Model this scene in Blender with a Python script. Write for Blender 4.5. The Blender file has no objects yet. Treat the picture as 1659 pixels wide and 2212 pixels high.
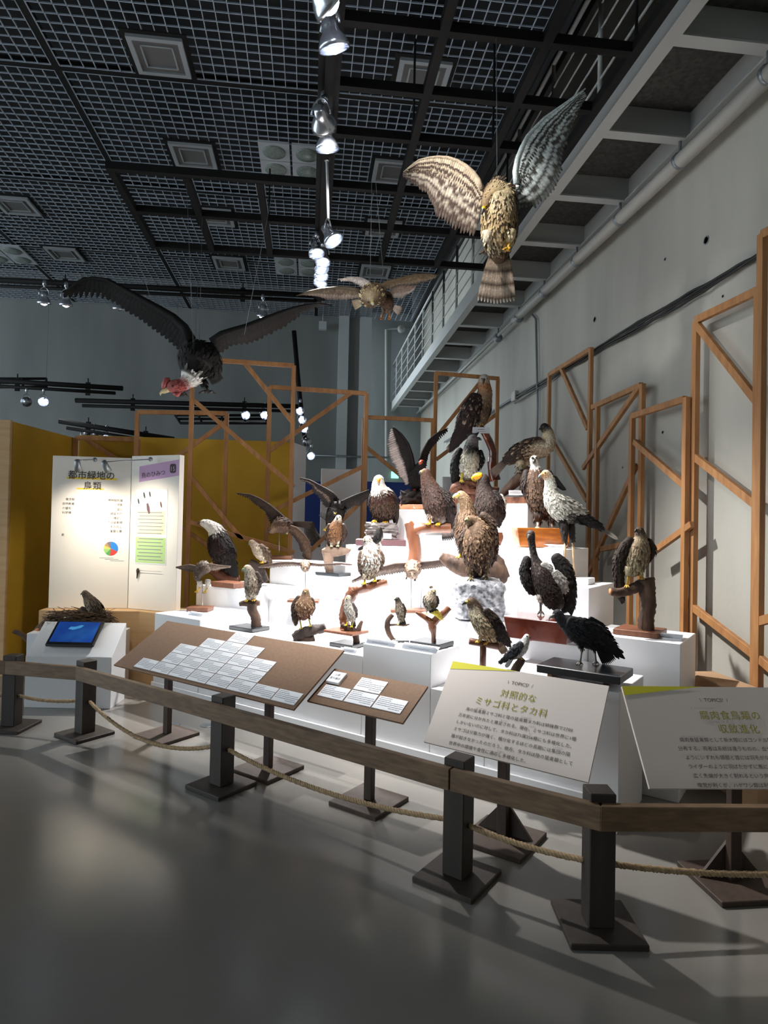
import bpy, bmesh, math, random
import numpy as np
from mathutils import Matrix, Vector, noise

# ------------------------------------------------------------------ camera, world, exposure
SC = bpy.context.scene
COL = SC.collection
FPX, CX, CY, EYE = 1389.0, 829.5, 1106.0, 1.6
YAW, PITCH, ROLL = 0.11547, 0.01845, 0.02112
_f0 = np.array([math.sin(YAW), math.cos(YAW), 0]); _r0 = np.array([math.cos(YAW), -math.sin(YAW), 0]); _u0 = np.array([0, 0, 1.0])
FW = _f0*math.cos(PITCH) + _u0*math.sin(PITCH)
_u = -_f0*math.sin(PITCH) + _u0*math.cos(PITCH)
RT = _r0*math.cos(ROLL) + _u*math.sin(ROLL)
UP = -_r0*math.sin(ROLL) + _u*math.cos(ROLL)
CAM = np.array([0, 0, EYE])
cd = bpy.data.cameras.new('camera'); cam = bpy.data.objects.new('camera', cd); COL.objects.link(cam)
cd.sensor_fit = 'VERTICAL'; cd.sensor_height = 24.0; cd.sensor_width = 18.0
cd.lens = FPX/2212*24.0; cd.clip_start = .05; cd.clip_end = 100
cam.matrix_world = Matrix(((RT[0], UP[0], -FW[0], CAM[0]), (RT[1], UP[1], -FW[1], CAM[1]), (RT[2], UP[2], -FW[2], CAM[2]), (0, 0, 0, 1)))
SC.camera = cam
W = bpy.data.worlds.new('hall_ambient'); SC.world = W; W.use_nodes = True
W.node_tree.nodes['Background'].inputs[0].default_value = (.54, .62, .67, 1)
W.node_tree.nodes['Background'].inputs[1].default_value = 3.8
SC.view_settings.view_transform = 'Standard'; SC.view_settings.look = 'None'
SC.view_settings.exposure = 0.0; SC.view_settings.gamma = 1.0; SC.view_settings.use_curve_mapping = False
SPOT_W = 800.0          # stage spots on the track
CLIP_W = 48.0           # warm clip lamps on the book panel
FAR_W = 120.0            # lamps on the far tracks

# ------------------------------------------------------------------ geometry helpers
rng = random.Random(7)
def ray(x, y): return RT*(x-CX)/FPX - UP*(y-CY)/FPX + FW
def at(x, y, D): return CAM + ray(x, y)*D                     # photo pixel at forward distance D (metres)
def atz(x, y, z): d = ray(x, y); return CAM + d*((z-EYE)/d[2])
def atx(x, y, X): d = ray(x, y); return CAM + d*(X/d[0])
def aty(x, y, Y): d = ray(x, y); return CAM + d*(Y/d[1])
def fdist(p): return float((np.array(p)-CAM) @ FW)
SO = np.array([1.65, 3.242, 0.0])                              # stage: front right corner on the floor
EU = np.array([.7469, -.6649, 0]); EV = np.array([.6649, .7469, 0])
SROT = math.atan2(EU[1], EU[0])
def S(u, v, z=0.0): return SO + EU*u + EV*v + np.array([0, 0, z])
def dv(x, y, v):                                               # forward distance where the pixel's ray meets stage depth v
    d = ray(x, y); return float((v-(CAM-SO) @ EV)/(d @ EV))
def nrm(a): a = np.asarray(a, float); n = np.linalg.norm(a); return a/n if n > 1e-9 else a
def s2l(c):
    c = np.asarray(c, float)/255.0
    return np.where(c <= .04045, c/12.92, ((c+.055)/1.055)**2.4)

class MB:
    def __init__(s): s.V = []; s.F = []; s.C = []; s.FL = False
    def vert(s, p, c=(1, 1, 1)): s.V.append((float(p[0]), float(p[1]), float(p[2]))); s.C.append(tuple(c)); return len(s.V)-1
    def box(s, c, ax, ay, az, col=(1, 1, 1)):                  # centre and three half vectors
        c, ax, ay, az = map(lambda t: np.asarray(t, float), (c, ax, ay, az))
        i = len(s.V)
        for sz in (-1, 1):
            for sx, sy in ((-1, -1), (1, -1), (1, 1), (-1, 1)): s.vert(c+ax*sx+ay*sy+az*sz, col)
        fl = np.cross(ax, ay) @ az < 0
        for f in ((0, 3, 2, 1), (4, 5, 6, 7), (0, 1, 5, 4), (1, 2, 6, 5), (2, 3, 7, 6), (3, 0, 4, 7)):
            f = tuple(i+k for k in f); s.F.append(f[::-1] if fl else f)
    def tube(s, P, R, n=8, col=(1, 1, 1), cap=True):
        P = [np.asarray(p, float) for p in P]; m = len(P)
        R = [R]*m if np.isscalar(R) else R
        cols = col if isinstance(col, list) else [col]*m
        i0 = len(s.V); A = None
        for k in range(m):
            T = nrm(P[min(k+1, m-1)]-P[max(k-1, 0)])
            if A is None:
                h = np.array([0, 0, 1.0]) if abs(T[2]) < .9 else np.array([1.0, 0, 0]); A = nrm(np.cross(T, h))
            else: A = nrm(A - T*(A @ T))
            B = np.cross(T, A)
            for j in range(n):
                a = 2*math.pi*j/n; s.vert(P[k]+(A*math.cos(a)+B*math.sin(a))*R[k], cols[k])
        for k in range(m-1):
            for j in range(n):
                a = i0+k*n+j; b = i0+k*n+(j+1) % n; s.F.append((a, b, b+n, a+n))
        if cap:
            s.F.append(tuple(i0+j for j in range(n-1, -1, -1))); s.F.append(tuple(i0+(m-1)*n+j for j in range(n)))
    def lathe(s, o, d, prof, n=16, col=(1, 1, 1)):             # prof: (along, radius)
        d = nrm(d); s.tube([np.asarray(o)+d*a for a, r in prof], [max(r, 1e-4) for a, r in prof], n, col)
    def sphere(s, c, r, col=(1, 1, 1), n=10, m=6):
        c = np.asarray(c, float); i = len(s.V); s.vert(c+np.array([0, 0, r]), col)
        for k in range(1, m):
            for j in range(n):
                a, b = math.pi*k/m, 2*math.pi*j/n
                s.vert(c+r*np.array([math.sin(a)*math.cos(b), math.sin(a)*math.sin(b), math.cos(a)]), col)
        e = s.vert(c-np.array([0, 0, r]), col)
        for j in range(n):
            s.F.append((i, i+1+j, i+1+(j+1) % n)); q = i+1+(m-2)*n; s.F.append((e, q+(j+1) % n, q+j))
        for k in range(m-2):
            for j in range(n):
                a = i+1+k*n+j; b = i+1+k*n+(j+1) % n; s.F.append((a, a+n, b+n, b))
    def poly(s, pts, col=(1, 1, 1)): s.F.append(tuple(s.vert(p, col) for p in pts))

def wloc(o):
    p = np.zeros(3)
    while o is not None: p = p+np.array(o.location); o = o.parent
    return p
def link(o, parent):
    COL.objects.link(o)
    if parent is not None: o.parent = parent
    return o
def build(mb, name, mat, parent=None, smooth=True, colours=False, origin=None, bevel=0):
    """one mesh object; vertices are given in world space"""
    V = np.array(mb.V)
    if parent is not None: off = wloc(parent)
    else:
        off = np.array(origin) if origin is not None else np.array([V[:, 0].mean(), V[:, 1].mean(), V[:, 2].min()])
    me = bpy.data.meshes.new(name)
    me.from_pydata((V-off).tolist(), [], mb.F)
    if colours:
        ca = me.color_attributes.new('Col', 'FLOAT_COLOR', 'POINT')
        c = np.ones((len(mb.V), 4), np.float32); c[:, :3] = np.clip(np.array(mb.C), 0, 1)**(1.22 if mat.name == 'plumage' else 1.0)
        lum = c[:, :3].mean(1, keepdims=True); c[:, :3] = lum+(c[:, :3]-lum)*(.82 if mat.name == 'plumage' else 1.0); ca.data.foreach_set('color', c.ravel())
    if bevel:
        bm = bmesh.new(); bm.from_mesh(me)
        bmesh.ops.bevel(bm, geom=bm.edges[:], offset=bevel, segments=1, affect='EDGES', profile=.5)
        bm.to_mesh(me); bm.free()
    me.materials.append(mat)
    if smooth: me.polygons.foreach_set('use_smooth', [True]*len(me.polygons))
    me.validate(); me.update()
    o = bpy.data.objects.new(name, me); link(o, parent)
    if parent is None: o.location = off
    return o
def thing(name, label, cat, loc, group=None):
    o = bpy.data.objects.new(name, None); COL.objects.link(o); o.location = tuple(float(a) for a in loc); o.empty_display_size = .1
    return tag(o, label, cat, group)
def tag(o, label, cat, group=None):
    o['label'] = label; o['category'] = cat
    if group: o['group'] = group
    return o
def struct(mb, name, mat, parent=None, label=None, smooth=False, **k):
    o = build(mb, name, mat, parent, smooth, **k)
    if parent is None: o['kind'] = 'structure'
    if label: o['label'] = label
    return o
def boxobj(name, mat, c, ax, ay, az, parent=None, bevel=.004, origin=None):
    m = MB(); m.box(c, ax, ay, az); return build(m, name, mat, parent, False, origin=origin, bevel=bevel)
def bar(m, P, Q, w, t, nn):                                     # square-cut timber between two points
    P, Q = np.asarray(P, float), np.asarray(Q, float); d = nrm(Q-P); nn = nrm(np.asarray(nn)-d*(np.asarray(nn) @ d)); s = np.cross(d, nn)
    m.box((P+Q)/2, (Q-P)/2, s*w/2, nn*t/2)

# ------------------------------------------------------------------ materials
def nodes(name):
    m = bpy.data.materials.new(name); m.use_nodes = True; nt = m.node_tree
    return m, nt, nt.nodes['Principled BSDF']
def N(nt, t, **kw):
    n = nt.nodes.new(t)
    for k, v in kw.items():
        if hasattr(n, k): setattr(n, k, v)
        else: n.inputs[k].default_value = v
    return n
def mat(name, c, rough=.6, metal=0.0, c2=None, scale=8.0, stretch=(1, 1, 1), bump=0.0, bscale=None, emit=0.0, detail=4, spec=.5, coat=0.0, lo=.35, hi=.65):
    m, nt, b = nodes(name); L = nt.links.new
    c = s2l(c)
    b.inputs['Base Color'].default_value = (*c, 1); b.inputs['Roughness'].default_value = rough; b.inputs['Metallic'].default_value = metal
    b.inputs['Specular IOR Level'].default_value = spec; b.inputs['Coat Weight'].default_value = coat
    if emit:
        b.inputs['Emission Color'].default_value = (*c, 1); b.inputs['Emission Strength'].default_value = emit
    if c2 is not None or bump:
        tc = N(nt, 'ShaderNodeTexCoord'); mp = N(nt, 'ShaderNodeMapping'); mp.inputs['Scale'].default_value = stretch
        L(tc.outputs['Object'], mp.inputs['Vector'])
        nz = N(nt, 'ShaderNodeTexNoise'); nz.inputs['Scale'].default_value = scale; nz.inputs['Detail'].default_value = detail
        L(mp.outputs['Vector'], nz.inputs['Vector'])
        if c2 is not None:
            cr = N(nt, 'ShaderNodeValToRGB'); cr.color_ramp.elements[0].color = (*c, 1); cr.color_ramp.elements[1].color = (*s2l(c2), 1)
            cr.color_ramp.elements[0].position = lo; cr.color_ramp.elements[1].position = hi
            L(nz.outputs['Fac'], cr.inputs['Fac']); L(cr.outputs['Color'], b.inputs['Base Color'])
            if emit: L(cr.outputs['Color'], b.inputs['Emission Color'])
        if bump:
            n2 = nz
            if bscale:
                n2 = N(nt, 'ShaderNodeTexNoise'); n2.inputs['Scale'].default_value = bscale; n2.inputs['Detail'].default_value = 5; L(mp.outputs['Vector'], n2.inputs['Vector'])
            bp = N(nt, 'ShaderNodeBump'); bp.inputs['Strength'].default_value = bump; bp.inputs['Distance'].default_value = .01
            L(n2.outputs['Fac'], bp.inputs['Height']); L(bp.outputs['Normal'], b.inputs['Normal'])
    return m
def plumage_mat():
    m, nt, b = nodes('plumage'); L = nt.links.new
    at_ = N(nt, 'ShaderNodeAttribute', attribute_name='Col')
    tc = N(nt, 'ShaderNodeTexCoord'); nz = N(nt, 'ShaderNodeTexNoise'); nz.inputs['Scale'].default_value = 90; nz.inputs['Detail'].default_value = 4
    L(tc.outputs['Object'], nz.inputs['Vector'])
    mr = N(nt, 'ShaderNodeMapRange'); mr.inputs['From Min'].default_value = .3; mr.inputs['From Max'].default_value = .7; mr.inputs['To Min'].default_value = .72; mr.inputs['To Max'].default_value = 1.2
    L(nz.outputs['Fac'], mr.inputs['Value'])
    mx = N(nt, 'ShaderNodeVectorMath', operation='SCALE'); L(at_.outputs['Color'], mx.inputs[0]); L(mr.outputs['Result'], mx.inputs['Scale'])
    L(mx.outputs['Vector'], b.inputs['Base Color']); b.inputs['Roughness'].default_value = .72; b.inputs['Specular IOR Level'].default_value = .3
    bp = N(nt, 'ShaderNodeBump'); bp.inputs['Strength'].default_value = .4; bp.inputs['Distance'].default_value = .006
    L(nz.outputs['Fac'], bp.inputs['Height']); L(bp.outputs['Normal'], b.inputs['Normal'])
    return m
def attr_mat(name, rough=.35):
    m, nt, b = nodes(name); a = N(nt, 'ShaderNodeAttribute', attribute_name='Col'); nt.links.new(a.outputs['Color'], b.inputs['Base Color']); b.inputs['Roughness'].default_value = rough
    return m
def concrete_mat(name, c, c2):
    m, nt, b = nodes(name); L = nt.links.new
    tc = N(nt, 'ShaderNodeTexCoord'); n1 = N(nt, 'ShaderNodeTexNoise'); n1.inputs['Scale'].default_value = .9; n1.inputs['Detail'].default_value = 6
    mp = N(nt, 'ShaderNodeMapping'); mp.inputs['Scale'].default_value = (1.6, 1.6, .35); L(tc.outputs['Object'], mp.inputs['Vector']); L(mp.outputs['Vector'], n1.inputs['Vector'])
    cr = N(nt, 'ShaderNodeValToRGB'); cr.color_ramp.elements[0].color = (*s2l(c), 1); cr.color_ramp.elements[1].color = (*s2l(c2), 1)
    cr.color_ramp.elements[0].position = .3; cr.color_ramp.elements[1].position = .7; L(n1.outputs['Fac'], cr.inputs['Fac'])
    v = N(nt, 'ShaderNodeTexVoronoi'); v.inputs['Scale'].default_value = 3.2; L(tc.outputs['Object'], v.inputs['Vector'])
    lt = N(nt, 'ShaderNodeMapRange'); lt.inputs['From Min'].default_value = .015; lt.inputs['From Max'].default_value = .035; lt.inputs['To Min'].default_value = .6; lt.inputs['To Max'].default_value = 1
    L(v.outputs['Distance'], lt.inputs['Value'])
    sc = N(nt, 'ShaderNodeVectorMath', operation='SCALE'); L(cr.outputs['Color'], sc.inputs[0]); L(lt.outputs['Result'], sc.inputs['Scale']); L(sc.outputs['Vector'], b.inputs['Base Color'])
    n2 = N(nt, 'ShaderNodeTexNoise'); n2.inputs['Scale'].default_value = 30; L(tc.outputs['Object'], n2.inputs['Vector'])
    bp = N(nt, 'ShaderNodeBump'); bp.inputs['Strength'].default_value = .08; bp.inputs['Distance'].default_value = .01; L(n2.outputs['Fac'], bp.inputs['Height']); L(bp.outputs['Normal'], b.inputs['Normal'])
    b.inputs['Roughness'].default_value = .75
    return m
M = {}
M['floor'] = mat('polished_grey_floor', (126, 123, 118), .18, c2=(137, 133, 127), scale=1.3, bump=.02, bscale=6, spec=.55)
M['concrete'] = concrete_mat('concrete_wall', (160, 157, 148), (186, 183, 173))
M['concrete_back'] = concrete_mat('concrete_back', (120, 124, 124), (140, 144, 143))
M['pilaster'] = mat('pilaster_paint', (196, 204, 206), .7)
M['plenum'] = mat('dark_plenum', (24, 27, 30), .9)
M['grille'] = mat('grille_metal', (168, 180, 194), .5, .2)
M['black'] = mat('black_metal', (15, 14, 14), .7, spec=.25)
M['steelgrey'] = mat('grey_painted_steel', (178, 180, 178), .55)
M['mesh_panel'] = mat('expanded_metal', (74, 72, 68), .7, c2=(48, 46, 43), scale=30, bump=.4)
M['pipe'] = mat('pipe_paint', (172, 168, 160), .5)
M['cable'] = mat('cable_black', (30, 30, 30), .5)
M['conduit'] = mat('galvanised_conduit', (140, 146, 150), .4, .6)
M['white'] = mat('white_board', (232, 232, 234), .55)
M['panelwhite'] = mat('white_panel', (236, 230, 220), .6)
M['paper'] = mat('paper_card', (232, 234, 238), .6)
M['board'] = mat('brown_board', (120, 94, 74), .8, c2=(128, 101, 80), scale=60)
M['topic'] = mat('topic_board', (214, 202, 194), .7)
M['topicedge'] = mat('board_edge', (150, 140, 132), .7)
M['lime'] = mat('lime_print', (214, 206, 52), .7)
M['olive'] = mat('olive_print', (150, 142, 30), .8)
M['ink'] = mat('ink_print', (70, 66, 64), .8)
M['inkpale'] = mat('ink_pale', (128, 130, 140), .8)
M['yellowmark'] = mat('yellow_marker', (250, 216, 70), .7)
M['pink'] = mat('pink_strip', (196, 158, 196), .7)
M['darkwood'] = mat('dark_stained_wood', (58, 48, 41), .55, c2=(44, 37, 32), scale=14, stretch=(1, 1, .12), bump=.15)
M['railwood'] = mat('rail_wood', (124, 98, 72), .5, c2=(96, 75, 54), scale=9, stretch=(1, 1, 6), bump=.12)
M['standwood'] = mat('stand_wood', (70, 54, 44), .6, c2=(56, 43, 35), scale=12, stretch=(2, 2, .3))
M['pine'] = mat('pine_timber', (176, 126, 78), .6, c2=(152, 104, 62), scale=7, stretch=(3, 3, .4), bump=.05)
M['ply'] = mat('plywood', (206, 172, 128), .6, c2=(194, 158, 114), scale=4, stretch=(.4, .4, 6))
M['ochre'] = mat('ochre_wall', (190, 150, 36), .75, c2=(178, 139, 31), scale=2)
M['blue'] = mat('blue_panel', (26, 56, 128), .7)
M['rope'] = mat('sisal_rope', (178, 152, 116), .8, c2=(150, 124, 92), scale=60)
M['plume'] = plumage_mat()
M['horn'] = attr_mat('horn_and_skin', .4)
M['eye'] = attr_mat('glass_eye', .08)
M['bark'] = mat('bark', (96, 72, 56), .8, c2=(62, 45, 36), scale=16, stretch=(1, 1, .5), bump=.8, bscale=28)
M['darkbark'] = mat('dark_bark', (66, 52, 46), .8, c2=(40, 32, 29), scale=18, bump=.8, bscale=30)
M['greywood'] = mat('driftwood', (150, 126, 108), .75, c2=(112, 90, 76), scale=10, stretch=(1, 1, .4), bump=.5, bscale=20)
M['redwood'] = mat('polished_branch', (138, 86, 58), .4, c2=(96, 56, 38), scale=9, stretch=(1, 1, .4), bump=.15, coat=.3)
M['glosswood'] = mat('varnished_branch', (118, 52, 26), .15, c2=(70, 28, 16), scale=10, coat=1.0, bump=.1)
M['brownbase'] = mat('brown_base_wood', (126, 80, 56), .45, c2=(106, 64, 44), scale=10, stretch=(1, 6, 1))
M['orangebase'] = mat('orange_trough_wood', (190, 112, 40), .35, c2=(150, 78, 26), scale=8, stretch=(1, 1, 4), coat=.4)
M['redbase'] = mat('red_lacquer_base', (104, 46, 30), .2, c2=(84, 34, 22), scale=6, coat=.8)
M['mauve'] = mat('mauve_slab', (104, 72, 76), .5)
M['blackbase'] = mat('black_slab', (34, 38, 42), .3, coat=.3)
M['rock'] = mat('layered_rock', (142, 134, 130), .8, c2=(96, 90, 88), scale=14, stretch=(1, 1, 4), bump=1.0, bscale=18)
M['darkrock'] = mat('dark_rock', (56, 44, 40), .8, c2=(36, 28, 26), scale=12, bump=.9)
M['silver'] = mat('silver_rock', (206, 208, 214), .35, .3, c2=(96, 98, 104), scale=30, bump=1.0, bscale=34)
M['root'] = mat('burl_root', (130, 82, 60), .7, c2=(92, 54, 40), scale=12, bump=.8)
M['twig'] = mat('nest_twigs', (104, 82, 62), .85, c2=(66, 52, 40), scale=40)
M['cutwood'] = mat('cut_end', (206, 136, 92), .7)
M['egg'] = mat('egg_shell', (214, 222, 214), .5)
M['rod'] = mat('steel_rod', (168, 168, 172), .35, .6)
M['wire'] = mat('nylon_wire', (120, 126, 130), .4, .3)
M['lampshell'] = mat('lamp_aluminium', (200, 204, 212), .22, .85)
M['bulb'] = mat('lit_bulb', (236, 240, 255), .5, emit=28)
M['bulbdim'] = mat('dim_bulb', (200, 214, 255), .5, emit=6)
M['warm'] = mat('lit_warm_bulb', (255, 236, 200), .5, emit=12)
M['downglass'] = mat('downlight_lens', (128, 140, 134), .2, c2=(108, 120, 116), scale=40)
M['downpanel'] = mat('downlight_panel', (168, 174, 180), .6)
M['ventmetal'] = mat('vent_frame', (150, 156, 160), .5, .2)
M['ventgrey'] = mat('vent_louvre', (88, 88, 88), .7)
M['tablet'] = mat('tablet_shell', (16, 16, 18), .35)
M['screen'] = mat('tablet_screen', (24, 58, 132), .2, c2=(36, 84, 150), scale=5, emit=.55, lo=.4, hi=.7)
M['screenfish'] = mat('screen_highlight', (70, 140, 190), .2, emit=.6)
M['exit'] = mat('exit_sign', (150, 235, 205), .5, emit=1.6)
M['doorgrey'] = mat('door_paint', (142, 148, 152), .6)
M['cardboard'] = mat('crate_board', (170, 138, 106), .8)
# ------------------------------------------------------------------ the room
X_, Y_, Z_ = np.array([1.0, 0, 0]), np.array([0, 1.0, 0]), np.array([0, 0, 1.0])
def xbox(m, x0, x1, y0, y1, z0, z1): m.box(((x0+x1)/2, (y0+y1)/2, (z0+z1)/2), X_*(x1-x0)/2, Y_*(y1-y0)/2, Z_*(z1-z0)/2)
def sbox(name, mt, x0, x1, y0, y1, z0, z1, parent=None):
    m = MB(); xbox(m, x0, x1, y0, y1, z0, z1); return struct(m, name, mt, parent)
sbox('floor', M['floor'], -11, 3.2, -6, 17.7, -.1, 0)
sbox('wall_light_block', M['concrete'], -11, 3.2, -6.2, -6, 0, 7.4)  # unseen wall added behind the camera to keep ambient light off the foreground
wr = sbox('wall_right', M['concrete'], 3.0, 3.2, -6, 17.7, 0, 7.4)
for px, py, r in ((1526, 519, .035), (1285, 690, .032), (1437, 560, .014), (1432, 934, .014), (1498, 1010, .012), (1410, 690, .012), (1562, 640, .012), (1345, 1010, .012)):
    p = atx(px, py, 3.0); m = MB(); m.lathe(p+X_*.002, -X_, [(0, r), (.006, r), (.006, r*.72), (.003, r*.7)], 14); struct(m, 'tie_hole', M['concrete_back'], wr)
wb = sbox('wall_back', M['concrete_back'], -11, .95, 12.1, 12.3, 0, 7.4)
for x0, x1 in ((728, 750), (774, 799)):
    a, b = aty(x0, 900, 11.95)[0], aty(x1, 900, 11.95)[0]; sbox('pilaster', M['pilaster'], a, b, 11.95, 12.1, 0, 5.9, wb)
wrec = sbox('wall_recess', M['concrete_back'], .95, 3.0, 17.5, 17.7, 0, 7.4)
sbox('ceiling_upper', M['plenum'], .5, 3.2, -6, 17.7, 7.4, 7.5)
ce = sbox('ceiling', M['plenum'], -11, 1.9, -6, 12.1, 6.0, 6.1)
sbox('ceiling_fascia', M['plenum'], 1.86, 1.9, -6, 12.1, 5.46, 7.4, ce)
ZC = 5.466
gy = [1.0, 3.83, 5.77, 7.73, 9.7, 12.08]; gx = [-10.9, -8.3, -6.3, -4.27, -2.25, .04, 1.86]
for i in range(len(gx)-1):                                     # egg-crate grille, one lattice per ceiling panel
    for j in range(len(gy)-1):
        x0, x1, y0, y1 = gx[i]+.035, gx[i+1]-.035, gy[j]+.035, gy[j+1]-.035
        m = MB(); nx = round((x1-x0)/.1); ny = round((y1-y0)/.1)
        for k in range(nx+1): xx = x0+(x1-x0)*k/nx; xbox(m, xx-.0032, xx+.0032, y0, y1, ZC, ZC+.012)
        for k in range(ny+1): yy = y0+(y1-y0)*k/ny; xbox(m, x0, x1, yy-.0032, yy+.0032, ZC, ZC+.012)
        o = struct(m, 'grille_panel', M['grille'], ce); o['kind'] = 'stuff'
for x in gx[1:-1]: sbox('ceiling_runner', M['black'], x-.03, x+.03, 1, 12.05, ZC+.002, ZC+.06, ce)
for y in gy[1:-1]: sbox('ceiling_runner', M['black'], -10.9, 1.86, y-.03, y+.03, ZC+.003, ZC+.055, ce)
# recess: gallery door, door conduit, exit lamp
d = sbox('door_1', M['doorgrey'], *[aty(x, 800, 17.46)[0] for x in (845, 892)], 17.44, 17.5, 4.95, 7.0)
m = MB(); m.tube([aty(834, 1000, 17.4), aty(834, 712, 17.4), aty(858, 710, 17.4)], .035, 8); struct(m, 'trim_1', M['steelgrey'])
m = MB(); m.lathe(aty(866, 713, 17.3), -Y_, [(0, .09), (.1, .11), (.16, .09), (.16, .01)], 14); tag(build(m, 'wall_floodlight', M['steelgrey']), 'small round floodlight high on the recessed wall', 'lamp')
# gallery catwalk along the right wall
zs = 4.70
cw = thing('gallery_catwalk', 'grey steel gallery catwalk with railing high along the right wall', 'catwalk', (2.55, 9, zs))
def cpart(name, mt, *b):
    m = MB(); xbox(m, *b); return build(m, name, mt, cw, False)
cpart('stringer', M['steelgrey'], 2.17, 2.20, 1.2, 17.45, zs, zs+.24); cpart('stringer_flange', M['steelgrey'], 2.14, 2.24, 1.2, 17.45, zs-.012, zs)
cpart('stringer', M['steelgrey'], 2.93, 2.96, 1.2, 17.45, zs, zs+.24); cpart('stringer_flange', M['steelgrey'], 2.88, 2.98, 1.2, 17.45, zs-.012, zs)
ys = []; yy = 1.79
while yy < 17.4: ys.append(yy); yy += .99
for k, y in enumerate(ys):
    cpart('cross_beam', M['steelgrey'], 2.20, 2.93, y-.02, y+.02, zs+.01, zs+.22); cpart('beam_flange', M['steelgrey'], 2.20, 2.93, y-.05, y+.05, zs-.010, zs+.004)
    if k+1 < len(ys): cpart('mesh_deck', M['mesh_panel'], 2.20, 2.93, y+.025, ys[k+1]-.025, zs+.215, zs+.235)
    m = MB(); m.tube([(2.185, y, zs+.24), (2.185, y, zs+1.25)], .02, 8); build(m, 'rail_post', M['steelgrey'], cw)
for z, r in ((.42, .011), (.62, .009), (.82, .009), (1.02, .009), (1.25, .022)):
    m = MB(); m.tube([(2.185, 1.2, zs+z), (2.185, 17.4, zs+z)], r, 6); build(m, 'hand_rail' if r > .02 else 'guard_rail', M['steelgrey'], cw)
m = MB(); m.tube([atx(1700, 125, 2.86), atx(1400, 415, 2.86), atx(1112, 690, 2.86)], .058, 16); pp = thing('wall_pipe', 'thick pale pipe slung under the gallery along the right wall', 'pipe', (2.86, 6, 4.5)); build(m, 'pipe_run', M['pipe'], pp)
m = MB(); m.tube([atx(1112, 690, 2.86), atx(900, 893, 2.86)], .022, 10); build(m, 'pipe_run', M['steelgrey'], pp)
for y in ys[2:9]:
    m = MB(); m.tube([(2.86, y, 4.52), (2.86, y, zs)], .012, 6); m.lathe((2.86, y-.015, 4.535), Y_, [(0, .068), (.03, .068)], 14); build(m, 'pipe_hanger', M['conduit'], pp)
# wall cables
cb = thing('cable_bundle', 'bundle of black cables drooping along the concrete right wall', 'cable', atx(1400, 690, 2.97))
for k in range(4):
    P = []; r2 = random.Random(k)
    for i in range(31):
        t = i/30; x = 1646+(1112-1646)*t; y = 543+(858-543)*t+9*math.sin(t*9+k*1.7)*.6+k*2.6+r2.uniform(-1, 1); P.append(atx(x, y, 2.972-.006*k))
    m = MB(); m.tube(P, .0105, 6); build(m, 'cable', M['cable'], cb)
m = MB(); p = atx(1112, 856, 2.97); m.box(p, X_*.03, Y_*.09, Z_*.07); tag(build(m, 'junction_box', M['pipe'], None, False, bevel=.008), 'small pale junction box at the end of the cable bundle', 'junction box')
m = MB(); m.tube([atx(1150, 680, 2.96), atx(1158, 690, 2.96), atx(1161, 860, 2.96), atx(1159, 1010, 2.96)], .016, 8); tag(build(m, 'conduit_pipe', M['conduit']), 'thin vertical metal conduit on the right wall under the pale pipe', 'conduit')
m = MB(); m.tube([atx(1108, 861, 2.96), atx(960, 955, 2.96)], .02, 8); tag(build(m, 'conduit_pipe', M['conduit']), 'thin grey conduit running on from the junction box towards the back', 'conduit')
# back wall odds and ends
m = MB(); p = aty(697, 704, 11.9); m.box(p, X_*.07, Y_*.06, Z_*.07); m.tube([p+Z_*.07, p+Z_*.23], .008, 6); tag(build(m, 'wall_speaker', M['pilaster'], None, False), 'small pale box hanging beneath the ceiling beside the pilasters', 'speaker')
m = MB(); m.tube([aty(665, 983, 11.9), aty(880, 990, 11.9)], .02, 6); tag(build(m, 'wall_conduit', M['conduit']), 'thin dark conduit crossing the back wall behind the pilasters', 'conduit')
m = MB(); p = aty(853, 1026, 17.46); m.box(p, X_*.1, Y_*.03, Z_*.09); tag(build(m, 'exit_sign', M['exit'], None, False), 'glowing pale green exit sign on the far wall under the gallery', 'sign')
def panel(name, mt, x0, x1, Y, ztop, label, cat, thick=.05, lightedge=False):
    a, b = aty(x0, 1100, Y)[0], aty(x1, 1100, Y)[0]; m = MB(); xbox(m, a, b, Y, Y+thick, 0, ztop); return tag(build(m, name, mt, None, False, bevel=.006), label, cat)
panel('partition_panel', M['white'], 692, 792, 9.4, aty(740, 1013, 9.4)[2], 'tall white partition panel behind the stage left of the timber post', 'panel')
panel('partition_panel', M['blue'], 655, 735, 10.4, aty(690, 1040, 10.4)[2], 'dark blue partition panel showing left of the white partition', 'panel')
panel('partition_panel', M['blue'], 785, 905, 10.2, aty(830, 1041, 10.2)[2], 'blue partition panel behind the bald eagle', 'panel')
panel('partition_panel', M['white'], 955, 985, 9.6, aty(970, 1030, 9.6)[2], 'narrow white partition panel behind the harpy eagle', 'panel')
# ------------------------------------------------------------------ hung lighting grid
zg = 4.6
GX = [.75, 1.4, 1.98]; GYS = [3.15, 3.82, 4.40, 4.95, 5.74, 6.5, 7.32]
gr = thing('lighting_grid', 'black metal lighting grid hanging below the egg-crate ceiling', 'lighting grid', (.5, 5, zg))
def gpart(name, *b):
    m = MB(); xbox(m, *b); return build(m, name, M['black'], gr, False)
gpart('track_beam', -.01, .14, 1.2, 8.7, zg, zg+.1)
m = MB(); xbox(m, .035, .095, 1.2, 8.7, zg-.045, zg); build(m, 'lamp_track', M['black'], gr, False)
for x in GX: gpart('grid_beam', x-.03, x+.03, 1.2, 7.35, zg, zg+.07)
for y in GYS:
    gpart('grid_beam', .14, GX[-1]+.03, y-.028, y+.028, zg+.002, zg+.068)
for y in GYS[4:]: gpart('grid_beam', -1.81, -.01, y-.03, y+.03, zg+.002, zg+.068)
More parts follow.
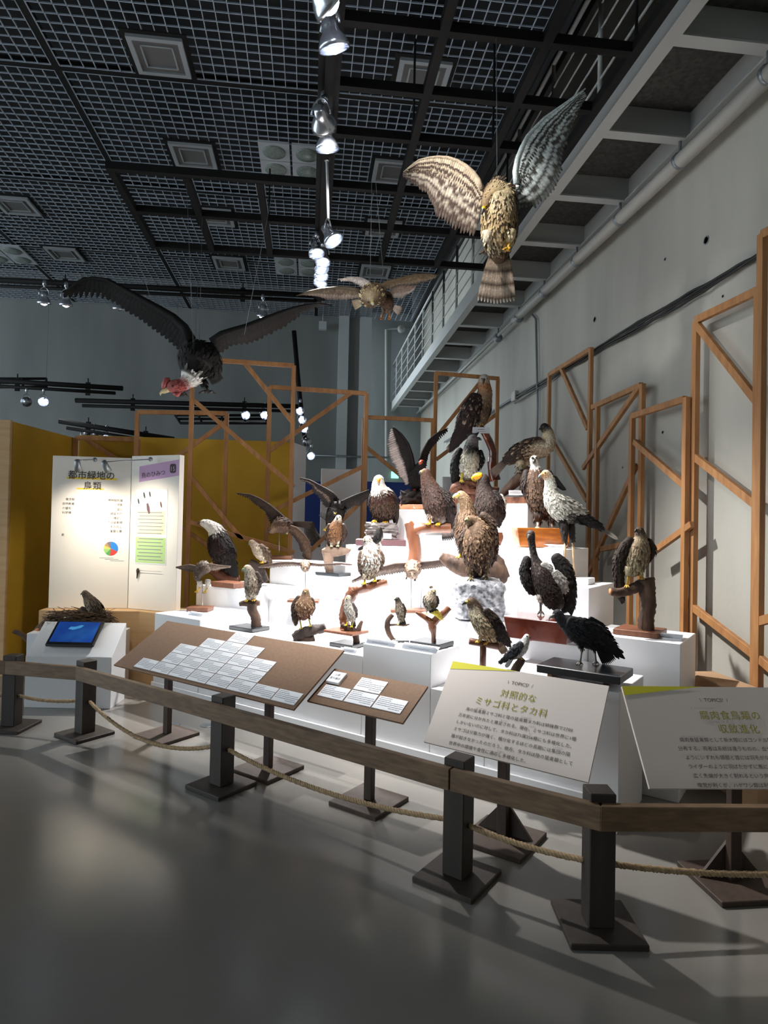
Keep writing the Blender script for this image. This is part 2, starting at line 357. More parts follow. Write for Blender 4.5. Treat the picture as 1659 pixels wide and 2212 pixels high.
for x in (-1.78, -1.15, -.51): gpart('grid_beam', x-.03, x+.03, GYS[4]+.03, GYS[6]-.03, zg, zg+.07)
for x, y in ((-.51, 7.0), (.75, 5.0), (1.4, 5.0), (1.98, 6.5), (.06, 6.25), (.06, 3.9), (.06, 8.4), (1.98, 3.8)):
    m = MB(); m.tube([(x, y, zg+.07), (x, y, ZC+.06)], .01, 6); build(m, 'hanger_rod', M['black'], gr)
def pipe_bar(px0, py0, px1, py1, Y, label, r=.035, double=.075):
    P, Q = aty(px0, py0, Y), aty(px1, py1, Y); t = thing('lighting_pipe', label, 'pipe', (P+Q)/2)
    m = MB(); m.tube([P, Q], r, 10); build(m, 'tube', M['black'], t)
    m = MB(); m.tube([P-Z_*double+nrm(Q-P)*.1, Q-Z_*double-nrm(Q-P)*.1], r*.7, 8); build(m, 'tube', M['black'], t)
    for k in (.25, .75):
        c = P+(Q-P)*k; m = MB(); m.box(c-Z_*double/2, X_*.03, Y_*.012, Z_*(double/2+r+.02)); m.tube([c+Z_*r, c+Z_*(r+.08)], .008, 6); build(m, 'pipe_clamp', M['black'], t, False)
    return t
pipe_bar(-60, 602, 708, 640, 8.68, 'long black double lighting pipe crossing beneath the ceiling behind the condor wing')
pipe_bar(-40, 820, 265, 839, 9.6, 'short black double pipe at the left edge against the back wall')
pipe_bar(163, 865, 645, 878, 9.9, 'black double lighting pipe low on the back wall under the condor')
pipe_bar(128, 910, 376, 949, 9.2, 'dark sloping lighting pipe above the ochre wall')
t = thing('lamp_pipe', 'upright black lamp pipe with a run of bright lamps before the back wall', 'pipe', aty(650, 880, 10.6))
m = MB(); m.tube([aty(635, 715, 10.6), aty(645, 830, 10.6), aty(655, 930, 10.6), aty(664, 962, 10.6)], .04, 10); build(m, 'pipe_tube', M['black'], t)
m = MB(); m.tube([aty(664, 962, 10.6), aty(665, 978, 10.6), aty(671, 984, 10.6)], .01, 6); build(m, 'lamp_arm', M['conduit'], t)
def ladder(px0, px1, py0, py1, Y, rungs, label):
    P, Q = aty(px0, py0, Y), aty(px1, py0, Y); R_ = aty(px0+(px1-px0)*.06, py1, Y-1.0); S_ = aty(px1, py1, Y-1.0); t = thing('ladder_truss', label, 'truss', (P+S_)/2)
    for a, b in ((P, Q), (R_, S_), ((P+R_)/2, (Q+S_)/2)):
        m = MB(); m.tube([a, b], .022, 6); build(m, 'rail', M['black'], t)
    for k in range(rungs):
        f = k/(rungs-1); m = MB(); m.tube([P+(Q-P)*f, R_+(S_-R_)*f], .018, 6); build(m, 'rung', M['black'], t)
    for q0 in (P, Q): m = MB(); m.tube([q0, np.array([q0[0], q0[1], ZC+.06])], .003, 5); build(m, 'hanger_wire', M['wire'], t)
ladder(378, 576, 897, 914, 10.9, 5, 'flat black ladder truss hanging behind the timber frames')
ladder(-60, 100, 818, 836, 10.9, 4, 'flat black ladder truss at the left edge high on the back wall')
# ------------------------------------------------------------------ vents and downlights in the ceiling
VENT = [((345, 120), 'nearest on the left side'), ((418, 335), 'directly right of the left runner, second row'), ((912, 168), 'above the crossing of the right grid beams'), ((850, 370), 'left of the raised hawk-eagle wing'), ((465, 468), 'behind the left hung grid beams'), ((495, 568), 'above the condor right wing'), ((140, 548), 'above the condor left wingtip'), ((35, 443), 'at the left edge'), ((828, 492), 'right of the hanging arm lamp'), ((810, 585), 'just above the flying buzzard')]
for (px, py), txt in VENT:
    c = atz(px, py, ZC-.012); t = thing('ceiling_vent', 'square pale metal ceiling vent '+txt, 'vent', c, 'square vents in the ceiling')
    h = .2
    m = MB(); m.box(c+Z_*.005, X_*(h+.06), Y_*(h+.06), Z_*.004); build(m, 'surround', M['black'], t, False)
    for sx, sy in ((1, 0), (-1, 0), (0, 1), (0, -1)):
        m = MB(); m.box(c+np.array([sx*h, sy*h, -.012]), X_*(.02 if sx else h+.02), Y_*(.02 if sy else h-.02), Z_*.014); build(m, 'frame_bar', M['ventmetal'], t, False)
    m = MB(); m.box(c-Z_*.004, X_*(h-.02), Y_*(h-.02), Z_*.004); build(m, 'louvre', M['ventgrey'], t, False)
    m = MB()
    for k in (-1, 1): m.box(c+np.array([k*(h-.075), 0, -.014]), X_*.006, Y_*(h-.07), Z_*.008); m.box(c+np.array([0, k*(h-.075), -.014]), X_*(h-.07), Y_*.006, Z_*.008)
    build(m, 'frame_bar', M['ventmetal'], t, False)
for (px, py), txt in (((625, 348), 'behind the hanging arm lamp'), ((640, 575), 'beside the far lamps of the track'), ((8, 548), 'at the left edge of the ceiling')):
    c = atz(px, py, ZC-.02); t = thing('downlight_panel', 'white panel of four round unlit downlights '+txt, 'downlight', c, 'downlight panels')
    for sx in (-1, 1):
        for sy in (-1, 1):
            q = c+np.array([sx*.17+.02, sy*.165, 0]); m = MB(); m.box(q, X_*.158, Y_*.16, Z_*.012); pn = build(m, 'panel_plate', M['downpanel'], t, False)
            m = MB(); m.lathe(q-Z_*.012, -Z_, [(0, .118), (.012, .118), (.012, .104), (.016, .1), (.02, .05), (.021, .002)], 20); build(m, 'lens', M['downglass'], pn)
# ------------------------------------------------------------------ spot lamps
STAGE_C = S(-1.7, .9, 1.0)
def lamp(pos, aim, label, lit=True, power=0.0, scale=1.0, arm=None, drop=None, bulb='bulb', cone=50, blend=1.0, colour=(1, .98, .96), group=None, fr=1.0):
    pos = np.asarray(pos, float); d = nrm(np.asarray(aim)-pos); t = thing('spot_lamp', label, 'lamp', pos, group); k = scale
    m = MB(); m.lathe(pos-d*.16*k, d, [(0, .015*k), (.005*k, .04*k), (.06*k, .045*k), (.085*k, .05*k), (.11*k, .07*k), (.14*k, .085*k), (.165*k, .09*k), (.165*k, .082*k), (.12*k, .06*k), (.10*k, .03*k)], 18); build(m, 'shade', M['lampshell'], t)
    m = MB(); m.sphere(pos-d*.026*k, .055*k, n=12, m=8); build(m, 'bulb', M[bulb] if lit else M['lampshell'], t)
    top = np.asarray(arm, float) if arm is not None else pos+np.array([0, 0, drop or .22*k])
    s = nrm(np.cross(d, Z_)+1e-6); P = []
    for i in range(9):
        a = math.pi*i/8; P.append(pos-d*.10*k+s*math.cos(a)*.065*k+Z_*math.sin(a)*.11*k)
    m = MB(); m.tube(P, .007*k, 6); build(m, 'yoke', M['lampshell'], t)
    m = MB(); m.tube([P[4], top], .012*k, 8); build(m, 'stem', M['lampshell'] if arm is None else M['white'], t)
    m = MB(); m.lathe(top-Z_*.05*k, Z_, [(0, .02*k), (.02*k, .028*k), (.06*k, .028*k), (.08*k, .016*k)], 10); build(m, 'track_adapter', M['lampshell'], t)
    if power:
        l = bpy.data.lights.new('spot_light', 'SPOT'); l.energy = power; l.spot_size = math.radians(cone); l.spot_blend = blend; l.shadow_soft_size = .05*fr; l.color = colour
        lo = bpy.data.objects.new('spot_light', l); link(lo, t); lo.location = tuple(d*.07*k)
        lo.rotation_euler = Vector(d).to_track_quat('-Z', 'Y').to_euler()
    return t
ZL = 4.36
aims = [S(-.6, .8, .9), S(-1.5, .8, .9), S(-1.1, 1.1, 1.3), S(-2.3, .8, 1.0), S(-.7, 1.1, 1.2), S(-3.0, .8, 1.0), S(-2.0, 1.2, 1.3), S(-2.7, .5, .9), S(-3.5, .8, 1.0), S(-1.7, .7, .8)]
LP = [((716, 14), 1.15, 'nearest glowing spot lamp at the top edge of the track'), ((722, 104), 1.05, 'second bright spot lamp tilted under the nearest one'), ((700, 272), 1.0, 'white spot lamp with curved bracket midway on the track'), ((707, 322), 1.0, 'bell shaped spot lamp just above the hanging white rod'), ((684, 548), .95, 'small spot lamp turned left below the hanging arm lamp'), ((697, 566), .95, 'first of the far lamp row on the track'), ((695, 582), .95, 'second of the far lamp row on the track'), ((694, 597), .95, 'third of the far lamp row on the track'), ((692, 612), .95, 'last of the far lamp row on the track')]
aims[0] = at(1070, 470, 4.2); aims[2] = at(800, 635, 6.6); aims[4:9] = [S(-2.4, 1.0, 1.1), S(-3.0, .7, .9), S(-2.2, 1.4, 1.3), S(-2.8, 1.1, 1.0), S(-3.7, .8, 1.0)]
for i, ((px, py), sc, lb) in enumerate(LP):
    lamp(atz(px, py, ZL), aims[i], lb, power=SPOT_W*(.2, 1.15, .11, 1.15)[i] if i < 4 else SPOT_W*1.2, scale=sc, cone=(46, 56, 40, 56)[i] if i < 4 else 48, group='spot lamps on the central track')
p0 = atz(706, 336, zg); p1 = p0-Z_*.62; lamp(p1+np.array([.07, -.05, -.1]), S(-.7, .9, 1.1), 'spot lamp on a long white hanging rod under the track', power=SPOT_W*1.3, scale=.95, arm=p0, cone=66, group='spot lamps on the central track')
for (px, py, on, lb) in ((95, 655, 1, 'leftmost spot lamp on the long black pipe'), (142, 659, 1, 'spot lamp on the long pipe under the condor wingtip'), (257, 668, 0, 'unlit spot lamp half hidden under the condor left wing'), (567, 684, 1, 'glaring spot lamp above the condor right wing')):
    lamp(aty(px, py, 8.6), (aty(px, py, 8.6)+np.array([-.2, .5, -1.5])), lb, lit=bool(on), power=FAR_W*.25*on, drop=.27, scale=.95, cone=50, group='spot lamps on the long pipe')
for (px, py, Y, on, lb) in ((57, 868, 9.6, 0, 'unlit lamp hanging at the left edge above the ochre wall'), (94, 868, 9.6, 1, 'bright lamp hanging left above the ochre wall'), (531, 897, 9.9, 1, 'bright lamp left of the pair under the low pipe'), (572, 897, 9.9, 1, 'bright lamp right of the pair under the low pipe'), (230, 949, 9.2, 1, 'bright lamp just above the top of the white book panel'), (184, 945, 9.2, 0, 'small unlit lamp on the sloping pipe, left one'), (204, 947, 9.2, 0, 'small unlit lamp on the sloping pipe, right one'), (648, 888, 10.5, 1, 'top bright lamp on the upright lamp pipe'), (653, 907, 10.5, 1, 'middle bright lamp on the upright lamp pipe'), (657, 926, 10.5, 1, 'lower bright lamp on the upright lamp pipe'), (663, 955, 10.5, 0, 'round unlit lamp at the foot of the upright lamp pipe'), (672, 985, 10.5, 1, 'small bright lamp on a wire below the upright pipe')):
    p = aty(px, py, Y); lamp(p, p+np.array([.45, -1.0, -.45]), lb, lit=bool(on), power=FAR_W*.06*on, scale=.8, cone=120, group='lamps before the back wall')
# ------------------------------------------------------------------ white stage boxes
BLK = [  # u0, u1, v0, v1, z, label
 (-3.39, -1.70, 0, .62, .70, 'long low white stage box along the front left'), (-4.0, -3.393, 0, .7, .77, 'white stage box at the far left end of the front'),
 (-1.697, -1.16, 0, .38, .785, 'white stage box carrying the two small hawks behind cards'), (-1.157, -.78, 0, .38, .57, 'lowest white stage box hidden behind the first topic board'),
 (-.777, 0, 0, .51, .734, 'white stage box carrying the black vulture at the front right corner'),
 (-2.45, -1.70, .623, .79, .79, 'small white box under the red branch'), (-1.697, -1.30, .383, .57, .74, 'low white box behind the two small hawks'),
 (-3.39, -1.70, .793, 1.15, .885, 'wide white box of the second tier on the left'), (-4.32, -3.393, .703, 1.35, .95, 'tall white box beneath the fish eagle'),
 (-1.697, -.98, .573, 1.08, .92, 'white box beneath the silver rock'), (-.977, -.36, .513, .88, .86, 'white box beneath the red lacquer base'),
 (-.357, .185, .60, 1.10, .93, 'white box carrying the tree stump at the right end'), (-.697, -.45, .90, 1.50, 1.19, 'narrow white box beneath the secretary bird'), (-.977, -.70, .90, 1.08, 1.19, 'white box between the long-necked vulture and the orange trough'),
 (-1.35, -.703, 1.103, 1.68, 1.44, 'white box beneath the orange trough'), (-1.95, -1.353, 1.153, 1.5, 1.05, 'white box behind the driftwood block'),
 (-1.68, -1.23, 1.69, 2.25, 1.80, 'highest white box beneath the crested eagle log'), (-2.3, -1.353, 1.503, 1.687, 1.28, 'white box behind the polished T-shaped branch'),
 (-2.25, -1.953, 1.153, 1.5, 1.24, 'white box beneath the polished T-shaped branch'), (-2.9, -2.305, 1.303, 1.75, 1.395, 'white box beneath the bald eagle rock'),
 (-3.39, -2.255, 1.153, 1.30, 1.10, 'white box of the third tier on the left beneath the driftwood perch'), (-3.95, -2.905, 1.353, 1.70, 1.195, 'white box of the third tier beneath the brown kite'),
 (-2.78, -2.3, 1.753, 2.3, 1.745, 'high white box beneath the red-faced eagle'), (-2.28, -1.70, 1.69, 2.2, 1.5, 'white box beneath the twisted burl root'), (-2.1, -1.70, 2.203, 2.6, 1.76, 'rear white box beneath the varnished branch'),
]
for u0, u1, v0, v1, z, lb in BLK:
    c = S((u0+u1)/2, (v0+v1)/2, z/2)
    o = boxobj('stage_box', M['white'], c, EU*(u1-u0)/2, EV*(v1-v0)/2, Z_*z/2, bevel=.003); tag(o, lb, 'plinth', 'white stage boxes')
o = boxobj('plinth_step', M['white'], S(-2.0, -.012, .085), EU*2.0, EV*.010, Z_*.085, bevel=.002); tag(o, 'thin white skirting board along the foot of the stage front', 'skirting')
# ------------------------------------------------------------------ barrier with posts, rails and ropes
PP = [S(-6.2, -2.2), np.array([-2.2, 5.18, 0]), np.array([-1.604, 4.978, 0]), np.array([-.487, 3.974, 0]), np.array([.705, 2.886, 0]), np.array([1.187, 2.493, 0]), np.array([2.35, 2.40, 0])]
PP[0] = np.array([-3.5, 5.32, 0])
fence = thing('barrier_fence', 'dark wooden barrier of square posts on plates with a brown top rail', 'barrier', PP[3])
PW = .052
def ydir(i):
    a = PP[min(i+1, len(PP)-1)]-PP[max(i-1, 0)]
    if i == 5: a = PP[6]-PP[5]
    if i in (2, 3, 4): a = EU
    return nrm(a)
for i, p in enumerate(PP):
    d = ydir(i); n = np.array([-d[1], d[0], 0])
    if i == 5: d, n = nrm(np.array([1, -.12, 0])), nrm(np.array([.12, 1, 0]))
    m = MB(); m.box(p+Z_*.2875, d*PW, n*PW, Z_*.2625); po = build(m, 'post', M['darkwood'], fence, False, bevel=.004)
    m = MB(); m.box(p+Z_*.0125, d*.15, n*.15, Z_*.0125); build(m, 'base_plate', M['darkwood'], po, False, bevel=.004)
def rail(a, b, ea=0, eb=0):
    d = nrm(b-a); n = np.array([d[1], -d[0], 0]); o = n*(PW+.022)
    m = MB(); A, B = a+o-d*ea+Z_*.47, b+o+d*eb+Z_*.47; m.box((A+B)/2, (B-A)/2, n*.02, Z_*.048); build(m, 'rail', M['railwood'], fence, False, bevel=.003)
rail(PP[0], PP[1], .1, -.009); rail(PP[1], PP[2], -.008, -.016); rail(PP[2], PP[4], -.015, -.002); rail(PP[4], PP[5], .0, .03); rail(PP[5], PP[6], .03, .1)
def rope(a, b, za, zb, sag, label):
    d = nrm(b-a); a2, b2 = a+d*(PW+.004), b-d*(PW+.004); L = np.linalg.norm(b2-a2); nn = int(L/.012)
    t = thing('rope', label, 'rope', (a2+b2)/2+Z_*(za-sag), 'sisal ropes between the posts'); n = np.array([-d[1], d[0], 0])
    for k in range(3):
        P = []
        for i in range(nn+1):
            f = i/nn; c = a2+(b2-a2)*f+Z_*(za+(zb-za)*f-sag*4*f*(1-f)); ph = 2*math.pi*(f*L/.05+k/3); P.append(c+n*math.cos(ph)*.0072+Z_*math.sin(ph)*.0072)
        m = MB(); m.tube(P, .0076, 6); build(m, 'strand', M['rope'], t)
rope(PP[0], PP[1], .25, .245, .02, 'pale twisted rope leaving the frame at the left edge'); rope(PP[1], PP[2], .245, .25, .02, 'pale twisted rope in front of the tablet stand'); rope(PP[2], PP[3], .255, .235, .13, 'drooping pale twisted rope before the large brown caption board')
rope(PP[3], PP[4], .235, .25, .06, 'long pale twisted rope before the small brown caption board'); rope(PP[4], PP[5], .25, .25, .015, 'short pale twisted rope before the first topic board'); rope(PP[5], PP[6], .25, .23, .03, 'pale twisted rope leaving the frame at the right edge')
# ------------------------------------------------------------------ text
TXT = []
def text(body, name, mt, parent, o, xd, yd, size, align='LEFT', sx=1.0, lift=.0012, space=1.0, bold=0.0):
    cu = bpy.data.curves.new(name, 'FONT'); cu.body = body; cu.size = size; cu.align_x = align; cu.resolution_u = 2; cu.space_character = space; cu.offset = bold
    ob = bpy.data.objects.new(name, cu); COL.objects.link(ob); xd, yd = nrm(xd), nrm(yd); zd = np.cross(xd, yd); o = np.asarray(o)+zd*lift
    TXT.append((ob, name, mt, parent, o, xd*sx, yd))
def flush_text():
    bpy.context.view_layer.update(); dg = bpy.context.evaluated_depsgraph_get()
    for ob, name, mt, parent, o, xd, yd in TXT:
        me = bpy.data.meshes.new_from_object(ob.evaluated_get(dg)); n = len(me.vertices); a = np.empty(n*3, np.float32); me.vertices.foreach_get('co', a); a = a.reshape(-1, 3)
        Wd = np.outer(a[:, 0], xd)+np.outer(a[:, 1], yd)+o-(wloc(parent) if parent else 0); me.vertices.foreach_set('co', Wd.astype(np.float32).ravel()); me.materials.clear(); me.materials.append(mt); me.update()
        link(bpy.data.objects.new(name, me), parent)
    for ob, *_ in TXT: cu = ob.data; bpy.data.objects.remove(ob); bpy.data.curves.remove(cu)
# ------------------------------------------------------------------ caption stands
def stand(t, base, zt, gusset, d=EU, n=EV, plate=.165):
    m = MB(); m.box(base+Z_*.0125, d*plate, n*plate, Z_*.0125); build(m, 'base_plate', M['standwood'], t, False, bevel=.003)
    m = MB(); m.box(base+Z_*(zt/2+.0125), d*.026, n*.02, Z_*(zt/2-.0125)); build(m, 'leg', M['standwood'], t, False, bevel=.002)
    if gusset:
        m = MB(); q = [base+n*.03*s for s in (0,)]; a, b, c = base+d*-.15+Z_*.025, base+d*.15+Z_*.025, base+Z_*.20
        i = [m.vert(p+n*e) for e in (.021, .036) for p in (a, b, c)]; m.F += [(i[2], i[1], i[0]), (i[3], i[4], i[5]), (i[0], i[1], i[4], i[3]), (i[1], i[2], i[5], i[4]), (i[2], i[0], i[3], i[5])]; build(m, 'gusset', M['standwood'], t, False)
def slab_board(t, TL, TR, BL, BR, th, mt, name='board'):
    nn = nrm(np.cross(TR-TL, TL-BL)); m = MB(); i = [m.vert(p) for p in (BL, BR, TR, TL)]+[m.vert(p-nn*th) for p in (BL, BR, TR, TL)]
    m.F += [(i[0], i[1], i[2], i[3]), (i[7], i[6], i[5], i[4]), (i[0], i[4], i[5], i[1]), (i[1], i[5], i[6], i[2]), (i[2], i[6], i[7], i[3]), (i[3], i[7], i[4], i[0])]
    return build(m, name, mt, t, False), nn
def card(t, o, xd, yd, nn, w, h, r, title=None, lines=6):       # caption card with lines of small print
    m = MB(); c = o+xd*w/2+yd*h/2+nn*.003; m.box(c, xd*w/2, yd*h/2, nn*.0025); k = build(m, 'caption_card', M['paper'], t, False)
    m = MB()
    for j in range(lines):
        y = h*(.88-.72*j/(lines-1)); x = .07*w
        while x < w*(.93 if 1 < j < lines-1 else (.42 if j <= 1 else .9)):
            q = r.uniform(.04, .13)*w
            if j == lines-1 and x < .55*w: x = .55*w
            c0 = o+xd*x+yd*y+nn*.0062; hh = .016*h+.002 if j else .03*h
            m.poly([c0-yd*hh/2, c0+xd*q-yd*hh/2, c0+xd*q+yd*hh/2, c0+yd*hh/2]); x += q+.012*w
    build(m, 'print', M['inkpale'], k, False)
    m = MB(); c0 = o+nn*.0058; m.poly([c0, c0+xd*.02*w, c0+xd*.02*w+yd*h, c0+yd*h]); build(m, 'gold_edge', M['yellowmark'] if False else M['brownbase'], k, False)
r3 = random.Random(3)
# large brown board
TL, TR, BL, BR = S(-3.38, -.33, .80), S(-1.60, -.33, .80), S(-3.38, -.78, .53), S(-1.60, -.78, .53)
t = thing('caption_stand', 'large brown slanted caption board full of white cards on two legs', 'caption board', S(-2.5, -.52, 0)); stand(t, S(-3.1, -.51), .665, False); stand(t, S(-2.05, -.52), .66, False)
_, nn = slab_board(t, TL, TR, BL, BR, .012, M['board']); xd, yd = nrm(TR-TL), nrm(TL-BL); H = np.linalg.norm(TL-BL)
for y0, c0, c1 in ((.426, 4, 4), (.326, 3, 5), (.226, 2, 6), (.126, 2, 6), (.026, 1, 8), (-.0, 0, -1)):
    for k in range(c0, c1+1): card(t, BL+xd*(.017+.1945*k)+yd*y0, xd, yd, nn, .190, .093, r3)
# small brown board
TL, TR, BL, BR = S(-1.615, -.40, .695), S(-.94, -.40, .695), S(-1.615, -.65, .55), S(-.94, -.65, .55)
t = thing('caption_stand', 'small brown slanted caption board with five cards on one leg', 'caption board', S(-1.25, -.51, 0)); stand(t, S(-1.25, -.51), .61, False)
_, nn = slab_board(t, TL, TR, BL, BR, .012, M['board']); xd, yd = nrm(TR-TL), nrm(TL-BL)
for k in range(3): card(t, BL+xd*(.036+k*.199)+yd*.053, xd, yd, nn, .193, .095, r3)
card(t, BL+xd*.233+yd*.157, xd, yd, nn, .193, .1, r3)
m = MB(); o = BL+xd*.03+yd*.162; m.box(o+xd*.05+yd*.045+nn*.01, xd*.05, yd*.045, nn*.01); k = build(m, 'title_block', M['paper'], t, False, bevel=.002)
text('上部', 'title_text', M['ink'], k, o+xd*.03+yd*.055+nn*.0202, xd, yd, .02); text('吊り展示', 'title_text', M['ink'], k, o+xd*.012+yd*.024+nn*.0202, xd, yd, .02)
# topic boards
def topic(TL, TR, BL, BR, base, lab, heads, hx, hy, body, bx, by, bs, bstep, lx, d, n, ruby=(), gl=1.0):
    t = thing('topic_stand', lab, 'topic board', base); stand(t, base, .60, True, d, n, .17)
    b, nn = slab_board(t, TL, TR, BL, BR, .014, M['topic']); xd, yd = nrm(TR-TL), nrm(TL-BL); Wd, H = np.linalg.norm(TR-TL), np.linalg.norm(TL-BL)
    m = MB(); q = lambda x, y: TL+xd*x-yd*y+nn*.0015
    m.poly([q(0, .048), q(Wd*.45, 0.0), q(0, 0)][::1]); m.F = [f if np.cross(np.array(m.V[f[1]])-m.V[f[0]], np.array(m.V[f[2]])-m.V[f[0]]) @ nn > 0 else f[::-1] for f in m.F]; build(m, 'corner_print', M['lime'], t, False)
    text('\\  TOPICS!  /', 'topics_text', M['ink'], t, q(Wd*lx, .077), xd, yd, .026, 'CENTER', lift=.0005)
    for h, x, y, s in zip(heads, hx, hy, (.047, .047)): text(h, 'heading_text', M['olive'], t, q(Wd*x, y), xd, yd, s, 'CENTER', lift=.0005, space=1.1)
    for i, l in enumerate(body): text(l, 'body_text', M['ink'], t, q(bx[i], by+bstep*i), xd, yd, bs, lift=.0005, space=1.06)
    for s, x, y in ruby: text(s, 'ruby_text', M['inkpale'], t, q(x, y), xd, yd, .0095, lift=.0005)
    return t
topic(S(-.81, -.35, .845), S(.04, -.35, .845), S(-.81, -.65, .48), S(.04, -.65, .48), S(-.455, -.44, 0),
      'pinkish topic board with lime corner and olive heading, beside the small brown board', ['対照的な', 'ミサゴ科とタカ科'], (.50, .47), (.15, .215),
      ['海の猛禽類ミサゴ科と陸の猛禽類タカ科は姉妹群で2700', '万年前に分かれたと推定される。現在、ミサゴ科は世界に1種', 'しかいないのに対して、タカ科は71属256種にも多様化した。', 'ミサゴは分散力が強く、種分化するほどの長期には集団の隔', '離が起きなかったのだろう。他方、タカ科は陸の猛禽類として', '世界中の環境や食性に適応し多様化した。'],
      [.17, .14, .14, .14, .14, .14], .262, .0218, .0385, .49, EU, EV, ruby=[('もうきんるい', .225, .242), ('もうきんるい', .47, .242), ('すいてい', .37, .28), ('げんざい', .52, .28), ('ぞく', .53, .318), ('しゅうだん', .66, .356), ('てきおう', .40, .435)])
xa = X_*1.0; n2 = Y_*1.0
topic(np.array([1.51, 2.95, .845]), np.array([2.38, 2.89, .845]), np.array([1.49, 2.65, .48]), np.array([2.36, 2.59, .48]), np.array([1.948, 2.74, 0]),
      'pinkish topic board with lime corner at the right edge of the picture', ['腐肉食鳥類の', '収斂進化'], (.55, .57), (.16, .225),
      ['腐肉食猛禽類として新大陸にはコンドル類が、旧大', '分布する。両者は系統は違うものの、血や腐肉がつ', 'ようにいずれも頭部と首には羽毛がない種が多く', 'ライダーのように羽ばたかずに風に乗りゆっくり', '広く先端が大きく割れるという共通する特徴が', '嗅覚が利くが、ハゲワシ類は利かないという違'],
      [.2, .18, .2, .2, .21, .215], .268, .0222, .0400, .49, X_, Y_, ruby=[('ふ　にくしょく ちょうるい', .30, .112), ('しゅうれん　しん か', .37, .178), ('ふにくしょくもうきんるい', .21, .248)])
# ------------------------------------------------------------------ ochre walls, book panel, tablet stand
def wallobj(name, mt, a, b, z0, z1, th, label, cat):
    a, b = np.array([*a, 0.]), np.array([*b, 0.]); d = nrm(b-a); n = np.array([-d[1], d[0], 0]); m = MB(); m.box((a+b)/2+n*th/2+Z_*(z0+z1)/2, (b-a)/2, n*th/2, Z_*(z1-z0)/2)
    return tag(build(m, name, mt, None, False, bevel=.004), label, cat)
wallobj('partition_wall', M['ochre'], (-2.98, 6.85), (-2.80, 8.1), 0, 2.55, .06, 'lit ochre yellow partition wall at the left edge', 'partition')
wallobj('partition_wall', M['ochre'], (-2.80, 8.16), (-.235, 8.10), 0, 2.60, .08, 'dim ochre yellow partition wall behind the timber frames', 'partition')
wallobj('partition_end', M['white'], (-.23, 8.1), (-.06, 8.6), 0, 2.60, .03, 'pale grey end face of the ochre partition beside the white panel', 'partition')
wallobj('partition_end', M['ply'], (-3.55, 6.79), (-2.985, 6.80), 0, 2.56, .05, 'pale plywood end panel at the left edge of the ochre wall', 'partition')
# base and book panel
def prism(m, pts, z0, z1):
    n = len(pts); i = [m.vert((x, y, z0)) for x, y in pts]+[m.vert((x, y, z1)) for x, y in pts]
    m.F.append(tuple(i[:n][::-1])); m.F.append(tuple(i[n:])); m.F += [(i[k], i[(k+1) % n], i[n+(k+1) % n], i[n+k]) for k in range(n)]
bp = thing('book_panel', 'tall white open-book display panel with printed pages on a plywood base', 'display panel', (-1.9, 6.5, 0))
m = MB(); prism(m, [(-2.53, 6.46), (-1.60, 6.42), (-1.20, 6.12), (-1.10, 6.30), (-1.10, 6.72), (-2.53, 6.72)], 0, .71); build(m, 'base', M['ply'], bp, False)
A, B, Cc = np.array([-2.50, 6.60, 0]), np.array([-1.765, 6.62, 0]), np.array([-1.245, 6.33, 0])
def page(a, b, z0, z1, th, name):
    d = nrm(b-a); n = np.array([-d[1], d[0], 0]); m = MB(); m.box((a+b)/2+n*th/2+Z_*(z0+z1)/2, (b-a)/2, n*th/2, Z_*(z1-z0)/2); return build(m, name, M['panelwhite'], bp, False, bevel=.003), d, -n
pl, dl, nl = page(A, B, .712, 2.20, .05, 'page'); pr_, dr, nr = page(B+np.array([.004, -.004, 0]), Cc, .712, 2.22, .07, 'page')
q = lambda x, z: A+dl*x+Z_*z+nl*.001
def strip(nm, mt, x0, z0, x1, z1, par, f=None, e=.0):
    g = f or q; m = MB(); n_ = nl if f is None else nr; m.poly([g(x0, z0)+n_*e, g(x1, z0)+n_*e, g(x1, z1)+n_*e, g(x0, z1)+n_*e]); return build(m, nm, mt, par, False)
strip('marker_stripe', M['yellowmark'], .135, 1.975, .60, 1.995, pl); strip('marker_stripe', M['yellowmark'], .23, 1.875, .48, 1.89, pl)
text('都市緑地の', 'heading_text', M['ink'], pl, q(.145, 1.985), dl, Z_, .088, lift=.002, bold=.001); text('鳥類', 'heading_text', M['ink'], pl, q(.29, 1.885), dl, Z_, .082, lift=.002, space=1.1, bold=.001)
for i, (l, r_) in enumerate((('東京都', '博物館附属'), ('自然教育', 'ンド現象'), ('の緩和', '国立'), ('科学博', '調査を行'), ('', 'から確認し'), ('', 'では猛禽類'), ('', 'その向上'), ('', '重要な要'), ('素', ''))):
    if l: text(l, 'body_text', M['ink'], pl, q(.10+(.03 if i == 0 else 0), 1.765-.0435*i), dl, Z_, .0285, lift=.0015)
    if r_: text(r_, 'body_text', M['ink'], pl, q(.665, 1.765-.0435*i), dl, Z_, .0285, 'RIGHT', lift=.0015)
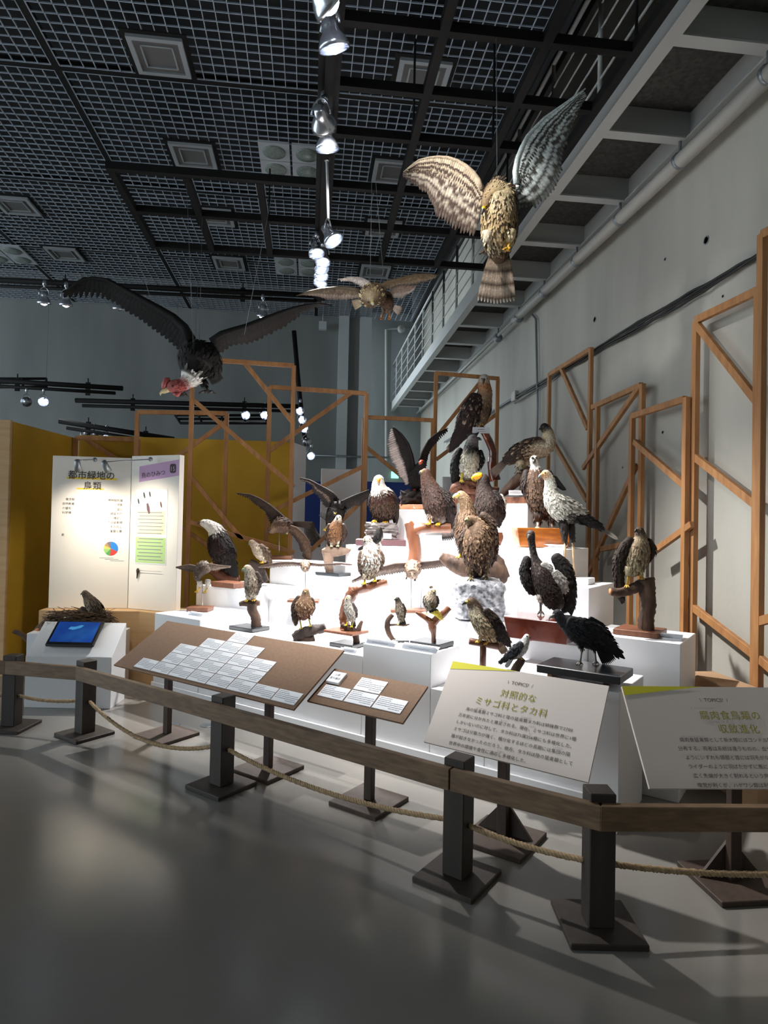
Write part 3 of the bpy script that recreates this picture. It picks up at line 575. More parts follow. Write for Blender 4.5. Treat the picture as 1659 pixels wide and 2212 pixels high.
# pie chart
pc = q(.565, 1.30)+nl*.001; segs = [((40, 130, 210), 0, .32), ((214, 64, 60), .32, .52), ((86, 160, 90), .52, .62), ((150, 196, 110), .62, .74), ((226, 200, 96), .74, .82), ((176, 140, 96), .82, .9), ((120, 110, 124), .9, 1.0)]
for ci, a0, a1 in segs:
    m = MB(); P = [pc]+[pc+(dl*math.sin(2*math.pi*(a0+(a1-a0)*k/8))+Z_*math.cos(2*math.pi*(a0+(a1-a0)*k/8)))*.068 for k in range(9)]; m.poly(P[::-1]); build(m, 'pie_slice', mat('pie_ink', ci, .7), pl, False)
m = MB()
for k in range(3): o = q(.46+.05*k, 1.205-.014*k); m.poly([o, o+dl*.13, o+dl*.13+Z_*.004, o+Z_*.004])
build(m, 'chart_notes', M['inkpale'], pl, False)
B2 = B+np.array([.004, -.004, 0]); q2 = lambda x, z: B2+dr*x+Z_*z+nr*.001
m = MB(); a = [q2(.10, 1.96), q2(.585, 2.02), q2(.585, 2.175), q2(.10, 2.115)]; m.poly(a); build(m, 'pink_strip', M['pink'], pr_, False)
text('鳥のひみつ', 'strip_text', M['ink'], pr_, q2(.13, 2.0), nrm(dr+Z_*.11), nrm(Z_-dr*.11), .06, lift=.002)
m = MB(); c0 = q2(.515, 2.09)+nr*.001; pts = []
for k in range(16): a_ = 2*math.pi*k/16; pts.append(c0+dr*.038*math.copysign(abs(math.cos(a_))**.5, math.cos(a_))+Z_*.045*math.copysign(abs(math.sin(a_))**.5, math.sin(a_)))
m.poly(pts); build(m, 'number_badge', M['ink'], pr_, False); text('15', 'badge_text', M['pink'], pr_, q2(.483, 2.065)+nr*.0015, dr, Z_, .06, lift=.002)
pst = strip('bird_poster', M['paper'], .07, 1.16, .46, 1.89, pr_, q2, .0015)
strip('poster_green', mat('poster_green', (176, 206, 140), .7), .08, 1.17, .45, 1.42, pst, q2, .0025); strip('poster_cream', mat('poster_cream', (236, 224, 180), .7), .09, 1.45, .44, 1.68, pst, q2, .0025)
for bx_, bz, s_, cc in ((.17, 1.83, .5, 'ink'), (.24, 1.84, .45, 'ink'), (.10, 1.77, .45, 'ink'), (.22, 1.70, .9, 'mauve'), (.38, 1.74, .5, 'brownbase')):
    m = MB(); o = q2(bx_, bz)+nr*.004; m.poly([o+dr*.03*s_*x+Z_*.06*s_*y for x, y in ((-.6, .9), (.2, 1), (.8, .3), (1.2, -.8), (.6, -1), (-.3, -.2))][::-1]); build(m, 'poster_bird', M[cc], pst, False)
m = MB(); o = q2(.35, 1.80)+nr*.003; m.poly([o+dr*.07*math.cos(a/16*2*math.pi)+Z_*.055*math.sin(a/16*2*math.pi) for a in range(16)]); build(m, 'speech_bubble', M['panelwhite'], pst, False)
m = MB()
for k in range(14): o = q2(.10+.02*(k % 2), 1.66-.034*k-(.02 if k > 6 else 0))+nr*.0035; m.poly([o, o+dr*.3, o+dr*.3+Z_*.007, o+Z_*.007])
build(m, 'poster_print', M['inkpale'], pst, False)
# clip lamps on top of the book panel
def clip_lamp(clip, elbow, head, aim, label):
    t = thing('clip_lamp', label, 'lamp', clip); d = nrm(np.asarray(aim)-head)
    m = MB(); m.sphere(clip, .022); build(m, 'clip', M['conduit'], t); m = MB(); m.tube([clip, elbow], .006, 6); build(m, 'arm', M['conduit'], t)
    m = MB(); m.lathe(head-d*.06, d, [(0, .01), (.004, .024), (.05, .027), (.11, .034), (.11, .028), (.09, .02)], 14); build(m, 'shade', M['conduit'], t); m = MB(); m.sphere(head+d*.02, .018); build(m, 'bulb', M['warm'], t)
    m = MB(); m.tube([elbow, head-d*.06], .006, 6); build(m, 'joint', M['conduit'], t)
    l = bpy.data.lights.new('clip_light', 'SPOT'); l.energy = CLIP_W; l.spot_size = math.radians(112); l.spot_blend = 1.0; l.shadow_soft_size = .03; l.color = (1, .9, .76)
    lo = bpy.data.objects.new('clip_light', l); link(lo, t); lo.location = tuple(head+d*.055-clip); lo.rotation_euler = Vector(d).to_track_quat('-Z', 'Y').to_euler()
def pyz(x, y, Y): return aty(x, y, Y)
clip_lamp(pyz(205, 993, 6.56), pyz(168, 994, 6.2), pyz(168, 1006, 6.12), q(.36, 1.28), 'grey clip lamp with short arm on the left book page')
clip_lamp(pyz(325, 992, 6.40), pyz(226, 998, 6.02), pyz(229, 1008, 5.95), q2(.22, 1.32), 'grey clip lamp with long arm reaching from the right book page')
# small bird ornament hanging on the right page
m = MB(); o = q2(.13, 1.085)+nr*.015
m.tube([o+Z_*.03, o+Z_*.01, o-Z_*.03+dr*-.004, o-Z_*.07+dr*-.008], [.008, .016, .008, .005], 8); bb = build(m, 'bird_silhouette', M['darkbark'], bp)
m = MB(); m.tube([o+Z_*.01, q2(.42, 1.095)+nr*.015], .002, 5); build(m, 'ornament_rod', M['rod'], bp)
# tablet stand
ts = thing('tablet_stand', 'white box stand with slanted top carrying the tablet', 'stand', (-1.98, 5.75, 0)); a0 = np.array([-2.335, 5.72, 0]); a1 = np.array([-1.62, 5.64, 0]); dd = nrm(a1-a0); dn = np.array([-dd[1], dd[0], 0]); wt = np.linalg.norm(a1-a0); dep = .30
m = MB(); i = [m.vert(p) for p in (a0, a1, a1+dn*dep, a0+dn*dep)]+[m.vert(p) for p in (a0+Z_*.43, a1+Z_*.43, a1+dn*dep+Z_*.675, a0+dn*dep+Z_*.675)]
m.F += [(i[3], i[2], i[1], i[0]), (i[4], i[5], i[6], i[7])]+[(i[k], i[(k+1) % 4], i[4+(k+1) % 4], i[4+k]) for k in range(4)]; build(m, 'box', M['white'], ts, False, bevel=.003)
sl = nrm(dn*dep+Z_*.245); sn = np.cross(dd, sl); tb = thing('tablet', 'black tablet with a blue underwater picture on the slanted white stand', 'tablet', a0+dd*wt*.5+sl*.28+Z_*.43)
c = a0+dd*wt*.47+sl*.225+Z_*.43+sn*.03; m = MB(); m.box(c, dd*.205, sl*.14, sn*.014); build(m, 'casing', M['tablet'], tb, False, bevel=.008)
m = MB(); cc = c+sn*.0145; m.poly([cc-dd*.18-sl*.105, cc+dd*.18-sl*.105, cc+dd*.18+sl*.122, cc-dd*.18+sl*.122]); scr = build(m, 'screen', M['screen'], tb, False)
m = MB(); cc = c+sn*.0152+sl*.06-dd*.01; m.poly([cc+dd*x*.05+sl*y*.03 for x, y in ((-1.3, -.6), (-.4, -1), (.8, -.2), (1.2, .7), (.7, .9), (-.2, .2), (-1, .2))]); build(m, 'screen_fish', M['screenfish'], scr, False)
m = MB(); m.box(c-sn*.0215, dd*.05, sl*.09, sn*.0075); build(m, 'mount', M['tablet'], tb, False)
# floor crate by the right wall
m = MB(); a, b = atx(1515, 1442, 2.62), atx(1640, 1478, 2.62); m.box((2.655, (a[1]+b[1])/2, a[2]/2-.02), X_*.10, Y_*.35, Z_*(a[2]/2-.02)); tag(build(m, 'wooden_crate', M['cardboard'], None, False, bevel=.006), 'low pale wooden crate against the right wall behind the topic board', 'crate')
# round floor outlet lids
for px, py, lb in ((373, 1566, 'round brass floor outlet left of the second one'), (448, 1567, 'round brass floor outlet near the foot of the stage'), (528, 1565, 'small floor outlet at the stage skirting')):
    c = atz(px, py, 0); m = MB(); m.lathe(c+Z_*.001, Z_, [(0, .055), (.003, .055), (.004, .05), (.004, .002)], 20); tag(build(m, 'floor_outlet', M['conduit']), lb, 'floor outlet')
m = MB(); m.tube([atz(x, y, .006) for x, y in ((243, 1503), (270, 1498), (310, 1486), (335, 1482))], .004, 5); tag(build(m, 'power_cord', M['cable']), 'thin dark cord on the floor between tablet stand and stage', 'cord')
# ------------------------------------------------------------------ timber frames
def frame(pts, place, nn, label, origin, w=.05, t=.04):
    """pts: (name, x0, y0, x1, y1) in photo pixels; place(x, y) puts them on the frame's own plane"""
    o = thing('timber_frame', label, 'timber frame', origin, 'pine timber frames')
    for k, (nm, x0, y0, x1, y1, *ex) in enumerate(pts):
        m = MB(); P, Q = place(x0, y0), place(x1, y1)
        e = .03 if nm == 'brace' else 0; dq = nrm(Q-P); bar(m, P-dq*e, Q+dq*e, (ex[0] if ex else w), t*(.86 if nm == 'brace' else (.96 if nm == 'cross_rail' else 1)), nn); build(m, nm, M['pine'], o, False, bevel=.002)
RX = lambda X: (lambda x, y: atx(x, y, X))
def BY(Y): return lambda x, y: aty(x, y, Y)
def foot(place, x, ytop, dx=0):                                # the pixel where a post from (x, ytop) meets the floor
    P = place(x, ytop); P2 = np.array([P[0], P[1], 0.01]); q_ = P2-CAM; return (CX+FPX*(q_ @ RT)/(q_ @ FW), CY-FPX*(q_ @ UP)/(q_ @ FW))
def post(place, x, y): return ('post', x, y, *foot(place, x, y))
def fset(place, nn, label, posts, rest, **k):
    frame([post(place, *p) for p in posts]+rest, place, nn, label, place(*posts[0])*np.array([1, 1, 0]), **k)
R = RX(2.90)
fset(R, X_, 'tall pine frame against the right wall behind the secretary bird', [(1187, 806), (1277, 751)], [('cross_rail', 1189, 808, 1275, 755), ('brace', 1212, 795, 1268, 922), ('brace', 1192, 950, 1266, 1078), ('brace', 1288, 1208, 1270, 1240)])
R = RX(2.88)
fset(R, X_, 'pine frame against the right wall with a rising brace, behind the stump hawk', [(1291, 878), (1388, 829)], [('cross_rail', 1280, 880, 1385, 832), ('brace', 1380, 838, 1262, 1008), ('brace', 1372, 1010, 1282, 1212), ('cross_rail', 1300, 1186, 1350, 1176)])
R = RX(2.83)
fset(R, X_, 'pine frame standing on the right behind the tree stump, paler one', [(1366, 898), (1483, 858)], [('cross_rail', 1366, 899, 1480, 862), ('brace', 1374, 957, 1478, 1048), ('brace', 1412, 1192, 1490, 1136)])
R = RX(2.88)
fset(R, X_, 'tall pine frame with long braces at the right edge of the wall', [(1504, 694), (1640, 620)], [('cross_rail', 1504, 692, 1642, 626), ('brace', 1508, 704, 1640, 872), ('brace', 1490, 978, 1636, 1092), ('brace', 1482, 1300, 1640, 1422)], w=.055)
R = RX(2.80)
fset(R, X_, 'tallest pine frame cut by the right edge of the picture', [(1647, 505), (1800, 430)], [('cross_rail', 1647, 507, 1800, 436), ('brace', 1650, 1340, 1790, 1300), ('brace', 1650, 1430, 1800, 1560)], w=.055)
R = BY(7.55)
fset(R, Y_, 'tall pine frame directly below the hanging condor', [(417, 772), (635, 790)], [('cross_rail', 417, 775, 635, 790), ('brace', 527, 782, 632, 912), ('brace', 420, 866, 630, 1048), ('brace', 412, 1030, 520, 1162), ('brace', 410, 1127, 630, 1192)])
R = BY(7.85)
fset(R, Y_, 'wide pine frame before the pilasters behind the brown kite', [(583, 836), (792, 850)], [('cross_rail', 583, 836, 792, 850), ('brace', 757, 850, 585, 972), ('brace', 784, 1008, 588, 1104), ('brace', 776, 1088, 660, 1200)])
R = BY(7.9)
fset(R, Y_, 'low pine frame behind the white book panel', [(297, 890), (490, 893)], [('cross_rail', 297, 890, 490, 893), ('brace', 487, 912, 300, 1045), ('brace', 300, 1075, 480, 1200)])
R = BY(8.0)
fset(R, Y_, 'short pine frame rising behind the left book page', [(163, 946), (298, 950)], [('cross_rail', 163, 946, 298, 950), ('brace', 182, 946, 280, 1010)])
R = BY(8.3)
fset(R, Y_, 'pine frame between the bald eagle and the red-faced eagle', [(787, 902), (935, 907)], [('cross_rail', 787, 901, 938, 908), ('brace', 794, 968, 905, 1060)])
R = BY(8.5)
fset(R, Y_, 'narrow pine frame behind the bearded vulture', [(942, 806), (1075, 818)], [('cross_rail', 940, 806, 1078, 818), ('brace', 1040, 822, 946, 940), ('brace', 1072, 895, 946, 990)])
# ------------------------------------------------------------------ birds
def cmul(P, t):                                                # Catmull-Rom through rows of P
    n = len(P)-1; x = t*n; i = min(int(x), n-1); f = x-i
    a, b, c, d = P[max(i-1, 0)], P[i], P[i+1], P[min(i+2, n)]
    return .5*((2*b)+(c-a)*f+(2*a-5*b+4*c-d)*f*f+(3*b-a-3*c+d)*f**3)
def plerp(P, t):                                               # along a polyline by arc length
    P = [np.asarray(p, float) for p in P]; L = [np.linalg.norm(P[k+1]-P[k]) for k in range(len(P)-1)]; T = sum(L)*min(max(t, 0), 1)
    for k, l in enumerate(L):
        if T <= l or k == len(L)-1: return P[k]+(P[k+1]-P[k])*(T/l if l > 0 else 0)
        T -= l
def stops(st, s):
    for k in range(len(st)-1):
        if s <= st[k+1][0]:
            f = (s-st[k][0])/max(st[k+1][0]-st[k][0], 1e-6); return st[k][1]*(1-f)+st[k+1][1]*f
    return st[-1][1]
def blade(mb, root, tip, w, side, nn, colf, seg=6, bow=.0, jit=1.0):
    """one feather: vane with raised shaft, rounded end"""
    d = tip-root; L = np.linalg.norm(d); prev = None
    side = nrm(side-nrm(d)*(side @ nrm(d)))
    for k in range(seg+1):
        s = k/seg; wd = w*(.45+.55*min(1, s*2.5))*(1 if s < .7 else math.sqrt(max(.04, 1-((s-.7)/.31)**2)))
        c = root+d*s+nn*bow*L*4*s*(1-s); col = np.clip(colf(s)*jit, 0, 1)
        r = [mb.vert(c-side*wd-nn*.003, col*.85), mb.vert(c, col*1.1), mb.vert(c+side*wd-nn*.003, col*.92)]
        if prev: mb.F += [(prev[0], prev[1], r[1], r[0]), (prev[1], prev[2], r[2], r[1])]
        prev = r
class Bird:
    def __init__(s, name, label, crop, D, base=None, face=(0, 0, 1), seed=0, group='stuffed birds of prey'):
        s.c = crop; s.D = D; s.k = D/FPX/crop[2]; s.r = random.Random(seed+int(crop[0]+D*1000)); s.seg = []
        s.face = nrm(RT*face[0]+UP*face[1]-FW*face[2])
        loc = base if base is not None else at(crop[0], crop[1], D)
        s.o = thing(name, label, 'bird', loc, group)
    def P(s, x, y, dd=0.0): return at(s.c[0]+x/s.c[2], s.c[1]+y/s.c[2], s.D-dd*s.k)
    def vec(s, f): return nrm(RT*f[0]+UP*f[1]-FW*f[2])
    def loft(s, mb, st, nr=20, ns=14, bdir=None, flat=1.0, fl=None, fden=1.0, tipm=1.4, jit=.32, spots=None, head=.12, lmul=1.0):
        rows = []
        for q in st:
            x, y, r, dd, cb, cf = q[:6]; rb = q[6] if len(q) > 6 else flat
            rows.append(np.concatenate([s.P(x, y, dd), [r*s.k, r*s.k*rb], s2l(cb), s2l(cf)]))
        rows = np.array(rows); bd = s.face if bdir is None else bdir
        def ev(t):
            a = cmul(rows, t); T = nrm(cmul(rows, min(t+.01, 1))[:3]-cmul(rows, max(t-.01, 0))[:3]); return a, T
        rings = []; A0 = None
        def fr(a, T):
            nonlocal A0
            v = nrm(a[:3]-CAM); A = np.cross(T, v)
            if np.linalg.norm(A) < .35 and A0 is not None: A = A0-T*(A0 @ T)
            elif np.linalg.norm(A) < .35: A = np.cross(T, UP)+RT*.2
            A = nrm(A)
            if A0 is not None and A @ A0 < 0: A = -A
            A0 = A; return A, nrm(np.cross(A, T))
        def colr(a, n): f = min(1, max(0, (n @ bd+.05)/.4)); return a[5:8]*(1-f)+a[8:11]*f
        def ring(c, A, B, ra, rb, a):
            i = len(mb.V)
            for j in range(ns):
                w = 2*math.pi*j/ns; o = A*math.cos(w)*ra+B*math.sin(w)*rb; mb.vert(c+o, colr(a, nrm(o)))
            return i
        a, T = ev(0); A, B = fr(a, T); R = []; ra, rb = max(a[3], 1e-4), max(a[4], 1e-4); p0 = mb.vert(a[:3]-T*min(ra, rb*1.2), colr(a, -T))
        for e, sc in ((.85, .5), (.5, .86)): R.append(ring(a[:3]-T*min(ra, rb*1.2)*e, A, B, ra*sc, rb*sc, a))
        FR = []
        for k in range(nr+1):
            t = k/nr; a, T = ev(t); A, B = fr(a, T); ra, rb = max(a[3], 1e-4), max(a[4], 1e-4); R.append(ring(a[:3], A, B, ra, rb, a)); FR.append((a, T, A, B, ra, rb))
        for e, sc in ((.5, .86), (.85, .5)): R.append(ring(a[:3]+T*min(ra, rb)*e, A, B, ra*sc, rb*sc, a))
        p1 = mb.vert(a[:3]+T*min(ra, rb), colr(a, T))
        for j in range(ns):
            j2 = (j+1) % ns; mb.F.append((p0, R[0]+j2, R[0]+j)); mb.F.append((p1, R[-1]+j, R[-1]+j2))
            for k in range(len(R)-1): mb.F.append((R[k]+j, R[k]+j2, R[k+1]+j2, R[k+1]+j))
        if fl:                                                 # contour feathers lying on the surface
            for k in range(nr):
                a, T, A, B, ra, rb = FR[k]; b = FR[k+1][0]; seglen = np.linalg.norm(b[:3]-a[:3]); t = k/nr
                L = fl*s.k*(.45 if t < head else .45+.55*min(1, (t-head)/.2))*lmul; Wd = L*.42
                n = int(seglen*2*math.pi*math.sqrt((ra*ra+rb*rb)/2)/(L*Wd)*2.1*fden+s.r.random())
                slope = min(.8, max(-.9, ((FR[k+1][4]+FR[k+1][5])-(ra+rb))*.5/max(seglen, 1e-5)))+.05
                for _ in range(n):
                    w = s.r.uniform(0, 2*math.pi); o = A*math.cos(w)*ra+B*math.sin(w)*rb; f = s.r.random(); c = a[:3]+(b[:3]-a[:3])*f+o
                    nn_ = nrm(A*math.cos(w)/max(ra, 1e-4)+B*math.sin(w)/max(rb, 1e-4)); sd = nrm(np.cross(nn_, T)+T*s.r.uniform(-.15, .15)); d = nrm(T+sd*s.r.uniform(-.25, .25)-nn_*(nn_ @ T)+nn_*slope)
                    col = colr(a, nn_)*(1+s.r.uniform(-jit, jit))
                    if spots and s.r.random() < spots[1]: col = s2l(spots[0])*(1+s.r.uniform(-jit, jit))
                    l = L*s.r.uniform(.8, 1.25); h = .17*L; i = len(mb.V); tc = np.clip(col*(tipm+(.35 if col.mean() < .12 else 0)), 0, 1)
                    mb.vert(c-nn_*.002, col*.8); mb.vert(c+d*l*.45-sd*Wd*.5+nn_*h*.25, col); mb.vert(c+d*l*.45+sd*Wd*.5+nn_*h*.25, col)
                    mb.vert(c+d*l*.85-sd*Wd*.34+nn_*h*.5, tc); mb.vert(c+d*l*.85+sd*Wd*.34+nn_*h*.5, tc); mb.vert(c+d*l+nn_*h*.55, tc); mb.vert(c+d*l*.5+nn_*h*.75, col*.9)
                    mb.F += [(i, i+2, i+6), (i, i+6, i+1), (i+1, i+6, i+3), (i+6, i+2, i+4), (i+6, i+4, i+5), (i+6, i+5, i+3)]
        return rows, ev
    def body(s, st, fl=26, name='body', **k):
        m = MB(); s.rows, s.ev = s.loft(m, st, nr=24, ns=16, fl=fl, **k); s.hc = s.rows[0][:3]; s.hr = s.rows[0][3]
        build(m, name, M['plume'], s.o, True, True); return s
    def wing(s, st, col, flat=.35, fl=30, prim=7, pcol=None, tipm=1.3, plen=.2, spots=None, **k):   # folded wing
        m = MB(); st = [(x, y, r, dd, col, col) for x, y, r, dd in st]; rows, ev = s.loft(m, st, nr=16, ns=12, flat=flat, fl=fl, head=0, tipm=tipm, spots=spots, **k)
        pc = s2l(pcol or col)*.8
        a, T = ev(.5); e, Te = ev(1.0); v = nrm(a[:3]-CAM); side = nrm(np.cross(T, v)); nn_ = -v
        for q in range(prim):
            f = (q/(max(prim-1, 1))-.5)*1.5; rt = ev(.42+.25*abs(f))[0]; root = rt[:3]+side*f*rt[3]*.8+nn_*(rt[4]*.8); tip = e[:3]+Te*rt[3]*plen*(1.6-abs(f))*3+side*f*max(e[3], .3*rt[3])*.9+nn_*(max(e[4], .004))
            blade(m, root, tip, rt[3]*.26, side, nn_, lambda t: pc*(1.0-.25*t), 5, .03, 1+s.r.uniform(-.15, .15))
        build(m, 'wing', M['plume'], s.o, True, True); return s
    def spread(s, lead, trail, flight, cov, n=22, arm=14, rows=(.62, .42, .24), bars=0, barcol=None, wf=.62, fing=0, lesser=None, under=None):
        """open wing: flight feathers from the leading to the trailing edge, covert rows on both faces, arm along the edge"""
        m = MB(); Lp = [s.P(*p) for p in lead]; Tp = [s.P(*p) for p in trail]; fs = [(a, s2l(c)) for a, c in flight]; cv = s2l(cov)
        tot = sum(np.linalg.norm(Lp[k+1]-Lp[k]) for k in range(len(Lp)-1)); nn0 = None
        ch = nrm(plerp(Tp, .35)-plerp(Lp, .35)); ld = nrm(plerp(Lp, .6)-plerp(Lp, .1)); nn_ = nrm(np.cross(ld, ch)); nn_ = nn_ if nn_ @ (CAM-Lp[0]) > 0 else -nn_
        def cf(scale=1.0):
            bc = s2l(barcol) if barcol else None; ph = s.r.uniform(-.35, .35)
            def f(t):
                c = stops(fs, t)
                if bars and .15 < t < .97 and int(t*bars*2+1+ph) % 2: c = bc
                return c*scale
            return f
        seg = 14 if bars else 7
        for q in range(n):
            t = q/(n-1); root = plerp(Lp, t*.97); tip = plerp(Tp, t); w = tot/n*wf*(1 if not fing or t < .72 else .55)
            if np.linalg.norm(tip-root) < w*1.5: continue
            sd = nrm(plerp(Lp, min(t+.05, 1))-plerp(Lp, max(t-.05, 0))+plerp(Tp, min(t+.05, 1))-plerp(Tp, max(t-.05, 0)))
            blade(m, root+nn_*(.0015*(q % 2)), tip+(tip-root)*s.r.uniform(-.03, .05), w, sd, nn_, cf(1+s.r.uniform(-.12, .12)), seg, .02)
        for ri, fr in enumerate(rows):
            nc = int(n*1.25)+3*ri
            for q in range(nc):
                t = (q+.5*(ri % 2))/nc; root = plerp(Lp, t*.96); tip = plerp(Tp, t); tip = root+(tip-root)*fr*s.r.uniform(.9, 1.08); w = tot/nc*.62
                if np.linalg.norm(tip-root) < w: continue
                sd = nrm(plerp(Lp, min(t+.05, 1))-plerp(Lp, max(t-.05, 0))); cc = (cv if ri or not lesser else cv)*(1+s.r.uniform(-.2, .2))
                if lesser is not None and ri == 0: cc = s2l(lesser)*(1+s.r.uniform(-.2, .2))
                h = .004*(ri+1)
                tipc = s2l(barcol)*s.r.uniform(.8, 1.2) if bars else cc*1.25
                for sg in (1, -1): blade(m, root+nn_*h*.4*sg, tip+nn_*h*sg, w, sd, nn_*sg, (lambda u: tipc if .7 < u < .9 else cc) if bars else (lambda u: cc*(1-u)+tipc*u if u > .6 else cc), 8 if bars else 4, .03)
        A = [plerp(Lp, k/10) for k in range(11)]; m.tube(A, [max(arm*s.k*(1-.8*k/10), .004) for k in range(11)], 8, [tuple(np.clip(cv*(.9+.1*(k % 2)), 0, 1)) for k in range(11)])
        build(m, 'wing', M['plume'], s.o, True, True); return s
    def tail(s, base, tip, hb, ht, flight, n=9, bars=0, barcol=None, sidev=None):
        m = MB(); b, e = s.P(*base), s.P(*tip); d = nrm(e-b); v = nrm(b-CAM); sd = nrm(np.cross(d, v)) if sidev is None else s.vec(sidev); sd = nrm(sd-d*(sd @ d)); nn_ = nrm(np.cross(sd, d)); nn_ = nn_ if nn_ @ (CAM-b) > 0 else -nn_; fs = [(a, s2l(c)) for a, c in flight]; bc = s2l(barcol) if barcol else None
        L = np.linalg.norm(e-b)
        def cf(sc):
            def f(t):
                c = stops(fs, t)
                if bars and t < .95 and int(t*bars*2) % 2: c = bc
                return c*sc
            return f
        for q in range(n):
            f = (q/(n-1)-.5)*2; root = b+sd*f*hb*s.k; tp = e+sd*f*ht*s.k-d*L*.06*abs(f)
            blade(m, root+nn_*.0015*(q % 2), tp, max(ht*s.k/n*1.5, .006), sd, nn_, cf(1+s.r.uniform(-.1, .1)), 12 if bars else 6, .02)
        build(m, 'tail', M['plume'], s.o, True, True); return s
    def beak(s, base, tip, r, col, tipc=(40, 38, 36), cere=None):
        m = MB(); b, t = s.P(*base), s.P(*tip); rr = r*s.k; d = t-b; L = np.linalg.norm(d); u = UP*rr*.55
        inn = b-nrm(d)*rr*.8; P = [inn, b+u*.3, b+d*.4+u*.75, b+d*.75+u*.6, t+u*.25-UP*rr*.1, t-UP*rr*.75-nrm(d)*rr*.15]; R = [rr*.95, rr, rr*.82, rr*.58, rr*.34, rr*.05]
        c1, c2, c0 = s2l(col), s2l(tipc), s2l(cere or col); m.tube(P, R, 9, [tuple(c0), tuple(c0), tuple(c1), tuple(c1), tuple(c2), tuple(c2)])
        P2 = [inn-u*.8, b-u*.7, b+d*.45-u*.55, b+d*.7-u*.35]; m.tube(P2, [rr*.6, rr*.55, rr*.4, rr*.1], 7, [tuple(c0), tuple(c0), tuple(c1), tuple(c1)])
        build(m, 'beak', M['horn'], s.o, True, True); return s
    def eyes(s, pts, r=5, iris=(210, 160, 40), hr=None, hc=None):
        c = s.hc if hc is None else s.P(*hc); R = (s.hr if hr is None else hr*s.k)*.98
        done = []
        for x, y in pts:
            d = nrm(ray(s.c[0]+x/s.c[2], s.c[1]+y/s.c[2])); oc = CAM-c; b = oc @ d; q = b*b-(oc @ oc-R*R)
            p = CAM+d*(-b-math.sqrt(q)) if q > 0 else CAM+d*(-b)
            done.append(p)
        if len(pts) == 1:
            lx = nrm(np.cross(s.face, UP)); p = done[0]; done.append(p-lx*2*((p-c) @ lx))
        for p in done:
            o = nrm(p-c); m = MB(); rr = r*s.k; ir = tuple(s2l(iris)); m.sphere(p-o*rr*.3, rr, ir, 10, 8)
            m.C = [(0.004, .004, .004) if nrm(np.array(v)-(p-o*rr*.3)) @ o > .62 else ir for v in m.V]
            build(m, 'eye', M['eye'], s.o, True, True)
        return s
    def leg(s, hip, knee, foot, th, ta, fcol, skin=(222, 176, 40), toe=26, face=None, claw=(30, 26, 24), feather=.55, flat_dir=None):
        """feathered thigh, scaly shank, three toes forward and one back, each with a claw"""
        h, k_, f = s.P(*hip), s.P(*knee), s.P(*foot); m = MB(); tr = th*s.k; a = ta*s.k
        fc = s2l(fcol); st = [(h, tr, fc), (h+(k_-h)*.5, tr*.92, fc*1.05), (h+(k_-h)*.85, tr*.6, fc), (k_, max(a*1.5, tr*.3), fc*.9)]
        m.tube([x[0] for x in st], [x[1] for x in st], 10, [tuple(np.clip(x[2], 0, 1)) for x in st])
        for _ in range(26):
            t = s.r.random(); w = s.r.uniform(0, 6.28); c = h+(k_-h)*t; T = nrm(k_-h); A = nrm(np.cross(T, FW)); B = np.cross(T, A); rr = tr*(1-.6*t*t); o = A*math.cos(w)+B*math.sin(w); d = nrm(T+o*.15)
            cc = fc*(1+s.r.uniform(-.2, .2)); sd = np.cross(o, T); i = len(m.V); l = tr*.9
            for p_, c_ in ((c+o*rr*.95, cc*.85), (c+o*rr*1.05+d*l*.5-sd*l*.2, cc), (c+o*rr*1.05+d*l*.5+sd*l*.2, cc), (c+o*rr*1.1+d*l, cc*1.2)): m.vert(p_, np.clip(c_, 0, 1))
            m.F += [(i, i+2, i+3), (i, i+3, i+1)]
        lg = build(m, 'leg', M['plume'], s.o, True, True)
        m = MB(); sk = s2l(skin); cl = tuple(s2l(claw)); sk_t = tuple(sk); m.tube([k_, (k_+f)/2, f], [a*1.1, a*.9, a], 8, sk_t)
        fv = s.face if face is None else s.vec(face); fv = nrm(fv-UP*(fv @ UP)*.7); L = toe*s.k; lx = nrm(np.cross(UP, fv))
        for ang, ln in ((-.65, .9), (0, 1.1), (.65, .9), (math.pi, .7)):
            d = nrm(fv*math.cos(ang)+lx*math.sin(ang)); m.tube([f, f+d*L*.45+UP*a*.9, f+d*L*.85*ln+UP*a*.1, f+d*L*ln-UP*a*.5], [a*.95, a*.8, a*.65, a*.5], 7, [sk_t]*4)
            e = f+d*L*ln-UP*a*.5; m.tube([e-d*a*.2, e+d*L*.16+UP*a*.1, e+d*L*.26-UP*a*1.1], [a*.5, a*.36, a*.05], 6, [cl]*3)
        build(m, 'foot', M['horn'], lg, True, True); return s
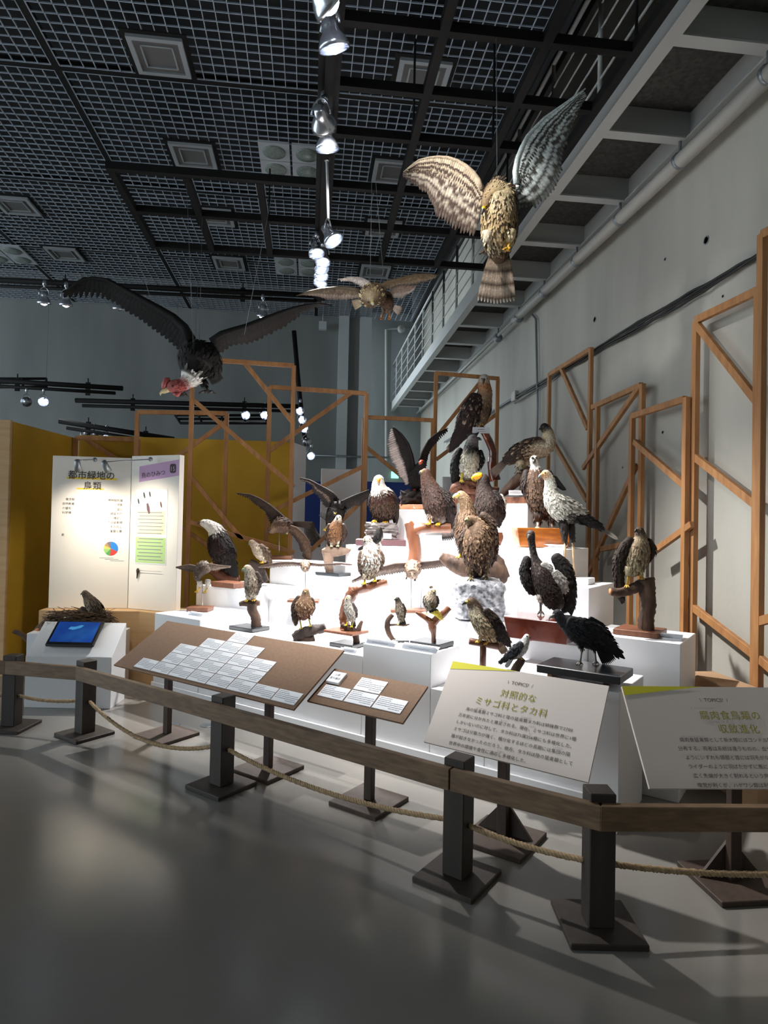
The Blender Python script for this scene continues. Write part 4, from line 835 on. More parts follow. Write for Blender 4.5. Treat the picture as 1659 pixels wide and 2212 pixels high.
# ------------------------------------------------------------------ perches
def branch(crop, D, st, mt, name, parent=None, ns=12, rough=.12, seed=1, label=None, cat=None, cut=False):
    """knotty limb through photo stations (x, y, r, dd)"""
    r = random.Random(seed); k = D/FPX/crop[2]; rows = np.array([np.concatenate([at(crop[0]+x/crop[2], crop[1]+y/crop[2], D-dd*k), [rr*k]]) for x, y, rr, dd in st]); m = MB()
    n = max(8, len(st)*6); P = [cmul(rows, i/n) for i in range(n+1)]; A = None; I = []
    ph = [r.uniform(0, 6.28) for _ in range(4)]
    for i, p in enumerate(P):
        T = nrm(P[min(i+1, n)][:3]-P[max(i-1, 0)][:3])
        if A is None: A = nrm(np.cross(T, FW+UP*.13))
        A = nrm(A-T*(A @ T)); B = np.cross(T, A); I.append(len(m.V))
        for j in range(ns):
            w = 2*math.pi*j/ns; f = 1+rough*(math.sin(3*w+ph[0]+i*.35)*.5+math.sin(5*w+ph[1]-i*.5)*.35+r.uniform(-.45, .45)); m.vert(p[:3]+(A*math.cos(w)+B*math.sin(w))*max(p[3], .002)*f)
    for i in range(n):
        for j in range(ns): m.F.append((I[i]+j, I[i]+(j+1) % ns, I[i+1]+(j+1) % ns, I[i+1]+j))
    m.F.append(tuple(I[0]+j for j in range(ns-1, -1, -1))); m.F.append(tuple(I[-1]+j for j in range(ns)))
    o = build(m, name, mt, parent)
    if label: tag(o, label, cat)
    return o
def rock(c, h, mt, name, label=None, cat=None, parent=None, seed=0, amp=.22, freq=2.2, boxy=.6, sub=4, flatb=True, layers=0.0):
    """rough boulder: a cube-ish sphere pushed about by noise; h = half sizes along RT(horizontal), depth, up"""
    bm = bmesh.new(); bmesh.ops.create_icosphere(bm, subdivisions=sub, radius=1); m = MB(); ax = nrm(RT*np.array([1, 1, 0])); ay = np.array([-ax[1], ax[0], 0]); off = Vector((seed*3.1, seed*1.7, 0))
    for v in bm.verts:
        p = np.array(v.co); q = p/np.max(np.abs(p)); p = p*(1-boxy)+q*boxy; d = 1+amp*noise.fractal(Vector(p)*freq+off, 1.0, 2.0, 4)
        if layers: d += layers*math.sin(p[2]*22+3*noise.noise(Vector(p)*2+off))
        p = p*d
        if flatb: p[2] = max(p[2], -1)
        m.vert(np.asarray(c)+ax*p[0]*h[0]+ay*p[1]*h[1]+Z_*p[2]*h[2])
    m.F = [tuple(v.index for v in f.verts) for f in bm.faces]; bm.free(); o = build(m, name, mt, parent, smooth=not layers)
    if label: tag(o, label, cat)
    return o
def slab(px, py, z, w, d, h, mt, name='base_slab', parent=None, rot=None, label=None, cat='base', taper=0.0, D=None):
    """block resting at height z; (px, py) is the middle of its foot in the photo"""
    c = atz(px, py, z+.001) if D is None else at(px, py, D)*np.array([1, 1, 0])+Z_*(z+.001); a = SROT if rot is None else rot; ax, ay = np.array([math.cos(a), math.sin(a), 0]), np.array([-math.sin(a), math.cos(a), 0]); m = MB()
    i = [m.vert(c+ax*sx*w/2*(1-taper)+ay*sy*d/2*(1-taper)) for sx, sy in ((-1, -1), (1, -1), (1, 1), (-1, 1))]+[m.vert(c+ax*sx*w/2+ay*sy*d/2+Z_*h) for sx, sy in ((-1, -1), (1, -1), (1, 1), (-1, 1))]
    m.F += [(i[3], i[2], i[1], i[0]), (i[4], i[5], i[6], i[7])]+[(i[k], i[(k+1) % 4], i[4+(k+1) % 4], i[4+k]) for k in range(4)]
    o = build(m, name, mt, parent, False, bevel=.004)
    if label and parent is None: tag(o, label, cat)
    return o
def namecard(pos, w, h, label, tilt=.6, rot=None, parent=None, s=None):
    a = SROT if rot is None else rot; xd = np.array([math.cos(a), math.sin(a), 0]); n = np.array([math.sin(a), -math.cos(a), 0]); yd = nrm(Z_*math.cos(tilt)-n*math.sin(tilt)); nn_ = np.cross(xd, yd); t = thing('name_card', label, 'name card', pos, 'small white name cards')
    p = np.asarray(pos); m = MB(); m.box(p+yd*h/2, xd*w/2, yd*h/2, nn_*.002); c = build(m, 'card', M['paper'], t, False)
    m = MB(); m.box(p-n*h*.25+yd*0+Z_*h*.4, xd*w/2, nrm(Z_*math.cos(tilt)+n*math.sin(tilt))*h*.46, n*.0015); build(m, 'fold', M['paper'], t, False)
    if s: text(s[0], 'card_text', M['ink'], c, p+yd*h*.45+nn_*.0022, xd, yd, h*.38, 'CENTER', lift=.0006); pass
    if True:
        m = MB()
        for x0, x1, y, hh in (((-.2, .2, .55, .12),) if not s else ())+((-.28, .28, .22, .06),): q0 = p+xd*w*x0+yd*h*y+nn_*.0027; m.poly([q0, q0+xd*w*(x1-x0), q0+xd*w*(x1-x0)+yd*h*hh, q0+yd*h*hh])
        build(m, 'print', M['inkpale'], c, False)
def rodstand(crop, D, x, y0, y1, parent): m = MB(); k = D; m.tube([at(crop[0]+x/crop[2], crop[1]+y0/crop[2], D), at(crop[0]+x/crop[2], crop[1]+y1/crop[2], D)], .004, 6); return build(m, 'support_rod', M['rod'], parent)
# ------------------------------------------------------------------ the birds and what they stand on
c3, c4, c5 = (100, 560, 2.5136), (640, 560, 4.608), (860, 190, 3.858)
k6, k7, k8 = (380, 1080, 3.95), (740, 880, 4.1475), (960, 790, 4.366)
m1, m2, m3, m4 = (960, 1100, 3.318), (500, 1000, 4.608), (620, 1180, 4.366), (0, 880, 3.770)
def px(c, x, y): return c[0]+x/c[2], c[1]+y/c[2]
def dz(c, x, y, z): return fdist(atz(*px(c, x, y), z))
def dV(c, x, y, v): return dv(*px(c, x, y), v)
BK, DB, BR_, TAN, CR, WH, GY = (34, 30, 28), (58, 44, 38), (92, 68, 52), (150, 118, 84), (206, 190, 162), (232, 228, 220), (122, 114, 106)
YF = (226, 176, 34)
def perch(label, pos): return thing('perch_stand', label, 'perch', pos, 'perches of the mounted birds')
def wires(pts, label):
    t = thing('hanging_wire', label, 'wire', pts[0][0])
    for a, b in pts: m = MB(); m.tube([a, b], .0022, 5); build(m, 'wire_strand', M['wire'], t)
# --- condor
D = 5.9
b = Bird('condor', 'huge black condor with pink head and white ruff gliding on wires', c3, D, at(425, 800, D), face=(-.7, -.3, .7))
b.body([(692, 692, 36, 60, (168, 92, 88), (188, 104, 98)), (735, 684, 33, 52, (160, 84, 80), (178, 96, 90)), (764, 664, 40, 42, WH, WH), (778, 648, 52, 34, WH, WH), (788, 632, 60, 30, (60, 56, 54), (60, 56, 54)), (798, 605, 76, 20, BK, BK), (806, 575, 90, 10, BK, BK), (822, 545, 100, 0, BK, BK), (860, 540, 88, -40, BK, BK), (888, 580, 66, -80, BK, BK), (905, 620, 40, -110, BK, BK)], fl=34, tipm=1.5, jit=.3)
b.spread([(790, 440, 10), (750, 370, 14), (690, 315, 18), (600, 262, 22), (480, 195, 28), (330, 112, 34), (210, 96, 40), (110, 170, 48)], [(735, 500, -40), (690, 470, -36), (610, 400, -30), (520, 340, -22), (420, 272, -10), (330, 216, 0), (240, 208, 14), (95, 208, 30)], [(0, BK), (.5, (40, 34, 30)), (1, (28, 25, 23))], (36, 32, 30), n=26, arm=26, fing=1)
b.spread([(895, 448, -10), (960, 402, -20), (1080, 368, -40), (1200, 318, -60), (1330, 268, -80), (1470, 236, -100), (1552, 250, -110)], [(935, 520, -70), (1010, 470, -100), (1110, 462, -140), (1200, 415, -170), (1290, 372, -190), (1400, 296, -200), (1530, 246, -190)], [(0, BK), (.6, (58, 54, 50)), (1, (40, 36, 34))], (40, 36, 34), n=24, arm=22, fing=1)
b.tail((890, 600, -90), (935, 672, -150), 26, 34, [(0, BK), (1, (30, 27, 25))])
b.beak((655, 712, 66), (618, 730, 70), 14, (206, 188, 140), (200, 180, 120)); b.eyes([(686, 690)], 6, (60, 30, 24))
WR = tuple(s2l((176, 86, 82)))
m = MB(); m.tube([b.P(635, 705, 70), b.P(640, 680, 72), b.P(655, 655, 70), b.P(672, 652, 64)], [.014, .026, .03, .016], 8, WR); build(m, 'comb', M['horn'], b.o, True, True)
for st_ in (([b.P(690, 728, 70), b.P(710, 738, 66), b.P(725, 722, 60)], [.012, .022, .014]), ([b.P(742, 660, 62), b.P(762, 670, 60), b.P(772, 688, 56)], [.02, .03, .014])): m = MB(); m.tube(st_[0], st_[1], 8, WR); build(m, 'wattle', M['horn'], b.o, True, True)
b.leg((770, 680, -10), (752, 705, -10), (745, 740, -8), 20, 8, BK, (58, 52, 50), 34); b.leg((850, 660, -60), (862, 690, -60), (882, 722, -60), 22, 8, BK, (58, 52, 50), 46)
G = lambda x, y: atz(x, y, zg)
wires([(b.P(800, 515, 60), G(403, 395)), (b.P(805, 510, 40), G(430, 560)), (b.P(830, 470, 0), G(437, 470)), (b.P(572, 235, 25), G(250, 400)), (b.P(1075, 410, -30), G(590, 408))], 'nylon wires carrying the gliding condor')
# --- buzzards flying
D = 6.6
b = Bird('buzzard', 'mottled brown buzzard gliding head-on under the far end of the catwalk', c4, D, at(800, 650, D), face=(.1, -.3, 1))
b.body([(750, 415, 34, 118, (120, 100, 76), (200, 182, 146)), (744, 398, 84, 76, (110, 90, 68), (176, 156, 120)), (740, 375, 102, 30, (90, 74, 56), (140, 118, 90)), (765, 350, 108, -40, (84, 64, 48), (110, 86, 62)), (800, 350, 92, -150, DB, DB), (820, 370, 60, -260, DB, DB)], fl=50, spots=((220, 200, 150), .3), tipm=1.5)
b.spread([(640, 312, 0), (520, 286, 10), (400, 282, 25), (260, 292, 40), (130, 318, 55), (0, 366, 66)], [(610, 392, -70), (520, 404, -76), (420, 410, -70), (320, 402, -55), (220, 372, -20), (60, 350, 30)], [(0, (116, 100, 84)), (.6, (160, 146, 134)), (1, (110, 96, 88))], (116, 102, 84), n=20, arm=20)
b.spread([(790, 290, 0), (900, 230, 0), (1020, 200, -10), (1150, 160, -20), (1280, 145, -30), (1420, 158, -40)], [(840, 330, -60), (920, 300, -80), (1040, 262, -90), (1180, 262, -90), (1300, 232, -80), (1410, 180, -60)], [(0, (116, 98, 78)), (.6, (150, 134, 118)), (1, (70, 58, 52))], (124, 106, 80), n=20, arm=22)
b.tail((640, 430, -180), (560, 462, -260), 30, 44, [(0, (190, 176, 150)), (1, (150, 130, 104))])
b.beak((758, 440, 150), (768, 466, 156), 18, (170, 168, 160), (60, 58, 58), (190, 170, 90)); b.eyes([(718, 428), (796, 418)], 10, (120, 90, 40), hr=88, hc=(744, 398, 76))
D2 = 6.95
b2 = Bird('hawk', 'pale-winged hawk with dangling orange feet hanging behind the mottled buzzard', c4, D2, at(832, 690, D2), face=(-.2, -.2, 1))
b2.body([(850, 330, 40, 40, DB, BR_), (880, 380, 70, 20, DB, BR_), (900, 440, 66, 0, DB, (110, 86, 66)), (915, 500, 44, -30, BR_, (150, 130, 110))], fl=34)
b2.spread([(760, 280, 0), (720, 220, 0), (640, 186, 0), (540, 176, 4), (410, 204, 8)], [(740, 310, -30), (680, 300, -30), (620, 262, -24), (540, 222, -10), (440, 218, 0)], [(0, (190, 180, 174)), (.7, (204, 196, 190)), (1, (110, 96, 92))], (196, 186, 180), n=15, arm=14)
b2.spread([(950, 300, 0), (1010, 270, 0), (1110, 262, 0), (1200, 262, 0)], [(930, 400, -20), (985, 385, -20), (1050, 392, -20), (1130, 330, -10)], [(0, (176, 160, 150)), (1, (196, 184, 176))], (150, 130, 116), n=14, arm=10)
b2.tail((940, 460, -30), (1050, 528, -60), 14, 40, [(0, (200, 190, 180)), (.8, (180, 166, 156)), (1, (120, 100, 92))])
b2.leg((870, 480, 10), (865, 545, 10), (840, 598, 14), 20, 8, (150, 132, 112), (206, 120, 36), 26); b2.leg((925, 490, 0), (928, 550, 0), (925, 598, 0), 20, 8, (150, 132, 112), (206, 120, 36), 22); b2.beak((842, 330, 80), (836, 350, 84), 9, (60, 58, 58)); b2.eyes([(850, 318)], 5, hr=40)
wires([(b.P(735, 290, -20), G(803, 395)), (b2.P(880, 320, 0), G(812, 395))], 'thin wire carrying the gliding buzzard')
# --- hawk-eagle
D = 4.2
b = Bird('hawk_eagle', 'large barred hawk-eagle hanging upright with both wings raised', c5, D, at(1072, 480, D), face=(-.45, -.5, .8))
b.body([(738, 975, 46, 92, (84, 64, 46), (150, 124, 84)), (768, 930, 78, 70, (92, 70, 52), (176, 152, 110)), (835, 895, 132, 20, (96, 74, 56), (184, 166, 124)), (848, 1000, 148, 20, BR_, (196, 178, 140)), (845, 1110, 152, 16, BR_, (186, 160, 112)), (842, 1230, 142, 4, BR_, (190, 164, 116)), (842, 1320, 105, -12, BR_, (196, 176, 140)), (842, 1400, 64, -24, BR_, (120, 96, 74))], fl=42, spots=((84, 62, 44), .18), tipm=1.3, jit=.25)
FLT = [(0, (210, 194, 168)), (.6, (204, 190, 170)), (1, (96, 76, 66))]
b.spread([(700, 850, 0), (660, 750, 0), (600, 680, 4), (520, 622, 8), (430, 585, 12), (300, 574, 20), (160, 606, 26), (46, 700, 34)], [(625, 1230, -40), (560, 1205, -40), (430, 1140, -36), (335, 1085, -30), (300, 985, -24), (250, 890, -10), (140, 810, 6), (50, 745, 20)], FLT, (204, 184, 156), n=30, arm=26, bars=5, barcol=(104, 84, 72), rows=(.5, .34, .19))
FLT_LIT = [(0, (230, 238, 236)), (.6, (224, 232, 230)), (1, (88, 84, 76))]  # paler plumage than the other wing: light on this turned-away wing put into colour
b.spread([(985, 800, 0), (975, 700, 0), (1000, 560, 0), (1080, 400, 4), (1210, 260, 10), (1390, 130, 16), (1560, 5, 24)], [(1040, 1005, -40), (1150, 990, -40), (1275, 880, -36), (1345, 780, -30), (1370, 640, -24), (1395, 500, -16), (1450, 320, -4), (1560, 90, 10)], FLT_LIT, (228, 238, 236), n=32, arm=26, bars=5, barcol=(100, 98, 90), rows=(.5, .34, .19))
b.tail((845, 1340, -20), (815, 1800, -90), 62, 150, [(0, (150, 124, 96)), (.75, (186, 168, 148)), (.88, (170, 150, 132)), (.93, (62, 48, 42)), (1, (206, 196, 178))], n=12, bars=4, barcol=(100, 80, 64))
b.beak((712, 1012, 128), (700, 1052, 134), 20, (60, 58, 56), (30, 28, 28), (206, 180, 40)); b.eyes([(735, 985)], 9, (214, 160, 40), hr=48)
b.leg((745, 1200, 90), (738, 1300, 90), (722, 1378, 94), 46, 13, (224, 210, 180), (80, 64, 44), 50); b.leg((930, 1190, 90), (925, 1290, 90), (915, 1350, 96), 52, 13, (214, 198, 160), (206, 160, 50), 56)
wires([(b.P(825, 800, 0), at(1072, 82, fdist(atz(1072, 82, zg))))], 'thin wire carrying the upright hawk-eagle')
# --- bearded vulture on varnished branch
D = dV(k8, 470, 1110, 2.38)
t = perch('tall glossy red-brown branch on a dark block at the very top of the stage', S(-1.9, 2.4, 1.762))
branch(k8, D, [(335, 575, 30, 20), (385, 640, 36, 10), (432, 735, 36, 0), (456, 820, 38, 0), (452, 920, 44, 0), (462, 1010, 50, 0), (478, 1085, 56, 0)], M['glosswood'], 'branch', t, rough=.08)
slab(*px(k8, 490, 1128), 1.762, .22, .18, .045, M['blackbase'], parent=t, D=D)
b = Bird('bearded_vulture', 'bearded vulture with orange neck perched highest of all on a glossy branch', k8, D, at(1020, 920, D), face=(.35, 0, .95))
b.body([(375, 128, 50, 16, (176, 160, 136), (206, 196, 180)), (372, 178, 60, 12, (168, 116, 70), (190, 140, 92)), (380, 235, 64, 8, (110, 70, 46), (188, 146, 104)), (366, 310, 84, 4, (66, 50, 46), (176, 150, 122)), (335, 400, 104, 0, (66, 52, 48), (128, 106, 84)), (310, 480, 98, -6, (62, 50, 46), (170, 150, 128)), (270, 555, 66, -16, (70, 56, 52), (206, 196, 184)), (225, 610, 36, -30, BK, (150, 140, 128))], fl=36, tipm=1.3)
b.wing([(300, 285, 60, 70), (270, 380, 96, 84), (226, 490, 94, 70), (170, 610, 64, 40), (95, 738, 32, 10)], (72, 56, 52), flat=.4, fl=46, prim=9, spots=((150, 132, 118), .22), tipm=1.7)
b.wing([(428, 350, 18, 6), (412, 430, 30, 0), (385, 500, 20, -6)], (50, 40, 40), flat=1.2, fl=26, prim=4)
b.tail((190, 620, -16), (30, 815, -40), 26, 34, [(0, (74, 58, 54)), (.7, (110, 90, 80)), (1, (150, 126, 110))])
b.beak((368, 138, 66), (366, 166, 72), 17, (70, 66, 62), (40, 38, 36)); b.eyes([(350, 122), (402, 122)], 7, (190, 150, 60)); b.leg((270, 530, 30), (290, 560, 34), (318, 572, 34), 44, 9, (222, 212, 198), (206, 150, 50), 28); b.leg((330, 500, 30), (345, 535, 34), (352, 560, 38), 34, 9, (222, 212, 198), (206, 150, 50), 28)
namecard(at(*px(k8, 345, 632), D-.12), .165, .055, 'white name card fixed to the glossy branch under the bearded vulture', tilt=.1, rot=-.1)
# --- crested (Philippine) eagle on log
D = dV(k8, 680, 1130, 1.95)
t = perch('thick grey-brown log on a brown slab beneath the long-tailed crested eagle', S(-1.45, 1.95, 1.80))
slab(*px(k8, 690, 1262), 1.802, .42, .34, .06, M['brownbase'], parent=t, D=D)
branch(k8, D, [(540, 1215, 30, 0), (600, 1160, 44, 0), (690, 1075, 52, 0), (770, 1010, 50, 0), (800, 965, 30, -10)], M['bark'], 'log', t); branch(k8, D+.06, [(780, 985, 50, 0), (770, 1090, 56, 0), (760, 1230, 60, 0)], M['bark'], 'log', t, seed=4)
b = Bird('crested_eagle', 'long-tailed brown and cream eagle with dark face standing on a grey-brown log', k8, D, at(1130, 1010, D), face=(.7, 0, .5))
b.body([(944, 582, 42, 10, (48, 42, 40), (60, 52, 48)), (972, 625, 50, 8, (200, 180, 140), (196, 184, 160)), (978, 690, 66, 6, (206, 188, 150), (214, 204, 182)), (950, 750, 88, 4, (120, 98, 78), (214, 204, 182)), (870, 775, 104, 0, (78, 62, 52), (190, 174, 146)), (770, 800, 96, -4, (74, 58, 50), (150, 130, 108)), (670, 845, 74, -10, (72, 58, 50), (120, 100, 84)), (590, 890, 44, -14, DB, DB)], fl=34, tipm=1.4, bdir=nrm(RT*.6-UP*.4-FW*.4))
b.wing([(880, 730, 50, 60), (800, 765, 72, 66), (700, 810, 66, 58), (600, 870, 36, 40)], (74, 60, 52), flat=.35, fl=46, prim=9, tipm=1.8, spots=((140, 120, 98), .2))
b.tail((590, 890, -10), (440, 1035, -30), 22, 40, [(0, (96, 82, 72)), (.8, (130, 116, 104)), (1, (80, 68, 60))])
b.beak((912, 590, 26), (894, 604, 30), 13, (56, 54, 54)); b.eyes([(930, 575)], 6, (190, 190, 200)); b.leg((720, 890, 20), (698, 955, 20), (690, 1005, 20), 44, 11, (196, 184, 158), (120, 110, 90), 34); b.leg((790, 890, 0), (752, 950, 6), (745, 985, 6), 34, 10, (186, 172, 146), (120, 110, 90), 30)
namecard(at(*px(k8, 680, 1220), D-.2), .13, .05, 'white name card on the slab beneath the long-tailed crested eagle', rot=-.2)
# --- harpy on burl
D = dV(k8, 200, 1150, 1.85)
t = perch('twisted red-brown burl root beneath the harpy eagle', S(-2.0, 1.9, 1.502))
for i, st in enumerate(([(60, 1190, 24, 0), (120, 1140, 40, 20), (200, 1120, 44, 10), (300, 1125, 40, 0), (340, 1170, 24, 0)], [(110, 1150, 30, 30), (150, 1230, 36, 20), (90, 1300, 26, 30), (100, 1390, 22, 20)], [(250, 1140, 36, 10), (260, 1230, 46, 0), (220, 1330, 46, 0), (230, 1420, 52, 0)], [(180, 1130, 34, 40), (230, 1180, 30, 50), (300, 1190, 24, 40), (350, 1230, 14, 30)], [(340, 1130, 26, 0), (420, 1160, 20, 10), (510, 1165, 24, 0)])): branch(k8, D, st, M['root'], 'root', t, rough=.25, seed=20+i)
b = Bird('harpy_eagle', 'black and white harpy eagle with grey crest looking right on a burl root', k8, D, at(1005, 1050, D), face=(.25, 0, .97))
b.body([(268, 700, 54, 6, (96, 96, 98), (140, 138, 136)), (258, 745, 62, 2, (70, 68, 68), (110, 108, 106)), (252, 790, 72, 0, (44, 42, 42), (48, 46, 46)), (240, 850, 92, 0, (46, 44, 44), (214, 206, 186)), (228, 930, 96, 0, (46, 44, 44), (216, 208, 186)), (222, 1010, 76, -4, (46, 44, 44), (210, 202, 182)), (215, 1060, 42, -10, BK, (180, 172, 156))], fl=34)
b.wing([(145, 800, 30, 0), (118, 880, 46, -6), (102, 980, 44, -10), (92, 1080, 26, -20)], (48, 46, 46), flat=1.1, fl=40, prim=7); b.wing([(340, 815, 24, 0), (344, 890, 34, -6), (325, 965, 22, -16)], (52, 50, 50), flat=1.1, fl=34, prim=6, spots=((150, 146, 140), .15))
for cx_ in (225, 300): m = MB()
m = MB()
for j in range(6): blade(m, b.P(250-8*j, 690+6*j, -20), b.P(215+22*j, 640-(j % 3)*6, -50), .018, RT, -FW, lambda u: s2l((96, 96, 98))*(1-.3*u), 4)
build(m, 'crest', M['plume'], b.o, True, True)
b.tail((150, 1050, -30), (85, 1145, -40), 18, 26, [(0, (60, 58, 58)), (1, (40, 38, 38))], bars=3, barcol=(120, 116, 110)); b.beak((318, 690, 34), (346, 700, 36), 16, (50, 50, 52)); b.eyes([(300, 680)], 6, (120, 110, 100))
b.leg((170, 930, 50), (166, 1010, 54), (158, 1095, 54), 30, 13, (206, 200, 190), (196, 168, 60), 34); b.leg((282, 950, 50), (288, 1010, 54), (285, 1085, 54), 28, 13, (206, 200, 190), (196, 168, 60), 34)
# --- bateleur
D = dV(k7, 640, 800, 2.0)
t = perch('dark rock on an orange trough carrying the red-faced eagle', S(-2.55, 2.0, 1.746))
slab(*px(k7, 640, 915), 1.747, .46, .34, .05, M['orangebase'], parent=t, taper=.1, D=D); rock(at(*px(k7, 625, 822), D), (.125, .12, .082), M['darkrock'], 'rock', parent=t, seed=3, amp=.35)
b = Bird('bateleur', 'black eagle with red face and both wings raised high on a dark rock', k7, D, at(900, 1055, D), face=(.3, 0, .95))
b.body([(708, 512, 42, 20, BK, (70, 60, 52)), (690, 560, 58, 10, BK, (54, 46, 42)), (668, 620, 76, 0, BK, (44, 38, 36)), (660, 680, 66, -4, BK, (40, 34, 32)), (650, 720, 36, -20, BK, BK)], fl=32)
b.spread([(640, 640, 0), (640, 540, 0), (625, 440, 0), (590, 330, 4), (540, 250, 8), (452, 168, 14)], [(560, 690, -20), (500, 610, -30), (455, 520, -30), (412, 430, -24), (396, 340, -14), (425, 210, 0)], [(0, (40, 34, 32)), (.45, (60, 50, 48)), (.55, (206, 190, 184)), (.85, (206, 190, 184)), (.93, (44, 38, 36)), (1, (34, 30, 28))], (50, 42, 40), n=26, arm=20, rows=(.5, .36, .2), fing=1)
b.spread([(690, 490, 0), (718, 395, -6), (775, 290, -12), (850, 228, -20), (944, 186, -30)], [(755, 520, -60), (772, 430, -70), (805, 360, -70), (846, 315, -64), (938, 224, -50)], [(0, (40, 34, 32)), (1, (44, 38, 36))], (46, 38, 36), n=20, arm=16, fing=1)
b.beak((702, 496, 56), (686, 512, 62), 14, (206, 90, 36), (50, 44, 44), (214, 66, 36)); b.eyes([(722, 496)], 6, (60, 30, 20))
m = MB(); m.sphere(b.P(708, 490, 34), 22*b.k, tuple(s2l((206, 62, 36)))); build(m, 'red_face', M['horn'], b.o, True, True)
b.leg((640, 690, 10), (648, 715, 14), (642, 742, 16), 26, 8, BK, (216, 80, 50), 22); b.leg((700, 690, 10), (718, 712, 14), (724, 738, 16), 26, 8, BK, (216, 80, 50), 22)
namecard(at(*px(k7, 690, 905), D-.2), .12, .03, 'white name card before the orange trough of the red-faced eagle', rot=-.2)
# --- bald eagle
D = dV(k7, 340, 1150, 1.52)
t = perch('layered grey rock on a mauve slab beneath the bald eagle', S(-2.6, 1.5, 1.397)); slab(*px(k7, 343, 1226), 1.396, .47, .36, .055, M['mauve'], parent=t, rot=-.12, D=D)
rock(at(*px(k7, 348, 1106), D), (.152, .13, .078), M['rock'], 'rock', parent=t, seed=9, amp=.25, layers=.05, boxy=.7)
b = Bird('bald_eagle', 'bald eagle with white head and orange beak on a layered grey rock', k7, D, at(828, 1130, D), face=(-.12, 0, 1))
b.body([(324, 652, 48, 10, WH, WH), (322, 692, 58, 4, WH, WH), (330, 738, 76, 0, (150, 130, 116), (226, 220, 212)), (348, 780, 98, 0, DB, (88, 64, 48)), (362, 850, 116, 0, DB, (84, 62, 46)), (366, 930, 108, 0, DB, (80, 58, 44)), (362, 990, 74, 0, DB, (76, 56, 44)), (372, 1020, 34, -20, DB, (200, 196, 190))], fl=34, tipm=1.35)
b.wing([(432, 770, 34, -10), (458, 860, 44, -16), (470, 950, 34, -24), (474, 1020, 16, -34)], (60, 46, 40), flat=1.4, fl=40, prim=7); b.wing([(262, 790, 24, -10), (258, 860, 28, -16), (278, 940, 18, -24)], (60, 46, 40), flat=1.4, fl=36, prim=5)
b.beak((324, 650, 54), (321, 668, 76), 17, (232, 150, 30), (222, 140, 30), (240, 170, 40)); b.eyes([(300, 640), (352, 636)], 6, (226, 196, 90)); b.leg((318, 950, 34), (306, 995, 36), (288, 1026, 40), 40, 12, (80, 58, 44), (236, 172, 26), 38); b.leg((392, 960, 34), (390, 1000, 36), (384, 1032, 40), 40, 12, (80, 58, 44), (236, 172, 26), 38)
namecard(at(*px(k7, 392, 1178), D-.17), .095, .05, 'white name card leaning on the layered grey rock', tilt=.2, rot=-.12)
# --- small black and white bird before the bald eagle slab
D = dV(k7, 300, 1220, 1.25)
b = Bird('forest_falcon', 'small black bird with long tail before the bald eagle slab, behind the pale buzzard', k7, D, at(815, 1175, D), face=(.5, 0, -.8))
b.body([(330, 1090, 24, 0, BK, BK), (326, 1125, 36, 0, BK, (60, 56, 54)), (318, 1165, 40, 0, BK, WH), (300, 1200, 28, 0, BK, WH)], fl=26); b.tail((290, 1205, 0), (135, 1278, 0), 12, 10, [(0, (60, 56, 54)), (1, BK)], n=5); b.beak((340, 1085, -10), (350, 1090, -10), 7, (40, 40, 40)); b.eyes([(328, 1086)], 4)
m = MB(); m.tube([b.P(325, 1190, 0), b.P(345, 1240, 0)], 8*b.k, 8, tuple(s2l((220, 216, 210)))); build(m, 'perch_peg', M['horn'], b.o, True, True)
rodstand(k7, D, 330, 1215, 1330, b.o)
# --- golden eagle on T-shaped branch
D = dV(k7, 650, 1300, 1.32)
t = perch('polished reddish T-shaped branch beneath the golden eagle', S(-2.1, 1.3, 1.242))
branch(k7, D, [(645, 1395, 62, 0), (650, 1300, 58, 0), (640, 1200, 56, 0), (620, 1110, 54, 0), (585, 1030, 36, 0)], M['redwood'], 'trunk', t, rough=.05); branch(k7, D, [(625, 1120, 54, 0), (690, 1085, 50, 0), (780, 1080, 46, 0), (880, 1078, 46, 0), (968, 1076, 50, 0)], M['redwood'], 'arm', t, rough=.05, seed=2)
b = Bird('golden_eagle', 'dark golden eagle looking left on the polished T-shaped branch', k7, D, at(948, 1130, D), face=(-.6, 0, .75))
b.body([(742, 590, 46, 10, (96, 66, 48), (92, 64, 50)), (756, 645, 58, 6, (110, 76, 52), (88, 62, 50)), (778, 710, 78, 2, (84, 60, 50), (80, 58, 50)), (812, 790, 104, 0, DB, (78, 58, 50)), (838, 880, 112, 0, DB, (78, 58, 50)), (860, 960, 84, 0, DB, (96, 80, 70)), (885, 1010, 44, -10, DB, (190, 182, 174))], fl=36, tipm=1.35)
b.wing([(850, 740, 44, 40), (905, 820, 74, 40), (945, 920, 60, 30), (985, 1020, 38, 16), (1025, 1105, 16, 0)], (58, 46, 42), flat=.45, fl=46, prim=9, tipm=1.5); b.wing([(735, 760, 26, -10), (745, 840, 26, -20), (770, 910, 16, -26)], (60, 48, 44), flat=1.3, fl=34, prim=4)
b.tail((925, 1000, -20), (975, 1190, -60), 30, 74, [(0, (214, 206, 198)), (.6, (196, 186, 178)), (.72, (60, 50, 46)), (1, (52, 44, 42))]); b.beak((706, 580, 26), (688, 592, 28), 15, (90, 92, 96), (46, 46, 48), (220, 190, 60)); b.eyes([(728, 575)], 6, (190, 140, 50))
b.leg((800, 950, 36), (790, 1000, 40), (776, 1045, 44), 38, 12, (150, 132, 120), YF, 36); b.leg((880, 960, 30), (872, 1010, 34), (862, 1052, 40), 38, 12, (150, 132, 120), YF, 36)
